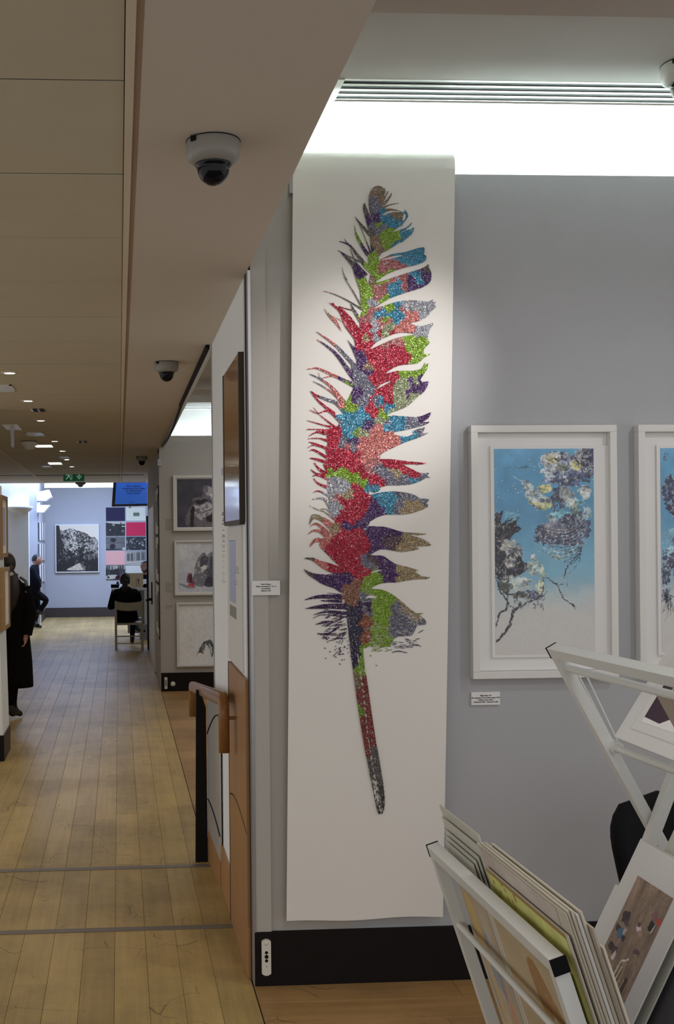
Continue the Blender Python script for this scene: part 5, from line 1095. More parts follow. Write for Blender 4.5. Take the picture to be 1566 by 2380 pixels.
for i, (x, y) in enumerate(b3):
    t = thing('wall_caption', ['grey caption lettering left of the dark rock drawing', 'grey caption lettering left of the grey rock drawing', 'grey caption lettering left of the pale drawing'][i], 'lettering', PY(x+6, y+12, YB))
    b = B(); rr = random.Random(i)
    for k in range([9, 8, 3][i]):
        a = PY(x, y+k*3.0, YB); wv = rr.uniform(.05, .085); b.box(a.x, a.x+wv, YB-.001, YB-.0002, a.z-.007, a.z)
    b.obj('lettering', 'ink_grey', t)
q0, q1 = PY(382, 1574, YB-.02), PY(389, 1601, YB-.02); t = thing('socket_plate', 'white upright socket plate on the side room skirting', 'socket', (q0.x, YB-.02, q1.z))
B().box(q0.x, q1.x, YB-.032, YB-.02, q1.z, q0.z, .003).obj('plate', 'plastic_white', t); b = B()
for k in range(3): b.box((q0.x+q1.x)/2-.008, (q0.x+q1.x)/2+.008, YB-.034, YB-.0315, (q0.z+q1.z)/2-.03+k*.024, (q0.z+q1.z)/2-.016+k*.024)
b.obj('hole', 'black', t)
q = PY(402, 1590, YB-.03); t = thing('round_socket', 'round white socket beside the upright plate on the side room skirting', 'socket', (q.x, YB-.02, q.z-.03))
b = B(); b.lathe((q.x, YB-.036, q.z), [(0, 0), (.022, .001), (.028, .006), (.03, .016)], 20, axis=(0, 1, 0)); b.obj('cover', 'plastic_white', t)
# framed posters on the corridor face beyond the side room
for i, (z0, z1) in enumerate(((1.90, 2.48), (1.30, 1.86), (.62, 1.26))):
    t = thing('framed_poster', ['top', 'middle', 'bottom'][i]+' black-edged poster on the corridor wall before the far door', 'poster', (.49, 14.3, z0))
    b = B(); b.box(.481, .49, 13.72, 14.85, z0, z1); b.obj('sheet', 'mat_board', t)
    b = B(); b.box(.479, .49, 13.70, 13.72, z0, z1); b.box(.479, .49, 14.85, 14.87, z0, z1); b.box(.479, .49, 13.7, 14.87, z1, z1+.015); b.box(.479, .49, 13.7, 14.87, z0-.015, z0); b.obj('frame', 'black', t)
    b = B(); b.box(.4803, .4812, 13.85, 14.2, z0+.1, z1-.08); b.box(.4803, .4812, 14.35, 14.6, z0+.15, z1-.15); b.obj('print', 'ink', t)

# ================================================================== LEFT PIER FRAMES
def pier_frame(z0, z1, label, y0=9.44, y1=9.90, inner='mat_board', pic='blue_pale'):
    xo = lambda z: xl-.052*z/2.32; x0 = xo((z0+z1)/2); t = thing('framed_picture', label, 'picture', (x0, y0, z0)); b = B(); d = .05; w_ = .03
    b.box(x0-.012, x0+d, y0, y0+w_, z0, z1, .002); b.box(x0-.012, x0+d, y1-w_, y1, z0, z1, .002); b.box(x0-.012, x0+d, y0+w_, y1-w_, z1-w_, z1, .002); b.box(x0-.012, x0+d, y0+w_, y1-w_, z0, z0+w_*1.2, .002); b.obj('frame', 'frame_wood' if inner == 'mat_board' else 'gold_wood', t)
    b = B(); b.box(x0+.012, x0+d-.012, y0+w_, y1-w_, z0+w_, z1-w_); b.obj('mount', 'mat_board', t)
    b = B(); b.box(x0+d-.0125, x0+d-.011, y0+.12, y1-.12, z0+.1, z1-.1); b.obj('print', pic, t); return t
zf = lambda py: EYE-(py-1250)*9.44/FL
pier_frame(zf(1292), zf(1147), 'brown wooden picture frame seen edge-on, upper one on the left pier')
pier_frame(zf(1460), zf(1316), 'gilt wooden picture frame seen edge-on, lower one on the left pier', inner='gilt', pic='mat_board')

# ================================================================== CEILING FITTINGS
def dome(c, label, group=None, body='cam_body', s=1.):
    t = thing('dome_camera', label, 'camera', c, group); c = V(c)
    b = B(); b.lathe(c, [(0, 0), (.073*s, 0), (.075*s, -.003*s), (.0755*s, -.038*s), (.071*s, -.052*s), (.053*s, -.064*s), (.049*s, -.0635*s), (0, -.062*s)], 36); b.obj('housing', body, t)
    b = B(); b.lathe(c, [(.049*s, -.062*s), (.049*s, -.070*s)]+[(.0455*s*math.cos(a), -.072*s-.050*s*math.sin(a)) for a in [i*math.pi/20 for i in range(11)]], 32); b.obj('dome', 'cam_dome', t)
    b = B(); b.lathe(c, [(.0755*s, .0), (.0765*s, -.0015*s), (.0755*s, -.003*s)], 36); b.box(c.x-.066*s, c.x-.052*s, c.y-.058*s, c.y-.044*s, c.z-.016*s, c.z-.004*s); b.obj('gasket', 'black', t)
    return t
p = PZ(495, 329, ZC); dome(p, 'largest and nearest dome security camera under the soffit', 'dome cameras along the corridor soffit')
p = PZ(387, 842, ZC); dome(p, 'second dome security camera along the soffit, in mid distance', 'dome cameras along the corridor soffit')
p = PZ(329, 1061, ZC); dome(p, 'smallest and farthest dome security camera on the soffit', 'dome cameras along the corridor soffit')
p = PZ(1592, 150, ZBAY); t = dome(p, 'pale dome camera half out of frame at the upper right', None, 'white_gloss', 1.15)
def downlight(px, py, r=.055, on=True, e=14):
    p = PZ(px, py, ZC); t = thing('downlight', '', 'lamp', p, 'round downlights along the corridor ceiling')
    b = B(); b.lathe(p, [(r*.62, -.001), (r*.66, -.006), (r, -.005), (r*1.02, -.001)], 24); b.obj('ring', 'trim_tan', t)
    b = B(); b.lathe(p, [(0, -.004), (r*.62, -.004), (r*.63, -.002)], 20); b.obj('lens', 'lamp_on' if on else 'lamp_off', t)
    lamp('downlight_lamp', 'SPOT', (p.x, p.y, p.z-.015), e, (1, .87, .70), (p.x, p.y, 0), .04, spot=150, blend=.7)
    return t
for i, (x, y) in enumerate(((22, 866), (65, 931), (95, 977), (127, 1025), (145, 1048), (155, 1068), (167, 1084))):
    t = downlight(x, y, e=[11, 9, 8, 7, 6, 6, 6][i]); t['label'] = ['nearest', 'second nearest', 'third nearest', 'fourth nearest', 'fifth nearest', 'sixth nearest', 'farthest'][i]+' lit round downlight in the row on the corridor ceiling'
def square_light(x0, x1, y0, y1, label, m_='lamp_off', wing=0):
    a, c_ = PZ(x0, y0, ZC), PZ(x1, y1, ZC); ya, yb = min(a.y, c_.y), max(a.y, c_.y); xa, xb = PZ(x0, (y0+y1)/2, ZC).x, PZ(x1, (y0+y1)/2, ZC).x
    t = thing('recessed_light', label, 'lamp', ((xa+xb)/2, (ya+yb)/2, ZC), 'square recessed lights in the corridor ceiling')
    b = B(); w_ = .018
    for q in ((xa, xb, ya, ya+w_), (xa, xb, yb-w_, yb), (xa, xa+w_, ya, yb), (xb-w_, xb, ya, yb)): b.box(*q, ZC-.006, ZC+.002)
    b.obj('frame', 'white_paint', t); b = B(); b.box(xa+w_, xb-w_, ya+w_, yb-w_, ZC-.003, ZC); b.obj('glass_cover', m_, t); return t
for i, (x0, x1, y0, y1) in enumerate(((-20, 32, 894, 909), (60, 104, 1005, 1013), (78, 125, 1033, 1039), (110, 146, 1074, 1079), (96, 121, 1082, 1086), (137, 163, 1060, 1065))):
    square_light(x0, x1, y0, y1, ['large square recessed light cut by the left edge, nearest of its kind', 'square recessed light above the hanging bracket in the corridor ceiling', 'bright square recessed light beside the smoke detector', 'thin square recessed light well beyond the smoke detector', 'small square recessed light left of the exit sign', 'unlit square recessed light between the far downlights'][i], 'lamp_warm' if i in (2, 3) else 'lamp_off')
for i, (x0, x1, y0, y1) in enumerate(((70, 98, 950.5, 955), (178, 198, 1025, 1028))):
    a, c_ = PZ(x0, y0, ZC), PZ(x1, y1, ZC); t = thing('ceiling_grille', ['small double slot grille by the third downlight', 'tiny double slot grille right of the fourth downlight'][i], 'grille', ((a.x+c_.x)/2, a.y, ZC))
    xm_ = (a.x+c_.x)/2; b = B(); b.box(a.x, xm_-.01, c_.y, a.y, ZC-.005, ZC); b.box(xm_+.01, c_.x, c_.y, a.y, ZC-.005, ZC); b.obj('plate', 'white_gloss', t)
    b = B(); b.box(a.x+.02, a.x+.06, c_.y+.03, a.y-.03, ZC-.006, ZC-.004); b.box(xm_+.03, xm_+.07, c_.y+.03, a.y-.03, ZC-.006, ZC-.004); b.obj('slot', 'black', t)
p = PZ(68, 1025, ZC); t = thing('smoke_detector', 'round white smoke detector on the corridor ceiling', 'detector', p)
b = B(); b.lathe(p, [(0, 0), (.088, 0), (.09, -.01), (.086, -.05), (.06, -.055), (.056, -.085), (.03, -.095), (0, -.096)], 28); b.obj('body', 'plastic_white', t); b = B(); b.lathe(p, [(.0905, -.004), (.093, -.006), (.0905, -.012)], 28); b.obj('base_ring', 'skirting_brown', t)
p = PZ(28, 993, ZC); t = thing('hanging_bracket', 'grey metal strip hanging from a white ceiling plate at the left', 'bracket', p)
b = B(); b.box(p.x-.07, p.x+.08, p.y-.28, p.y+.22, ZC-.006, ZC, .002); b.obj('plate', 'white_gloss', t)
b = B(); b.prism([(p.x-.018, p.y, ZC-.006), (p.x+.018, p.y, ZC-.006), (p.x+.020, p.y, ZC-.17), (p.x+.012, p.y, ZC-.205), (p.x-.010, p.y, ZC-.185)], (0, .012, 0)); b.obj('strip', 'metal_grey', t); b = B(); b.lathe((p.x+.006, p.y-.004, ZC-.165), [(0, 0), (.008, .001), (.009, .004)], 10, axis=(0, 1, 0)); b.obj('rivet', 'white_gloss', t)
# exit sign: running figure and a down arrow, white on green
ys_ = PZ(150, 1104, ZC).y-.15; e0, e1 = PY(147, 1095, ys_), PY(196, 1118, ys_); t = thing('exit_sign', 'green emergency exit sign with a running figure and down arrow', 'sign', ((e0.x+e1.x)/2, ys_, e1.z))
W_, H_ = e1.x-e0.x, e0.z-e1.z
B().box(e0.x, e1.x, ys_, ys_+.05, e1.z, e0.z, .004).obj('panel', 'sign_green', t); B().box(e0.x+.08, e1.x-.08, ys_+.015, ys_+.035, e0.z, ZC-.002).obj('mount', 'white_paint', t)
def flat(parent, name, m_, polys):
    b = B()
    for pl in polys: b.prism([(e0.x+u_*W_, ys_-.0005, e0.z-v_*H_) for u_, v_ in pl], (0, -.0015, 0))
    return b.obj(name, m_, parent)
flat(t, 'arrow', 'sign_white', [[(.72,.14),(.78,.14),(.78,.60),(.72,.60)],[(.62,.50),(.66,.44),(.75,.72),(.75,.86)],[(.88,.50),(.84,.44),(.75,.72),(.75,.86)]])
flat(t, 'running_figure', 'sign_white', [[(.27,.10),(.32,.10),(.33,.2),(.28,.22)],[(.17,.28),(.27,.24),(.30,.50),(.22,.52)],[(.22,.50),(.30,.48),(.36,.66),(.32,.70)],[(.33,.66),(.37,.66),(.37,.88),(.33,.88)],[(.21,.50),(.27,.52),(.20,.72),(.14,.70)],[(.10,.80),(.16,.68),(.2,.72),(.13,.86)],[(.26,.28),(.31,.26),(.37,.42),(.34,.45)],[(.17,.28),(.2,.33),(.13,.46),(.1,.43)],[(.10,.10),(.13,.10),(.13,.24),(.10,.24)]])
flat(t, 'doorway', 'sign_white', [[(.395,.12),(.42,.12),(.42,.88),(.395,.88)],[(.36,.10),(.42,.10),(.42,.14),(.36,.14)]])
p = PY(187, 1118, 21.9); t = thing('ceiling_sensor', 'small dark dome hanging at the ceiling edge under the exit sign', 'sensor', p)
b = B(); b.lathe((p.x, 21.9, ZC), [(0, 0), (.10, 0), (.10, -.03), (.055, -.05), (.05, -.07), (.03, -.09), (0, -.095)], 20); b.obj('body', 'dark_grey', t)

# ================================================================== FAR GALLERY
def mountain():
    c = Canvas(150, 156, rgb(196, 194, 192), seed=71); tx = lambda th, a=7, s_=6: np.clip((c.fbm(a, 5)-th)*s_, 0, 1); f = c.fbm(10, 5, rough=.75)
    ridge = [(0,0),(10,2),(14,14),(24,18),(44,12),(60,10),(70,16),(92,22),(112,30),(124,40),(150,52),(150,156),(0,156)]; m = c.poly(ridge, rgb(126,126,126), 1, None, 2)
    f2 = c.fbm(4, 3, rough=.8); big = c.fbm(50, 3)
    t_ = np.clip(.5+(f-.5)*2.2+(f2-.5)*2.4+(big-.5)*1.2+(.42-c.yy/c.h)*1.5*(c.yy/c.h > .3)+.12, 0, 1)
    t_ *= np.clip(1.25-np.abs(c.xx/c.w-.58)*1.3, .2, 1)
    g = (.12+.60*t_)[..., None]*np.array([1, .99, 1]); c.a += (g-c.a)*m[..., None]
    c.poly([(0,0),(12,4),(16,40),(30,70),(0,80)],rgb(38,36,38),.92,np.clip(tx(.2)+.4,0,1)); c.poly([(0,84),(40,80),(70,100),(110,118),(150,118),(150,156),(0,156)],rgb(34,32,34),.9,np.clip(tx(.36,5)+.2,0,1))
    for i in range(9): x = 104+i*5; c.stroke([(x,96+(i*7)%14),(x,136)],[1,3.5],rgb(30,28,30))
    c.poly([(34,150),(60,138),(80,128),(90,132),(104,154),(96,156),(60,152)],rgb(190,188,186),.92,np.clip(tx(.25)+.4,0,1),2); c.stroke([(84,130),(94,142),(100,154)],[2,3,1],rgb(60,58,60)); c.stroke([(0,152),(60,154),(150,150)],[3,2,5],rgb(36,34,36)); return c
def flat_pic(name, label, px0, px1, py0, py1, yb, th, cv, group=None, edge=0, m_='mat_board', wref=(200, 206, 226), cat='print'):
    a, c_ = PY(px0, py0, yb-th), PY(px1, py1, yb-th); wht = .56 if name == 'grid_print' else .8; t = thing(name, label, cat, ((a.x+c_.x)/2, yb, c_.z), group)
    B().box(a.x, c_.x, yb-th, yb, c_.z, a.z, .001).obj('panel', m_, t)
    y = yb-th-.001; f = lambda u_, v_: V((a.x+(c_.x-a.x)*u_, y, a.z+(c_.z-a.z)*v_))
    ex, ey = edge/(px1-px0), edge/(py1-py0); art('print', cv, f(ex, ey), f(1-ex, ey), f(ex, 1-ey), f(1-ex, 1-ey), t, 'print_ink', wref, white=wht); return t
flat_pic('framed_painting', 'large black and white mountain painting on the far gallery wall', 128, 230.5, 1219, 1330, YF, .06, mountain(), edge=2.2, cat='picture')
def flatc(*c_): return Canvas(22, 16, rgb(*c_), seed=5)
def photo(kind):
    c = Canvas(64, 46, rgb(40, 42, 48), seed=80+kind); f = c.fbm(9, 5); d_, l_ = rgb(34,36,42), rgb(200,204,206)
    if kind == 2:
        c.a *= (.7+.8*f[..., None]); c.poly([(0,0),(64,0),(64,6),(30,5)],l_,.9); c.ragged((26,9),6,5,rgb(150,160,160),.9); c.poly([(11,26),(18,23),(14,30)],l_,.8,k=1); c.ragged((56,30),5,4,rgb(150,156,156),.8); c.stroke([(54,14),(64,14)],3,l_); c.stroke([(50,2),(50,14)],3,d_)
    elif kind == 4:
        c.a[:] = rgb(104,108,116); c.a *= (.8+.4*f[..., None]); c.ragged((24,12),12,8,d_,.95,.3); c.stroke([(0,21),(64,21)],2.2,rgb(70,72,80)); c.ragged((22,34),11,11,d_,.95,.3); c.stroke([(0,44),(50,44)],3,d_); c.poly([(56,38),(64,38),(64,46),(56,46)],l_,k=1)
    elif kind == 5:
        c.a[:] = rgb(46,50,58)
        for i in range(70): c.ragged((c.rg.uniform(0,64),c.rg.uniform(0,46)),c.rg.uniform(1.5,4),c.rg.uniform(1.5,4),[d_,rgb(120,126,132),l_,rgb(84,88,96)][i%4],.85,.5,8)
    elif kind == 7:
        c.a[:] = rgb(150,156,160); c.poly([(0,10),(20,6),(64,0),(64,30),(20,34),(0,32)],rgb(116,120,126),1,None,1)
        for x in (3, 14, 36, 50): c.poly([(x,10-x*.06),(x+9,9-x*.06),(x+9,31),(x,31)],rgb(88,92,100),.9,None,1)
        for x in (1, 13, 25, 31, 48): c.stroke([(x,4),(x,34)],1.5,l_)
        c.poly([(0,36),(64,32),(64,46),(0,46)],rgb(190,192,194),.9,None,1); c.stroke([(0,44),(64,36)],1.5,rgb(120,124,130))
    elif kind == 8:
        c.poly([(0,0),(64,0),(64,12),(40,10),(20,14),(0,10)],rgb(190,190,192),.8)
        for i in range(12): x = c.rg.uniform(0,64); c.stroke([(x,0),(x+c.rg.uniform(-3,3),32)],[2,5],[d_,rgb(70,72,78)][i%2])
        c.a *= (.8+.4*f[..., None]); c.poly([(0,34),(20,30),(40,32),(36,42),(0,44)],l_,.9); c.ragged((8,38),5,4,d_,.9); c.poly([(40,34),(64,32),(64,46),(30,46)],d_,.9)
    else:
        c = Canvas(44, 32, rgb(214, 222, 222), seed=90); c.a[11:21, 16:30] = rgb(110,126,120); c.a[11:14, 16:30] = rgb(160,172,170); c.a[14:16, 16:30] = rgb(50,60,58)
        if kind == 9: c.a[:] = rgb(204,212,220); c.a[20:30, 16:30] = rgb(70,74,84)
    return c
gx = [(246, 290.5), (293, 338.5)]; gy = [(1179.5, 1210.5), (1214, 1245), (1247.5, 1278), (1281, 1312.5), (1314.5, 1347)]
GL = [('dark navy flat colour print, top left of the far grid', flatc(28, 26, 70)), ('white print with a tiny grey landscape, top right of the far grid', photo(1)), ('dark photograph print with pale glints in the second row of the far grid', photo(2)), ('crimson flat colour print in the second row of the far grid', flatc(196, 34, 84)), ('grey split photograph of a hunched figure in the far grid', photo(4)), ('speckled black and white foliage print in the far grid', photo(5)), ('pale pink flat colour print in the fourth row of the far grid', flatc(226, 178, 186)), ('grey photograph of a glass fronted building in the far grid', photo(7)), ('black and white woodland print, lowest left of the far grid', photo(8)), ('white print with a small dark image, lowest right of the far grid', photo(9))]
for k, (lb, cvv) in enumerate(GL):
    (x0, x1), (y0, y1) = gx[k % 2], gy[k//2]; flat_pic('grid_print', lb, x0, x1, y0, y1, YF, .02, cvv, 'grid of prints on the far gallery wall')
# small frames on the left wall of the far gallery, seen edge-on
k_ = 0
for (y0, y1) in ((1215, 1256), (1264, 1302), (1311, 1352)):
    for px in (90, 95.5, 100.5):
        yy = -1.75*FL/(px-VPX); a, c_ = PX(px, y0, -1.75), PX(px, y1, -1.75); yy = a.y; k_ += 1
        t = thing('small_frame', ('top', 'middle', 'bottom')[(k_-1)//3]+' row, '+('nearest', 'middle', 'farthest')[(k_-1) % 3]+' small pale frame on the far gallery side wall', 'picture', (-1.75, yy, c_.z), 'small frames on the far side wall')
        b = B(); dz = (a.z-c_.z)
        b.box(-1.75, -1.72, yy-.28, yy+.28, c_.z, a.z); b.obj('mount', 'mat_board', t); b = B()
        b.box(-1.75, -1.715, yy-.30, yy-.28, c_.z, a.z); b.box(-1.75, -1.715, yy+.28, yy+.3, c_.z, a.z); b.obj('frame', 'dark_grey', t)
# bowl wall lights on the pier
YP = 22.9
p = PY(45, 1177, YP-.12); t = thing('wall_uplight', 'white half-bowl uplight on the pale pier face', 'lamp', (p.x, YP, p.z-.1))
def half_bowl(c, r, h_, d_): # c = middle of the straight back edge at the rim
    b = B(); N_ = 18; rg_ = []
    for j in range(6):
        s = math.cos(j/5*math.pi/2*.96); zz = -h_*math.sin(j/5*math.pi/2*.96)
        rg_.append([b.bm.verts.new(V(c)+V((math.cos(math.pi*i/N_)*r*s, -math.sin(math.pi*i/N_)*d_*s, zz))) for i in range(N_+1)])
    for a, e in zip(rg_, rg_[1:]):
        for i in range(N_): q = b.bm.faces.new((a[i], a[i+1], e[i+1], e[i])); q.smooth = True
    return b
o = half_bowl((p.x, YP-.004, p.z), .26, .13, .2).obj('bowl', 'white_paint', t); solid(o, .012, -1)
B().box(p.x-.25, p.x+.25, YP-.06, YP, p.z-.04, p.z-.028).obj('lamp_tray', 'lamp_off', t)
lamp('uplight_lamp', 'POINT', (p.x, YP-.09, p.z+.04), 1.4, (.75, .85, 1), size=.03)
p = PY(88, 1178, 24.3); t = thing('wall_uplight', 'white boat-shaped uplight on the side wall behind the pier', 'lamp', (-1.75, 24.3, p.z))
b = B(); b.prism([(-1.75, 24.0, p.z-.13), (-1.6, 24.0, p.z-.13), (-1.46, 24.0, p.z+.03), (-1.75, 24.0, p.z+.03)], (0, .5, 0)); b.obj('shade', 'white_paint', t); b = B(); b.box(-1.75, -1.68, 24.05, 24.45, p.z+.03, p.z+.1); b.obj('lamp_box', 'lamp_off', t)
b = B(); b.prism([(-1.75, 24.0, p.z+.3), (-1.50, 24.0, p.z+.36), (-1.44, 24.0, p.z+.2), (-1.56, 24.0, p.z+.12), (-1.75, 24.0, p.z+.12)], (0, .5, 0)); b.obj('hood', 'white_gloss', t)
# screen hanging at the right of the opening
YT = 22.5
tv = thing('wall_screen', 'blue information screen with dark lettering hanging from the ceiling', 'screen', (.1, YT, 2.4))
f = lambda x, y, d_=0: PY(x, y, YT)+V((0, d_, 0))
b = B(); b.prism([f(259.5, 1177.5), f(352, 1175.5), f(356, 1112), f(264, 1112)], (0, .09, 0)); b.obj('bezel', 'black_gloss', tv)
b = B(); b.prism([f(267, 1172.2), f(345, 1170.5), f(348, 1118), f(270.5, 1118)], (0, -.003, 0)); b.obj('display', 'screen_blue', tv)
org = f(311, 1131.5, -.0045); ux_, uz_ = (f(345, 1130)-f(270, 1131)), (f(270.5, 1118)-f(267, 1172)); k_ = YT/FL
textmesh('lettering', ['Risk Collection', 'Performing Print: Stages', 'The Archive Blue', 'Lower Gallery'], .047, org, ux_, uz_, 'ink', tv, 1.02, bold=True)
textmesh('lettering', ['Level One'], .028, f(305, 1167.5, -.0045), ux_, uz_, 'ink', tv)
p = f(302, 1179, .02); b = B(); b.ball(p, (.03, .02, .02), 10); b.obj('logo_bump', 'plastic_white', tv); B().box(.24, .30, YT+.02, YT+.06, 2.95, 3.45).obj('hanger', 'metal_grey', tv)
# plinth
p0, p1 = PY(80, 1428, 23.5), PY(93, 1458, 23.5); t = thing('plinth', 'small white plinth beside the leaning man on the far floor', 'plinth', ((p0.x+p1.x)/2, 23.7, 0))
B().box(p0.x, p1.x, 23.55, 23.9, 0, p0.z, .004).obj('block', 'white_gloss', t)
# reception desk with things on it
YD = 20.6; zt = PY(300, 1367, YD).z
ds = thing('reception_desk', 'white reception desk with a grey front at the right of the far opening', 'desk', (.6, YD, 0)); xd0 = PY(259, 1370, YD).x; xe = PY(335, 1400, YD).x
B().box(xd0, 1.9, YD, YD+.75, zt-.045, zt, .004).obj('top', 'desk_white', ds); B().box(PY(296, 1400, YD+.06).x, xe, YD+.06, YD+.09, .1, zt-.045).obj('front_panel', 'desk_grey', ds); B().box(xe, xe+.075, YD, YD+.7, .26, zt-.045, .002).obj('end_panel', 'desk_white', ds); B().box(1.8, 1.86, YD, YD+.7, 0, zt-.045).obj('end_panel', 'desk_white', ds); B().box(xd0+.05, xd0+.09, YD+.6, YD+.7, 0, zt-.045).obj('leg', 'metal_grey', ds); B().box(xe+.01, xe+.06, YD+.3, YD+.4, 0, .26).obj('leg', 'dark_grey', ds)
p0, p1 = PY(296, 1332, YD+.2), PY(333, 1366, YD+.2); t = thing('print_display', 'cream framed drawing with dark marks propped on the reception desk', 'picture', ((p0.x+p1.x)/2, YD+.2, zt))
c = Canvas(60, 54, rgb(176, 170, 156), seed=99); c.stroke([(34,20),(34,50)],1.6,rgb(70,66,60)); c.ragged((42,28),4,10,rgb(60,56,52),.9,.5); c.stroke([(42,36),(44,50)],[3,1],rgb(80,76,70)); c.a[:2] = rgb(206,206,204); c.a[:, :2] = rgb(200,200,196)
B().box(p0.x, p1.x, YD+.2, YD+.23, zt, p0.z).obj('backing', 'mat_cream', t); art('drawing', c, (p0.x, YD+.199, p0.z), (p1.x, YD+.199, p0.z), (p0.x, YD+.199, zt+.002), (p1.x, YD+.199, zt+.002), t, 'print_ink', (200, 206, 220))
p = PY(336, 1355, YD+.3); t = thing('white_cup', 'white paper cup beside the drawing on the desk', 'cup', (p.x, YD+.3, zt)); b = B(); b.lathe((p.x, YD+.3, zt), [(0, 0), (.028, 0), (.036, .15), (.033, .15), (.026, .006), (0, .006)], 16); b.obj('cup', 'white_gloss', t)
p = PY(336, 1362, YD+.15); t = thing('black_stapler', 'small black gadget at the right end of the desk', 'gadget', (p.x, YD+.15, zt)); b = B(); b.box(p.x-.03, p.x+.05, YD+.1, YD+.16, zt, zt+.05, .01); b.box(p.x-.02, p.x+.04, YD+.11, YD+.15, zt+.05, zt+.07, .006); b.obj('body', 'black', t)
p = PY(264, 1362, YD+.2); t = thing('black_box', 'flat dark box at the left end of the desk', 'box', (p.x, YD+.2, zt)); b = B(); b.box(p.x-.05, p.x+.1, YD+.15, YD+.4, zt, zt+.06, .004); b.obj('box', 'navy_fabric', t); b = B(); b.box(p.x-.052, p.x+.102, YD+.148, YD+.402, zt+.045, zt+.05); b.obj('lid_edge', 'black', t)
p = PY(306, 1366, YD+.08); t = thing('open_book', 'pale open book lying on the desk in front of the seated woman', 'book', (p.x, YD+.1, zt)); b = B(); b.prism([(p.x-.13, YD+.04, zt), (p.x+.06, YD+.04, zt), (p.x+.06, YD+.04, zt+.01), (p.x-.02, YD+.04, zt+.035), (p.x-.08, YD+.04, zt+.03), (p.x-.13, YD+.04, zt+.008)], (0, .13, 0)); b.obj('pages', 'mat_cream', t); b = B(); b.box(p.x-.135, p.x+.07, YD+.03, YD+.18, zt+.0, zt+.004); b.obj('cover', 'dark_grey', t)
p = PY(335, 1480, YD-.05); t = thing('floor_box', 'grey box standing on the floor under the desk end', 'box', (p.x, YD, 0)); B().box(p.x-.08, p.x+.12, YD-.1, YD+.25, 0, .27, .006).obj('case', 'desk_grey', t); b = B(); b.lathe((p.x-.0, YD-.102, .15), [(0, 0), (.02, .0), (.022, .003)], 10, axis=(0, 1, 0)); b.obj('knob', 'black', t)
p = PY(267, 1348, YD+.25); t = thing('flower', 'dark pink flower in a small dark vase left of the seated woman', 'flower', (p.x+.05, YD+.55, zt)); q = V((p.x+.05, YD+.55, zt)); b = B(); b.lathe(q, [(0, 0), (.03, 0), (.035, .05), (.02, .09), (.024, .1)], 14); b.obj('vase', 'black_gloss', t); b = B()
for i in range(9): b.ball(q+V((.028*math.cos(i*2.4)*(i/9+.3), .028*math.sin(i*2.4)*(i/9+.3), .17+.018*(i % 3))), .02, 8)
mat('petal', (.12, .012, .05), .7); b.obj('blossom', 'petal', t); b = B(); b.cyl(q+V((0, 0, .09)), q+V((0, 0, .17)), .004, n=6); b.obj('stem', 'sign_green', t)
# visitor chair with a curved back rest
def visitor_chair():
    L_, R_c = PZ(270, 1511, 0), PZ(331, 1508, 0); y0 = 18.6; xa, xb = L_.x, R_c.x; t = thing('visitor_chair', 'pale grey painted chair under the seated woman, back toward the corridor', 'chair', ((xa+xb)/2, y0, 0)); zc = EYE-(1395-1250)*y0/FL; zs = .44; w_ = .036
    for x in (xa, xb): B().bar((x, y0, 0), (x+(.0), y0-.03, zc), w_, w_, (0, 1, 0), .003).obj('leg', 'chair_paint', t)
    for x in (xa, xb): B().bar((x, y0+.42, 0), (x, y0+.42, zs-.02), w_, w_, (0, 1, 0), .003).obj('leg', 'chair_paint', t)
    b = B(); N_ = 12; v = []
    for i in range(N_+1):
        s = i/N_; x = xa-.015+(xb-xa+.03)*s; dip = .034*(1-(2*s-1)**2); y = y0-.03-.05*(1-(2*s-1)**2)*-1*.6
        v.append([b.bm.verts.new((x, y+dy, z)) for dy, z in ((-.012, zc-dip), (.012, zc-dip), (.012, zc-.135-dip), (-.012, zc-.135-dip))])
    for a, c_ in zip(v, v[1:]):
        for k in range(4): b.bm.faces.new((a[k], a[(k+1) % 4], c_[(k+1) % 4], c_[k]))
    b.bm.faces.new(v[0]); b.bm.faces.new(v[-1][::-1]); b.obj('back_rest', 'chair_paint', t)
    B().box(xa-.01, xb+.01, y0, y0+.44, zs-.03, zs, .004).obj('seat', 'chair_paint', t)
    for z, y in ((.225, y0), (.185, y0+.42), (.105, y0)): B().cyl((xa, y, z), (xb, y, z), .009, n=10).obj('stretcher', 'chair_paint', t)
    return xa, xb, y0
CXA, CXB, CY0 = visitor_chair()

# ================================================================== PEOPLE
def skin_mesh(nodes, edges, root, sub=2):
    """nodes: name -> (pos, radius or (rx, ry)); grows one continuous body"""
    names = list(nodes); me = bpy.data.meshes.new('skel'); me.from_pydata([nodes[n][0] for n in names], [(names.index(a), names.index(b)) for a, b in edges], []); me.update()
    o = bpy.data.objects.new('skel', me); C.objects.link(o); md = o.modifiers.new('s', 'SKIN'); md.use_smooth_shade = True
    for i, n in enumerate(names):
        r = nodes[n][1]; sv = me.skin_vertices[0].data[i]; sv.radius = r if isinstance(r, tuple) else (r, r); sv.use_root = n == root
    ss = o.modifiers.new('u', 'SUBSURF'); ss.levels = sub; ss.render_levels = sub
    bpy.context.view_layer.update(); dg = bpy.context.evaluated_depsgraph_get()
    out = bpy.data.meshes.new_from_object(o.evaluated_get(dg)); bpy.data.objects.remove(o); bpy.data.meshes.remove(me); return out
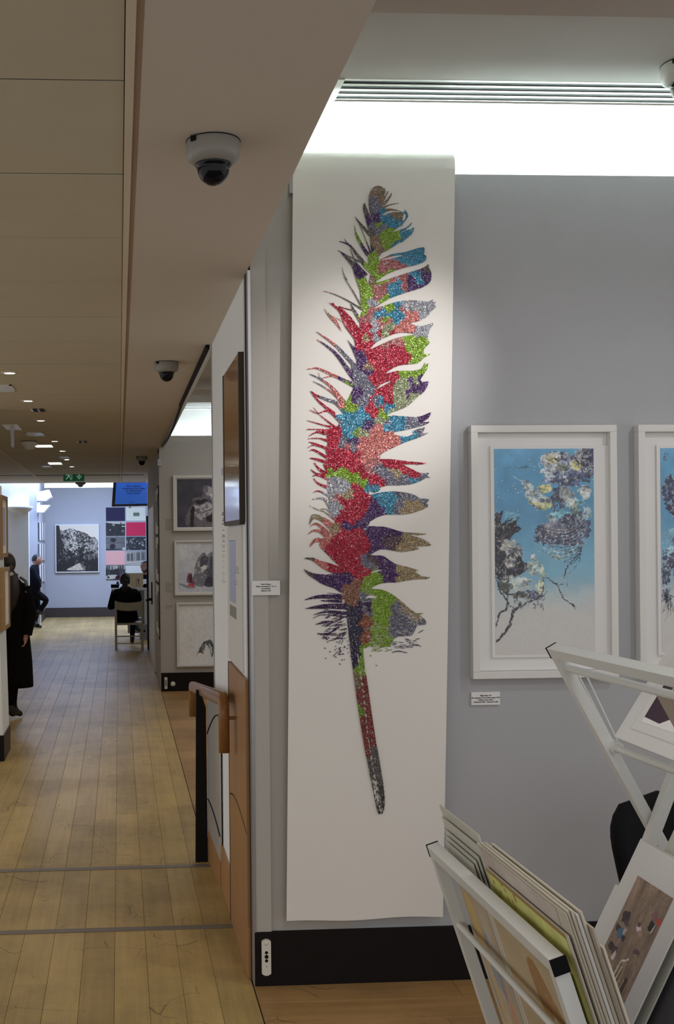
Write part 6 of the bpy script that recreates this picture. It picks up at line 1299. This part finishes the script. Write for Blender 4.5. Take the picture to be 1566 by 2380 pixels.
def head_bm(b, c, yaw, tilt=0., s=1., beard=False):
    """head 0.225 m tall with brow, nose, lips, ears, eyes; +X is the face before yaw. mats: 0 skin, 1 dark, 2 eye white"""
    R = Matrix.Rotation(yaw, 3, 'Z')@Matrix.Rotation(tilt, 3, 'Y'); c = V(c)
    q = bmesh.ops.create_uvsphere(b.bm, u_segments=28, v_segments=20, radius=1)
    for v in q['verts']:
        x, y, z = v.co
        jaw = max(0, -z); X = x*(.098-.012*jaw)+(.012*jaw if x > 0 else -.0)*1.; Y = y*(.076-.024*jaw**1.5); Z = z*.113
        if x > 0 and z < .2: X += .010*jaw*(1-abs(y))
        if x > .3:
            nb = math.exp(-(y/.16)**2-((z+.16)/.2)**2); X += .024*nb                       # nose
            X += .006*math.exp(-((z-.22)/.1)**2)*(1-abs(y)**2)                             # brow
            X -= .008*math.exp(-((abs(y)-.36)/.16)**2-((z-.06)/.1)**2)                      # eye sockets
            X += .006*math.exp(-(y/.25)**2-((z+.5)/.07)**2)                                # lips
            X += .007*math.exp(-(y/.28)**2-((z+.82)/.12)**2)                               # chin
        if x < 0: X *= 1.08
        v.co = c+R@(V((X, Y, Z))*s)
    for f in {f for v in q['verts'] for f in v.link_faces}: f.smooth = True; f.material_index = 0
    for sy in (-1, 1):
        b.ball(c+R@(V((-.004, sy*.077, -.004))*s), (.018*s, .010*s, .031*s), 10, 0, R)
        b.ball(c+R@(V((.078, sy*.030, .008))*s), (.010*s, .0145*s, .008*s), 10, 2, R); b.ball(c+R@(V((.0845, sy*.030, .008))*s), (.005*s, .0065*s, .0065*s), 8, 1, R)
        b.ball(c+R@(V((.090, sy*.031, .030))*s), (.006*s, .020*s, .0042*s), 8, 1, R)
    b.ball(c+R@(V((.094, 0, -.056))*s), (.006*s, .021*s, .0045*s), 10, 3, R)
mat('lips', (.30, .10, .08), .5); mat('eye_white', (.6, .58, .55), .3)
def join_head(body_me, mats_by, head):
    """head, body and hands become one mesh; faces get their material from a function of position"""
    b = B(); b.bm.from_mesh(body_me)
    for f in b.bm.faces: f.smooth = True; f.material_index = mats_by(f.calc_center_median())
    head(b); return b
BODYM = ['skin', 'black_fabric', 'eye_white', 'lips', 'black_fabric', 'leather']
def hand(nodes, edges, wrist, P_, d, side, curl, s=1.):
    """palm and five fingers hanging along d, thumb toward `side`; curl bends the tips toward P_"""
    d, side, P_ = V(d).normalized(), V(side).normalized(), V(P_).normalized(); w_ = V(nodes[wrist][0]); k = wrist
    pc = w_+d*.05*s; nodes[k+'_palm'] = (pc, (.030*s, .014*s)); edges.append((wrist, k+'_palm'))
    for i, (off, L) in enumerate(((.027, .068), (.009, .078), (-.009, .074), (-.026, .058))):
        root = pc+d*.035*s+side*off*s; a = root+d*L*.5*s+P_*curl*.012*s; e = a+(d*(1-curl*.7)+P_*curl).normalized()*L*.5*s
        for nm, p, r in (('r', root, .0088), ('m', a, .0078), ('t', e, .0062)): nodes['%s_f%d%s' % (k, i, nm)] = (p, r*s)
        edges += [(k+'_palm', '%s_f%dr' % (k, i)), ('%s_f%dr' % (k, i), '%s_f%dm' % (k, i)), ('%s_f%dm' % (k, i), '%s_f%dt' % (k, i))]
    th0 = pc+side*.034*s-d*.008*s; th1 = th0+(side*.5+d*.8+P_*curl*.6).normalized()*.035*s; th2 = th1+(d+P_*curl).normalized()*.028*s
    for nm, p, r in (('a', th0, .0105), ('b', th1, .009), ('c', th2, .007)): nodes[k+'_th'+nm] = (p, r*s)
    edges += [(k+'_palm', k+'_tha'), (k+'_tha', k+'_thb'), (k+'_thb', k+'_thc')]

# ---- woman by the left pier: dark long coat, low ponytail with a white clip, seen from behind
def standing_woman():
    ox, oy = -1.125, 11.62; P_ = lambda x, y, z: V((ox+x, oy+y, z))
    t = thing('person', 'woman in a long dark coat and ponytail standing behind the left pier', 'person', (ox, oy, 0))
    n, e = {}, []
    n['pelvis'] = (P_(0, 0, .93), (.15, .11)); n['waist'] = (P_(.01, 0, 1.10), (.125, .09)); n['chest'] = (P_(.015, -.01, 1.28), (.15, .10)); n['neck0'] = (P_(-.005, .01, 1.42), .06); n['neck'] = (P_(-.03, .02, 1.50), .052); n['skull'] = (P_(-.05, .03, 1.57), .06)
    e += [('pelvis', 'waist'), ('waist', 'chest'), ('chest', 'neck0'), ('neck0', 'neck'), ('neck', 'skull')]
    n['shR'] = (P_(.135, -.01, 1.345), .058); n['elR'] = (P_(.205, -.04, 1.09), .046); n['wrR'] = (P_(.165, -.09, .875), .028); e += [('chest', 'shR'), ('shR', 'elR'), ('elR', 'wrR')]
    hand(n, e, 'wrR', (-1, .2, 0), (-.18, -.1, -1), (-.3, 1, 0), .9)
    n['shL'] = (P_(-.14, .02, 1.345), .058); n['elL'] = (P_(-.21, .10, 1.12), .046); n['wrL'] = (P_(-.20, .26, 1.0), .028); e += [('chest', 'shL'), ('shL', 'elL'), ('elL', 'wrL')]
    hand(n, e, 'wrL', (0, 0, -1), (-.1, 1, .1), (1, 0, .2), .7)
    for s, sx, ty in (('R', .085, .0), ('L', -.085, .12)):
        n['hip'+s] = (P_(sx, 0, .86), .095); n['kn'+s] = (P_(sx-.05, ty*.5+.02, .48), .06); n['an'+s] = (P_(sx-.085, ty, .09), .046); n['he'+s] = (P_(sx-.10, ty-.035, .035), .036); n['to'+s] = (P_(sx+.015 if s == 'R' else sx-.05, ty+.10, .028), .028)
        e += [('pelvis', 'hip'+s), ('hip'+s, 'kn'+s), ('kn'+s, 'an'+s), ('an'+s, 'he'+s), ('an'+s, 'to'+s)]
    me = skin_mesh(n, e, 'pelvis'); hc = P_(-.055, .035, 1.595)
    wr = [V(n['wrR'][0]), V(n['wrL'][0])]
    def mb(p):
        if p.z > 1.44: return 0
        if min((p-w_).length for w_ in wr) < .17 and p.z < 1.1 and min((p-w_).length for w_ in wr) < (p-V(n['elR'][0])).length and (p.z < wr[0].z+.0 or p.y > wr[1].y-oy*0): return 0
        return 5 if p.z < .14 else 1
    b = join_head(me, mb, lambda b: head_bm(b, hc, math.radians(150), 0))
    body = b.obj('body', BODYM, t)
    # coat: skirted body and two sleeves in one garment
    b = B(); J = lambda x, y, z, rx, ry, yw=0: (P_(x, y, z), rx, ry, yw)
    b.loft([J(.02, 0, .33, .205, .16), J(.02, 0, .36, .207, .165), J(.02, 0, .60, .198, .16), J(.01, 0, .85, .185, .15), J(.01, 0, 1.06, .16, .125), J(.015, -.005, 1.25, .175, .13), J(.01, 0, 1.34, .165, .12), J(.0, .005, 1.40, .125, .10), J(-.005, .01, 1.44, .095, .085), J(-.02, .015, 1.475, .078, .075), J(-.025, .02, 1.50, .074, .07)], 26)
    sl = lambda s: [V(n['sh'+s][0])+V((0, 0, .01)), V(n['sh'+s][0])*.55+V(n['el'+s][0])*.45, V(n['el'+s][0]), V(n['el'+s][0])*.4+V(n['wr'+s][0])*.6, V(n['wr'+s][0])*1.0]
    for s in 'RL': b.tube(sl(s), [.068, .072, .066, .062, .060], 14)
    b.prism([P_(-.06, -.12, .40), P_(.06, -.14, .40), P_(.03, -.13, .255), P_(-.01, -.12, .27)], (0, -.012, 0))
    b.obj('coat', 'coat_dark', t)
    b = B(); b.tube([P_(.10, .05, 1.455), P_(.155, .0, 1.42), P_(.175, -.045, 1.36), P_(.165, -.075, 1.30)], [(.02, .012)]*4, 8); b.tube([P_(-.05, -.03, 1.50), P_(.02, -.05, 1.49), P_(.07, 0, 1.48)], .02, 8); b.obj('scarf', 'dark_grey', t)
    # hair cap, bun-like gather and ponytail
    b = B(); R = Matrix.Rotation(math.radians(150), 3, 'Z'); q = bmesh.ops.create_uvsphere(b.bm, u_segments=26, v_segments=18, radius=1)
    dele = []
    for v in q['verts']:
        x, y, z = v.co
        if (x > .30 and z < .45) or z < -.55: dele.append(v)
        v.co = hc+V((0, 0, .006))+R@V((x*.112-.006, y*.088, z*.122))
    bmesh.ops.delete(b.bm, geom=dele, context='VERTS')
    for f in b.bm.faces: f.smooth = True
    b.ball(hc+V((.055, -.095, -.045)), (.045, .045, .05), 12)
    b.tube([hc+V((.06, -.10, -.06)), hc+V((.085, -.135, -.14)), hc+V((.095, -.15, -.27)), hc+V((.08, -.155, -.40)), hc+V((.05, -.15, -.52))], [.036, .062, .07, .055, .012], 14)
    o = b.obj('hair', 'hair_brown', t); 
    b = B(); c_ = hc+V((.075, -.165, -.10)); b.prism([c_+V((-.02, 0, -.01)), c_+V((.005, 0, .028)), c_+V((.028, 0, .005)), c_+V((.006, 0, -.032))], (0, -.018, 0)); b.obj('hair_clip', 'white_gloss', t)
standing_woman()

# ---- man perched against the far pier, one foot up on the plinth, looking toward the far wall
def leaning_man():
    ox, oy = -1.80, 23.42; k = 1.0; P_ = lambda x, y, z: V((ox+x, oy+y, z))
    t = thing('person', 'man in dark jacket and trousers leaning on the far pier with one knee bent', 'person', (ox, oy, 0)); n, e = {}, []
    n['pelvis'] = (P_(.03, 0, .76), (.11, .13)); n['waist'] = (P_(.0, 0, .94), (.10, .125)); n['chest'] = (P_(.0, 0, 1.13), (.115, .15)); n['neck0'] = (P_(.03, 0, 1.275), .06); n['neck'] = (P_(.05, 0, 1.33), .055); n['skull'] = (P_(.07, 0, 1.39), .06)
    e += [('pelvis', 'waist'), ('waist', 'chest'), ('chest', 'neck0'), ('neck0', 'neck'), ('neck', 'skull')]
    for s, sy in (('R', -1), ('L', 1)):
        n['sh'+s] = (P_(.0, sy*.17, 1.21), .065); n['el'+s] = (P_(.10, sy*.20, .97), .05); n['wr'+s] = (P_(.12, sy*.06, .86), .03); e += [('chest', 'sh'+s), ('sh'+s, 'el'+s), ('el'+s, 'wr'+s)]
        hand(n, e, 'wr'+s, (-1, 0, 0), (.1, -sy*1., -.1), (0, 0, 1), .8)
    n['hipR'] = (P_(.06, -.08, .72), .10); n['knR'] = (P_(.30, -.09, .585), .072); n['anR'] = (P_(.115, -.06, .33), .046); n['heR'] = (P_(.085, -.06, .305), .035); n['toR'] = (P_(.21, .02, .30), .028)
    n['hipL'] = (P_(.04, .08, .70), .10); n['knL'] = (P_(.09, .08, .40), .068); n['anL'] = (P_(.03, -.16, .09), .044); n['heL'] = (P_(.01, -.16, .036), .036); n['toL'] = (P_(.19, -.18, .032), .032)
    for s in 'RL': e += [('pelvis', 'hip'+s), ('hip'+s, 'kn'+s), ('kn'+s, 'an'+s), ('an'+s, 'he'+s), ('an'+s, 'to'+s)]
    me = skin_mesh(n, e, 'pelvis'); hc = P_(.085, 0, 1.42); ws = [V(n['wrR'][0]), V(n['wrL'][0])]; el = [V(n['elR'][0]), V(n['elL'][0])]; an = [V(n[q][0]) for q in ('anR', 'anL', 'toR', 'toL')]
    def mb(p):
        if p.z > 1.30: return 0
        if .78 < p.z < .93 and abs(p.y-oy) < .055 and p.x > ox+.07: return 0
        return 5 if min((p-a).length for a in an) < .07 else 1
    b = join_head(me, mb, lambda b: head_bm(b, hc, math.radians(10), math.radians(-6))); b.obj('body', BODYM, t)
    b = B(); b.loft([(P_(.03, 0, .78), .125, .17), (P_(.01, 0, .95), .125, .165), (P_(.0, 0, 1.13), .14, .19), (P_(.01, 0, 1.22), .12, .20), (P_(.03, 0, 1.27), .085, .12), (P_(.045, 0, 1.315), .07, .075)], 20)
    for s in 'RL': b.tube([V(n['sh'+s][0]), V(n['sh'+s][0]).lerp(V(n['el'+s][0]), .5), V(n['el'+s][0]), V(n['el'+s][0]).lerp(V(n['wr'+s][0]), .92)], [.078, .07, .064, .052], 12)
    b.obj('jacket', 'navy_fabric', t)
    b = B(); R = Matrix.Rotation(math.radians(10), 3, 'Z'); q = bmesh.ops.create_uvsphere(b.bm, u_segments=20, v_segments=14, radius=1); dele = []
    for v in q['verts']:
        x, y, z = v.co
        if (x > .2 and z < .62) or z < -.3: dele.append(v)
        v.co = hc+V((0, 0, .004))+R@V((x*.106-.004, y*.083, z*.118))
    bmesh.ops.delete(b.bm, geom=dele, context='VERTS')
    for f in b.bm.faces: f.smooth = True
    b.obj('hair', 'hair_black', t)
leaning_man()

# ---- seated woman at the desk, seen from behind
def seated_woman():
    ox, oy = (CXA+CXB)/2-.04, CY0+.20; P_ = lambda x, y, z: V((ox+x, oy+y, z))
    t = thing('person', 'woman in a black jacket with tied-back hair sitting on the pale chair, seen from behind', 'person', (ox, oy, 0)); n, e = {}, []
    n['pelvis'] = (P_(.0, -.02, .55), (.15, .11)); n['waist'] = (P_(-.0, .0, .70), (.13, .095)); n['chest'] = (P_(-.01, .03, .86), (.15, .10)); n['neck0'] = (P_(-.02, .06, 1.0), .058); n['neck'] = (P_(-.02, .08, 1.06), .05); n['skull'] = (P_(-.02, .09, 1.12), .06)
    e += [('pelvis', 'waist'), ('waist', 'chest'), ('chest', 'neck0'), ('neck0', 'neck'), ('neck', 'skull')]
    for s, sx in (('R', 1), ('L', -1)):
        n['sh'+s] = (P_(sx*.165-.01, .04, .945), .062); n['el'+s] = (P_(sx*.235-.02, .10, .71), .048); n['wr'+s] = (P_(sx*.16, .32, .77), .028); e += [('chest', 'sh'+s), ('sh'+s, 'el'+s), ('el'+s, 'wr'+s)]
        hand(n, e, 'wr'+s, (0, 0, -1), (-sx*.3, 1, .1), (-sx, 0, .2), .5)
    n['hipR'] = (P_(.09, .03, .53), .095); n['knR'] = (P_(.12, .40, .50), .062); n['anR'] = (P_(.09, .36, .11), .04); n['heR'] = (P_(.09, .32, .055), .034); n['toR'] = (P_(.10, .46, .03), .028)
    n['hipL'] = (P_(-.09, .03, .53), .095); n['knL'] = (P_(-.02, .44, .56), .062); n['anL'] = (P_(.19, .42, .30), .04); n['heL'] = (P_(.215, .40, .26), .032); n['toL'] = (P_(.25, .52, .25), .027)
    for s in 'RL': e += [('pelvis', 'hip'+s), ('hip'+s, 'kn'+s), ('kn'+s, 'an'+s), ('an'+s, 'he'+s), ('an'+s, 'to'+s)]
    me = skin_mesh(n, e, 'pelvis'); hc = P_(-.02, .10, 1.145); ws = [V(n['wrR'][0]), V(n['wrL'][0])]; an = [V(n[q][0]) for q in ('anR', 'anL', 'toR', 'toL', 'heR', 'heL')]
    def mb(p):
        if p.z > 1.03: return 0
        if p.z > .6 and p.y > oy+.325: return 0
        return 5 if min((p-a).length for a in an) < .085 else 1
    b = join_head(me, mb, lambda b: head_bm(b, hc, math.radians(84), math.radians(8))); b.obj('body', BODYM, t)
    b = B(); J = lambda x, y, z, rx, ry: (P_(x, y, z), rx, ry)
    b.loft([J(.0, -.01, .475, .20, .15), J(.0, -.01, .52, .195, .15), J(0, 0, .70, .165, .125), J(-.005, .03, .86, .185, .125), J(-.01, .045, .95, .19, .11), J(-.015, .055, .995, .12, .09), J(-.02, .07, 1.04, .07, .065)], 24)
    for s in 'RL': b.tube([V(n['sh'+s][0]), V(n['sh'+s][0]).lerp(V(n['el'+s][0]), .5), V(n['el'+s][0]), V(n['el'+s][0]).lerp(V(n['wr'+s][0]), .92)], [.08, .074, .066, .048], 14)
    b.obj('jacket', 'black_fabric', t)
    b = B(); R = Matrix.Rotation(math.radians(84), 3, 'Z'); q = bmesh.ops.create_uvsphere(b.bm, u_segments=24, v_segments=16, radius=1); dele = []
    for v in q['verts']:
        x, y, z = v.co
        if (x > .35 and z < .5) or z < -.6 or (abs(y) > .75 and -.35 < z < .1 and x > -.2): dele.append(v)
        v.co = hc+V((0, 0, .006))+R@V((x*.114-.006, y*.092, z*.122))
    bmesh.ops.delete(b.bm, geom=dele, context='VERTS')
    for f in b.bm.faces: f.smooth = True
    b.ball(hc+V((.0, -.125, -.02)), (.045, .04, .045), 12); b.tube([hc+V((0, -.13, -.03)), hc+V((-.005, -.16, -.09)), hc+V((-.005, -.15, -.17)), hc+V((0, -.14, -.24))], [.035, .05, .045, .01], 12)
    b.obj('hair', 'hair_black', t)
    p = P_(.235, .02, .475); bg = thing('white_bundle', 'small white paper bundle on the chair seat beside the seated woman', 'bundle', p); b = B(); b.ball(p+V((0, 0, .02)), (.05, .05, .028), 12); b.ball(p+V((.015, .02, .03)), (.03, .03, .02), 10); b.obj('paper', 'white_gloss', bg)
seated_woman()

# ---- clerk behind the desk, half hidden by the door edge
def clerk():
    q = PY(336, 1317, YD+.95); ox, oy = q.x, q.y; hz = q.z; P_ = lambda x, y, z: V((ox+x, oy+y, hz-1.29+z))
    t = thing('person', 'dark haired man with a short beard behind the desk, half hidden by the door edge', 'person', (ox, oy, 0)); n, e = {}, []
    n['pelvis'] = (P_(.05, .05, .55), (.16, .12)); n['waist'] = (P_(.05, .05, .70), (.14, .10)); n['chest'] = (P_(.045, .03, .92), (.165, .11)); n['neck0'] = (P_(.02, .01, 1.09), .06); n['neck'] = (P_(.01, 0, 1.16), .055); n['skull'] = (P_(0, 0, 1.24), .06)
    e += [('pelvis', 'waist'), ('waist', 'chest'), ('chest', 'neck0'), ('neck0', 'neck'), ('neck', 'skull')]
    for s, sx in (('R', -1), ('L', 1)):
        n['sh'+s] = (P_(.045+sx*.17, .03, 1.01), .066); n['el'+s] = (P_(.05+sx*.24, -.02, .77), .05); n['wr'+s] = (P_(.07+sx*.12, -.16, .70), .03); e += [('chest', 'sh'+s), ('sh'+s, 'el'+s), ('el'+s, 'wr'+s)]
        hand(n, e, 'wr'+s, (0, 0, -1), (-sx*.2, -1, 0), (-sx, 0, .2), .5)
        n['hip'+s] = (P_(.05+sx*.09, 0, .53), .10); n['kn'+s] = (P_(.05+sx*.12, -.40, .52), .066); n['an'+s] = (P_(.05+sx*.10, -.36, .12), .044); n['to'+s] = (P_(.05+sx*.11, -.50, .06), .032); e += [('pelvis', 'hip'+s), ('hip'+s, 'kn'+s), ('kn'+s, 'an'+s), ('an'+s, 'to'+s)]
    me = skin_mesh(n, e, 'pelvis'); hc = P_(0, -.015, 1.29)
    b = join_head(me, lambda p: 0 if (p.z > hz-.17 or (p.y < oy-.15 and p.z > hz-.66 and p.z < hz-.5)) else 1, lambda b: head_bm(b, hc, math.radians(-103), math.radians(4)))
    b.obj('body', ['skin_tan']+BODYM[1:], t)
    b = B(); J = lambda x, y, z, rx, ry: (P_(x, y, z), rx, ry)
    b.loft([J(.05, .05, .5, .19, .15), J(.05, .04, .75, .17, .13), J(.045, .03, .92, .19, .135), J(.045, .03, 1.02, .195, .12), J(.03, .015, 1.08, .13, .10), J(.012, 0, 1.135, .075, .07)], 22)
    for s in 'RL': b.tube([V(n['sh'+s][0]), V(n['sh'+s][0]).lerp(V(n['el'+s][0]), .5), V(n['el'+s][0]), V(n['el'+s][0]).lerp(V(n['wr'+s][0]), .92)], [.08, .074, .066, .05], 12)
    b.obj('jumper', 'navy_fabric', t)
    for nm, cond in (('hair', lambda x, y, z: (x > .42 and z < .60) or z < -.1 or (x > .15 and z < .3)), ('beard', lambda x, y, z: z > -.38 or x < .0 or (x > .8 and z > -.6 and abs(y) < .3))):
        b = B(); R = Matrix.Rotation(math.radians(-103), 3, 'Z')@Matrix.Rotation(math.radians(4), 3, 'Y'); q_ = bmesh.ops.create_uvsphere(b.bm, u_segments=28, v_segments=22, radius=1); dele = []
        for v in q_['verts']:
            x, y, z = v.co
            if cond(x, y, z): dele.append(v)
            jaw = max(0, -z); v.co = hc+R@(V((x*(.098-.012*jaw)+(.022*jaw if x > 0 else 0), y*(.076-.024*jaw**1.5), z*.113))*(1.055 if nm == 'beard' else 1.07))
        bmesh.ops.delete(b.bm, geom=dele, context='VERTS')
        for f in b.bm.faces: f.smooth = True
        b.obj(nm, 'hair_black', t)
    cs = thing('desk_stool', 'dark stool under the man behind the desk', 'stool', (ox+.05, oy+.04, 0)); z0 = hz-1.29+.43
    b = B(); b.lathe((ox+.05, oy+.04, z0), [(0, -.05), (.17, -.05), (.18, -.03), (.17, -.005), (0, 0)], 20); b.obj('seat', 'dark_grey', cs); b = B(); b.cyl((ox+.05, oy+.04, .03), (ox+.05, oy+.04, z0-.05), .025); b.lathe((ox+.05, oy+.04, 0), [(0, 0), (.2, 0), (.2, .02), (.03, .035), (0, .035)], 20); b.obj('column', 'metal_grey', cs)
clerk()
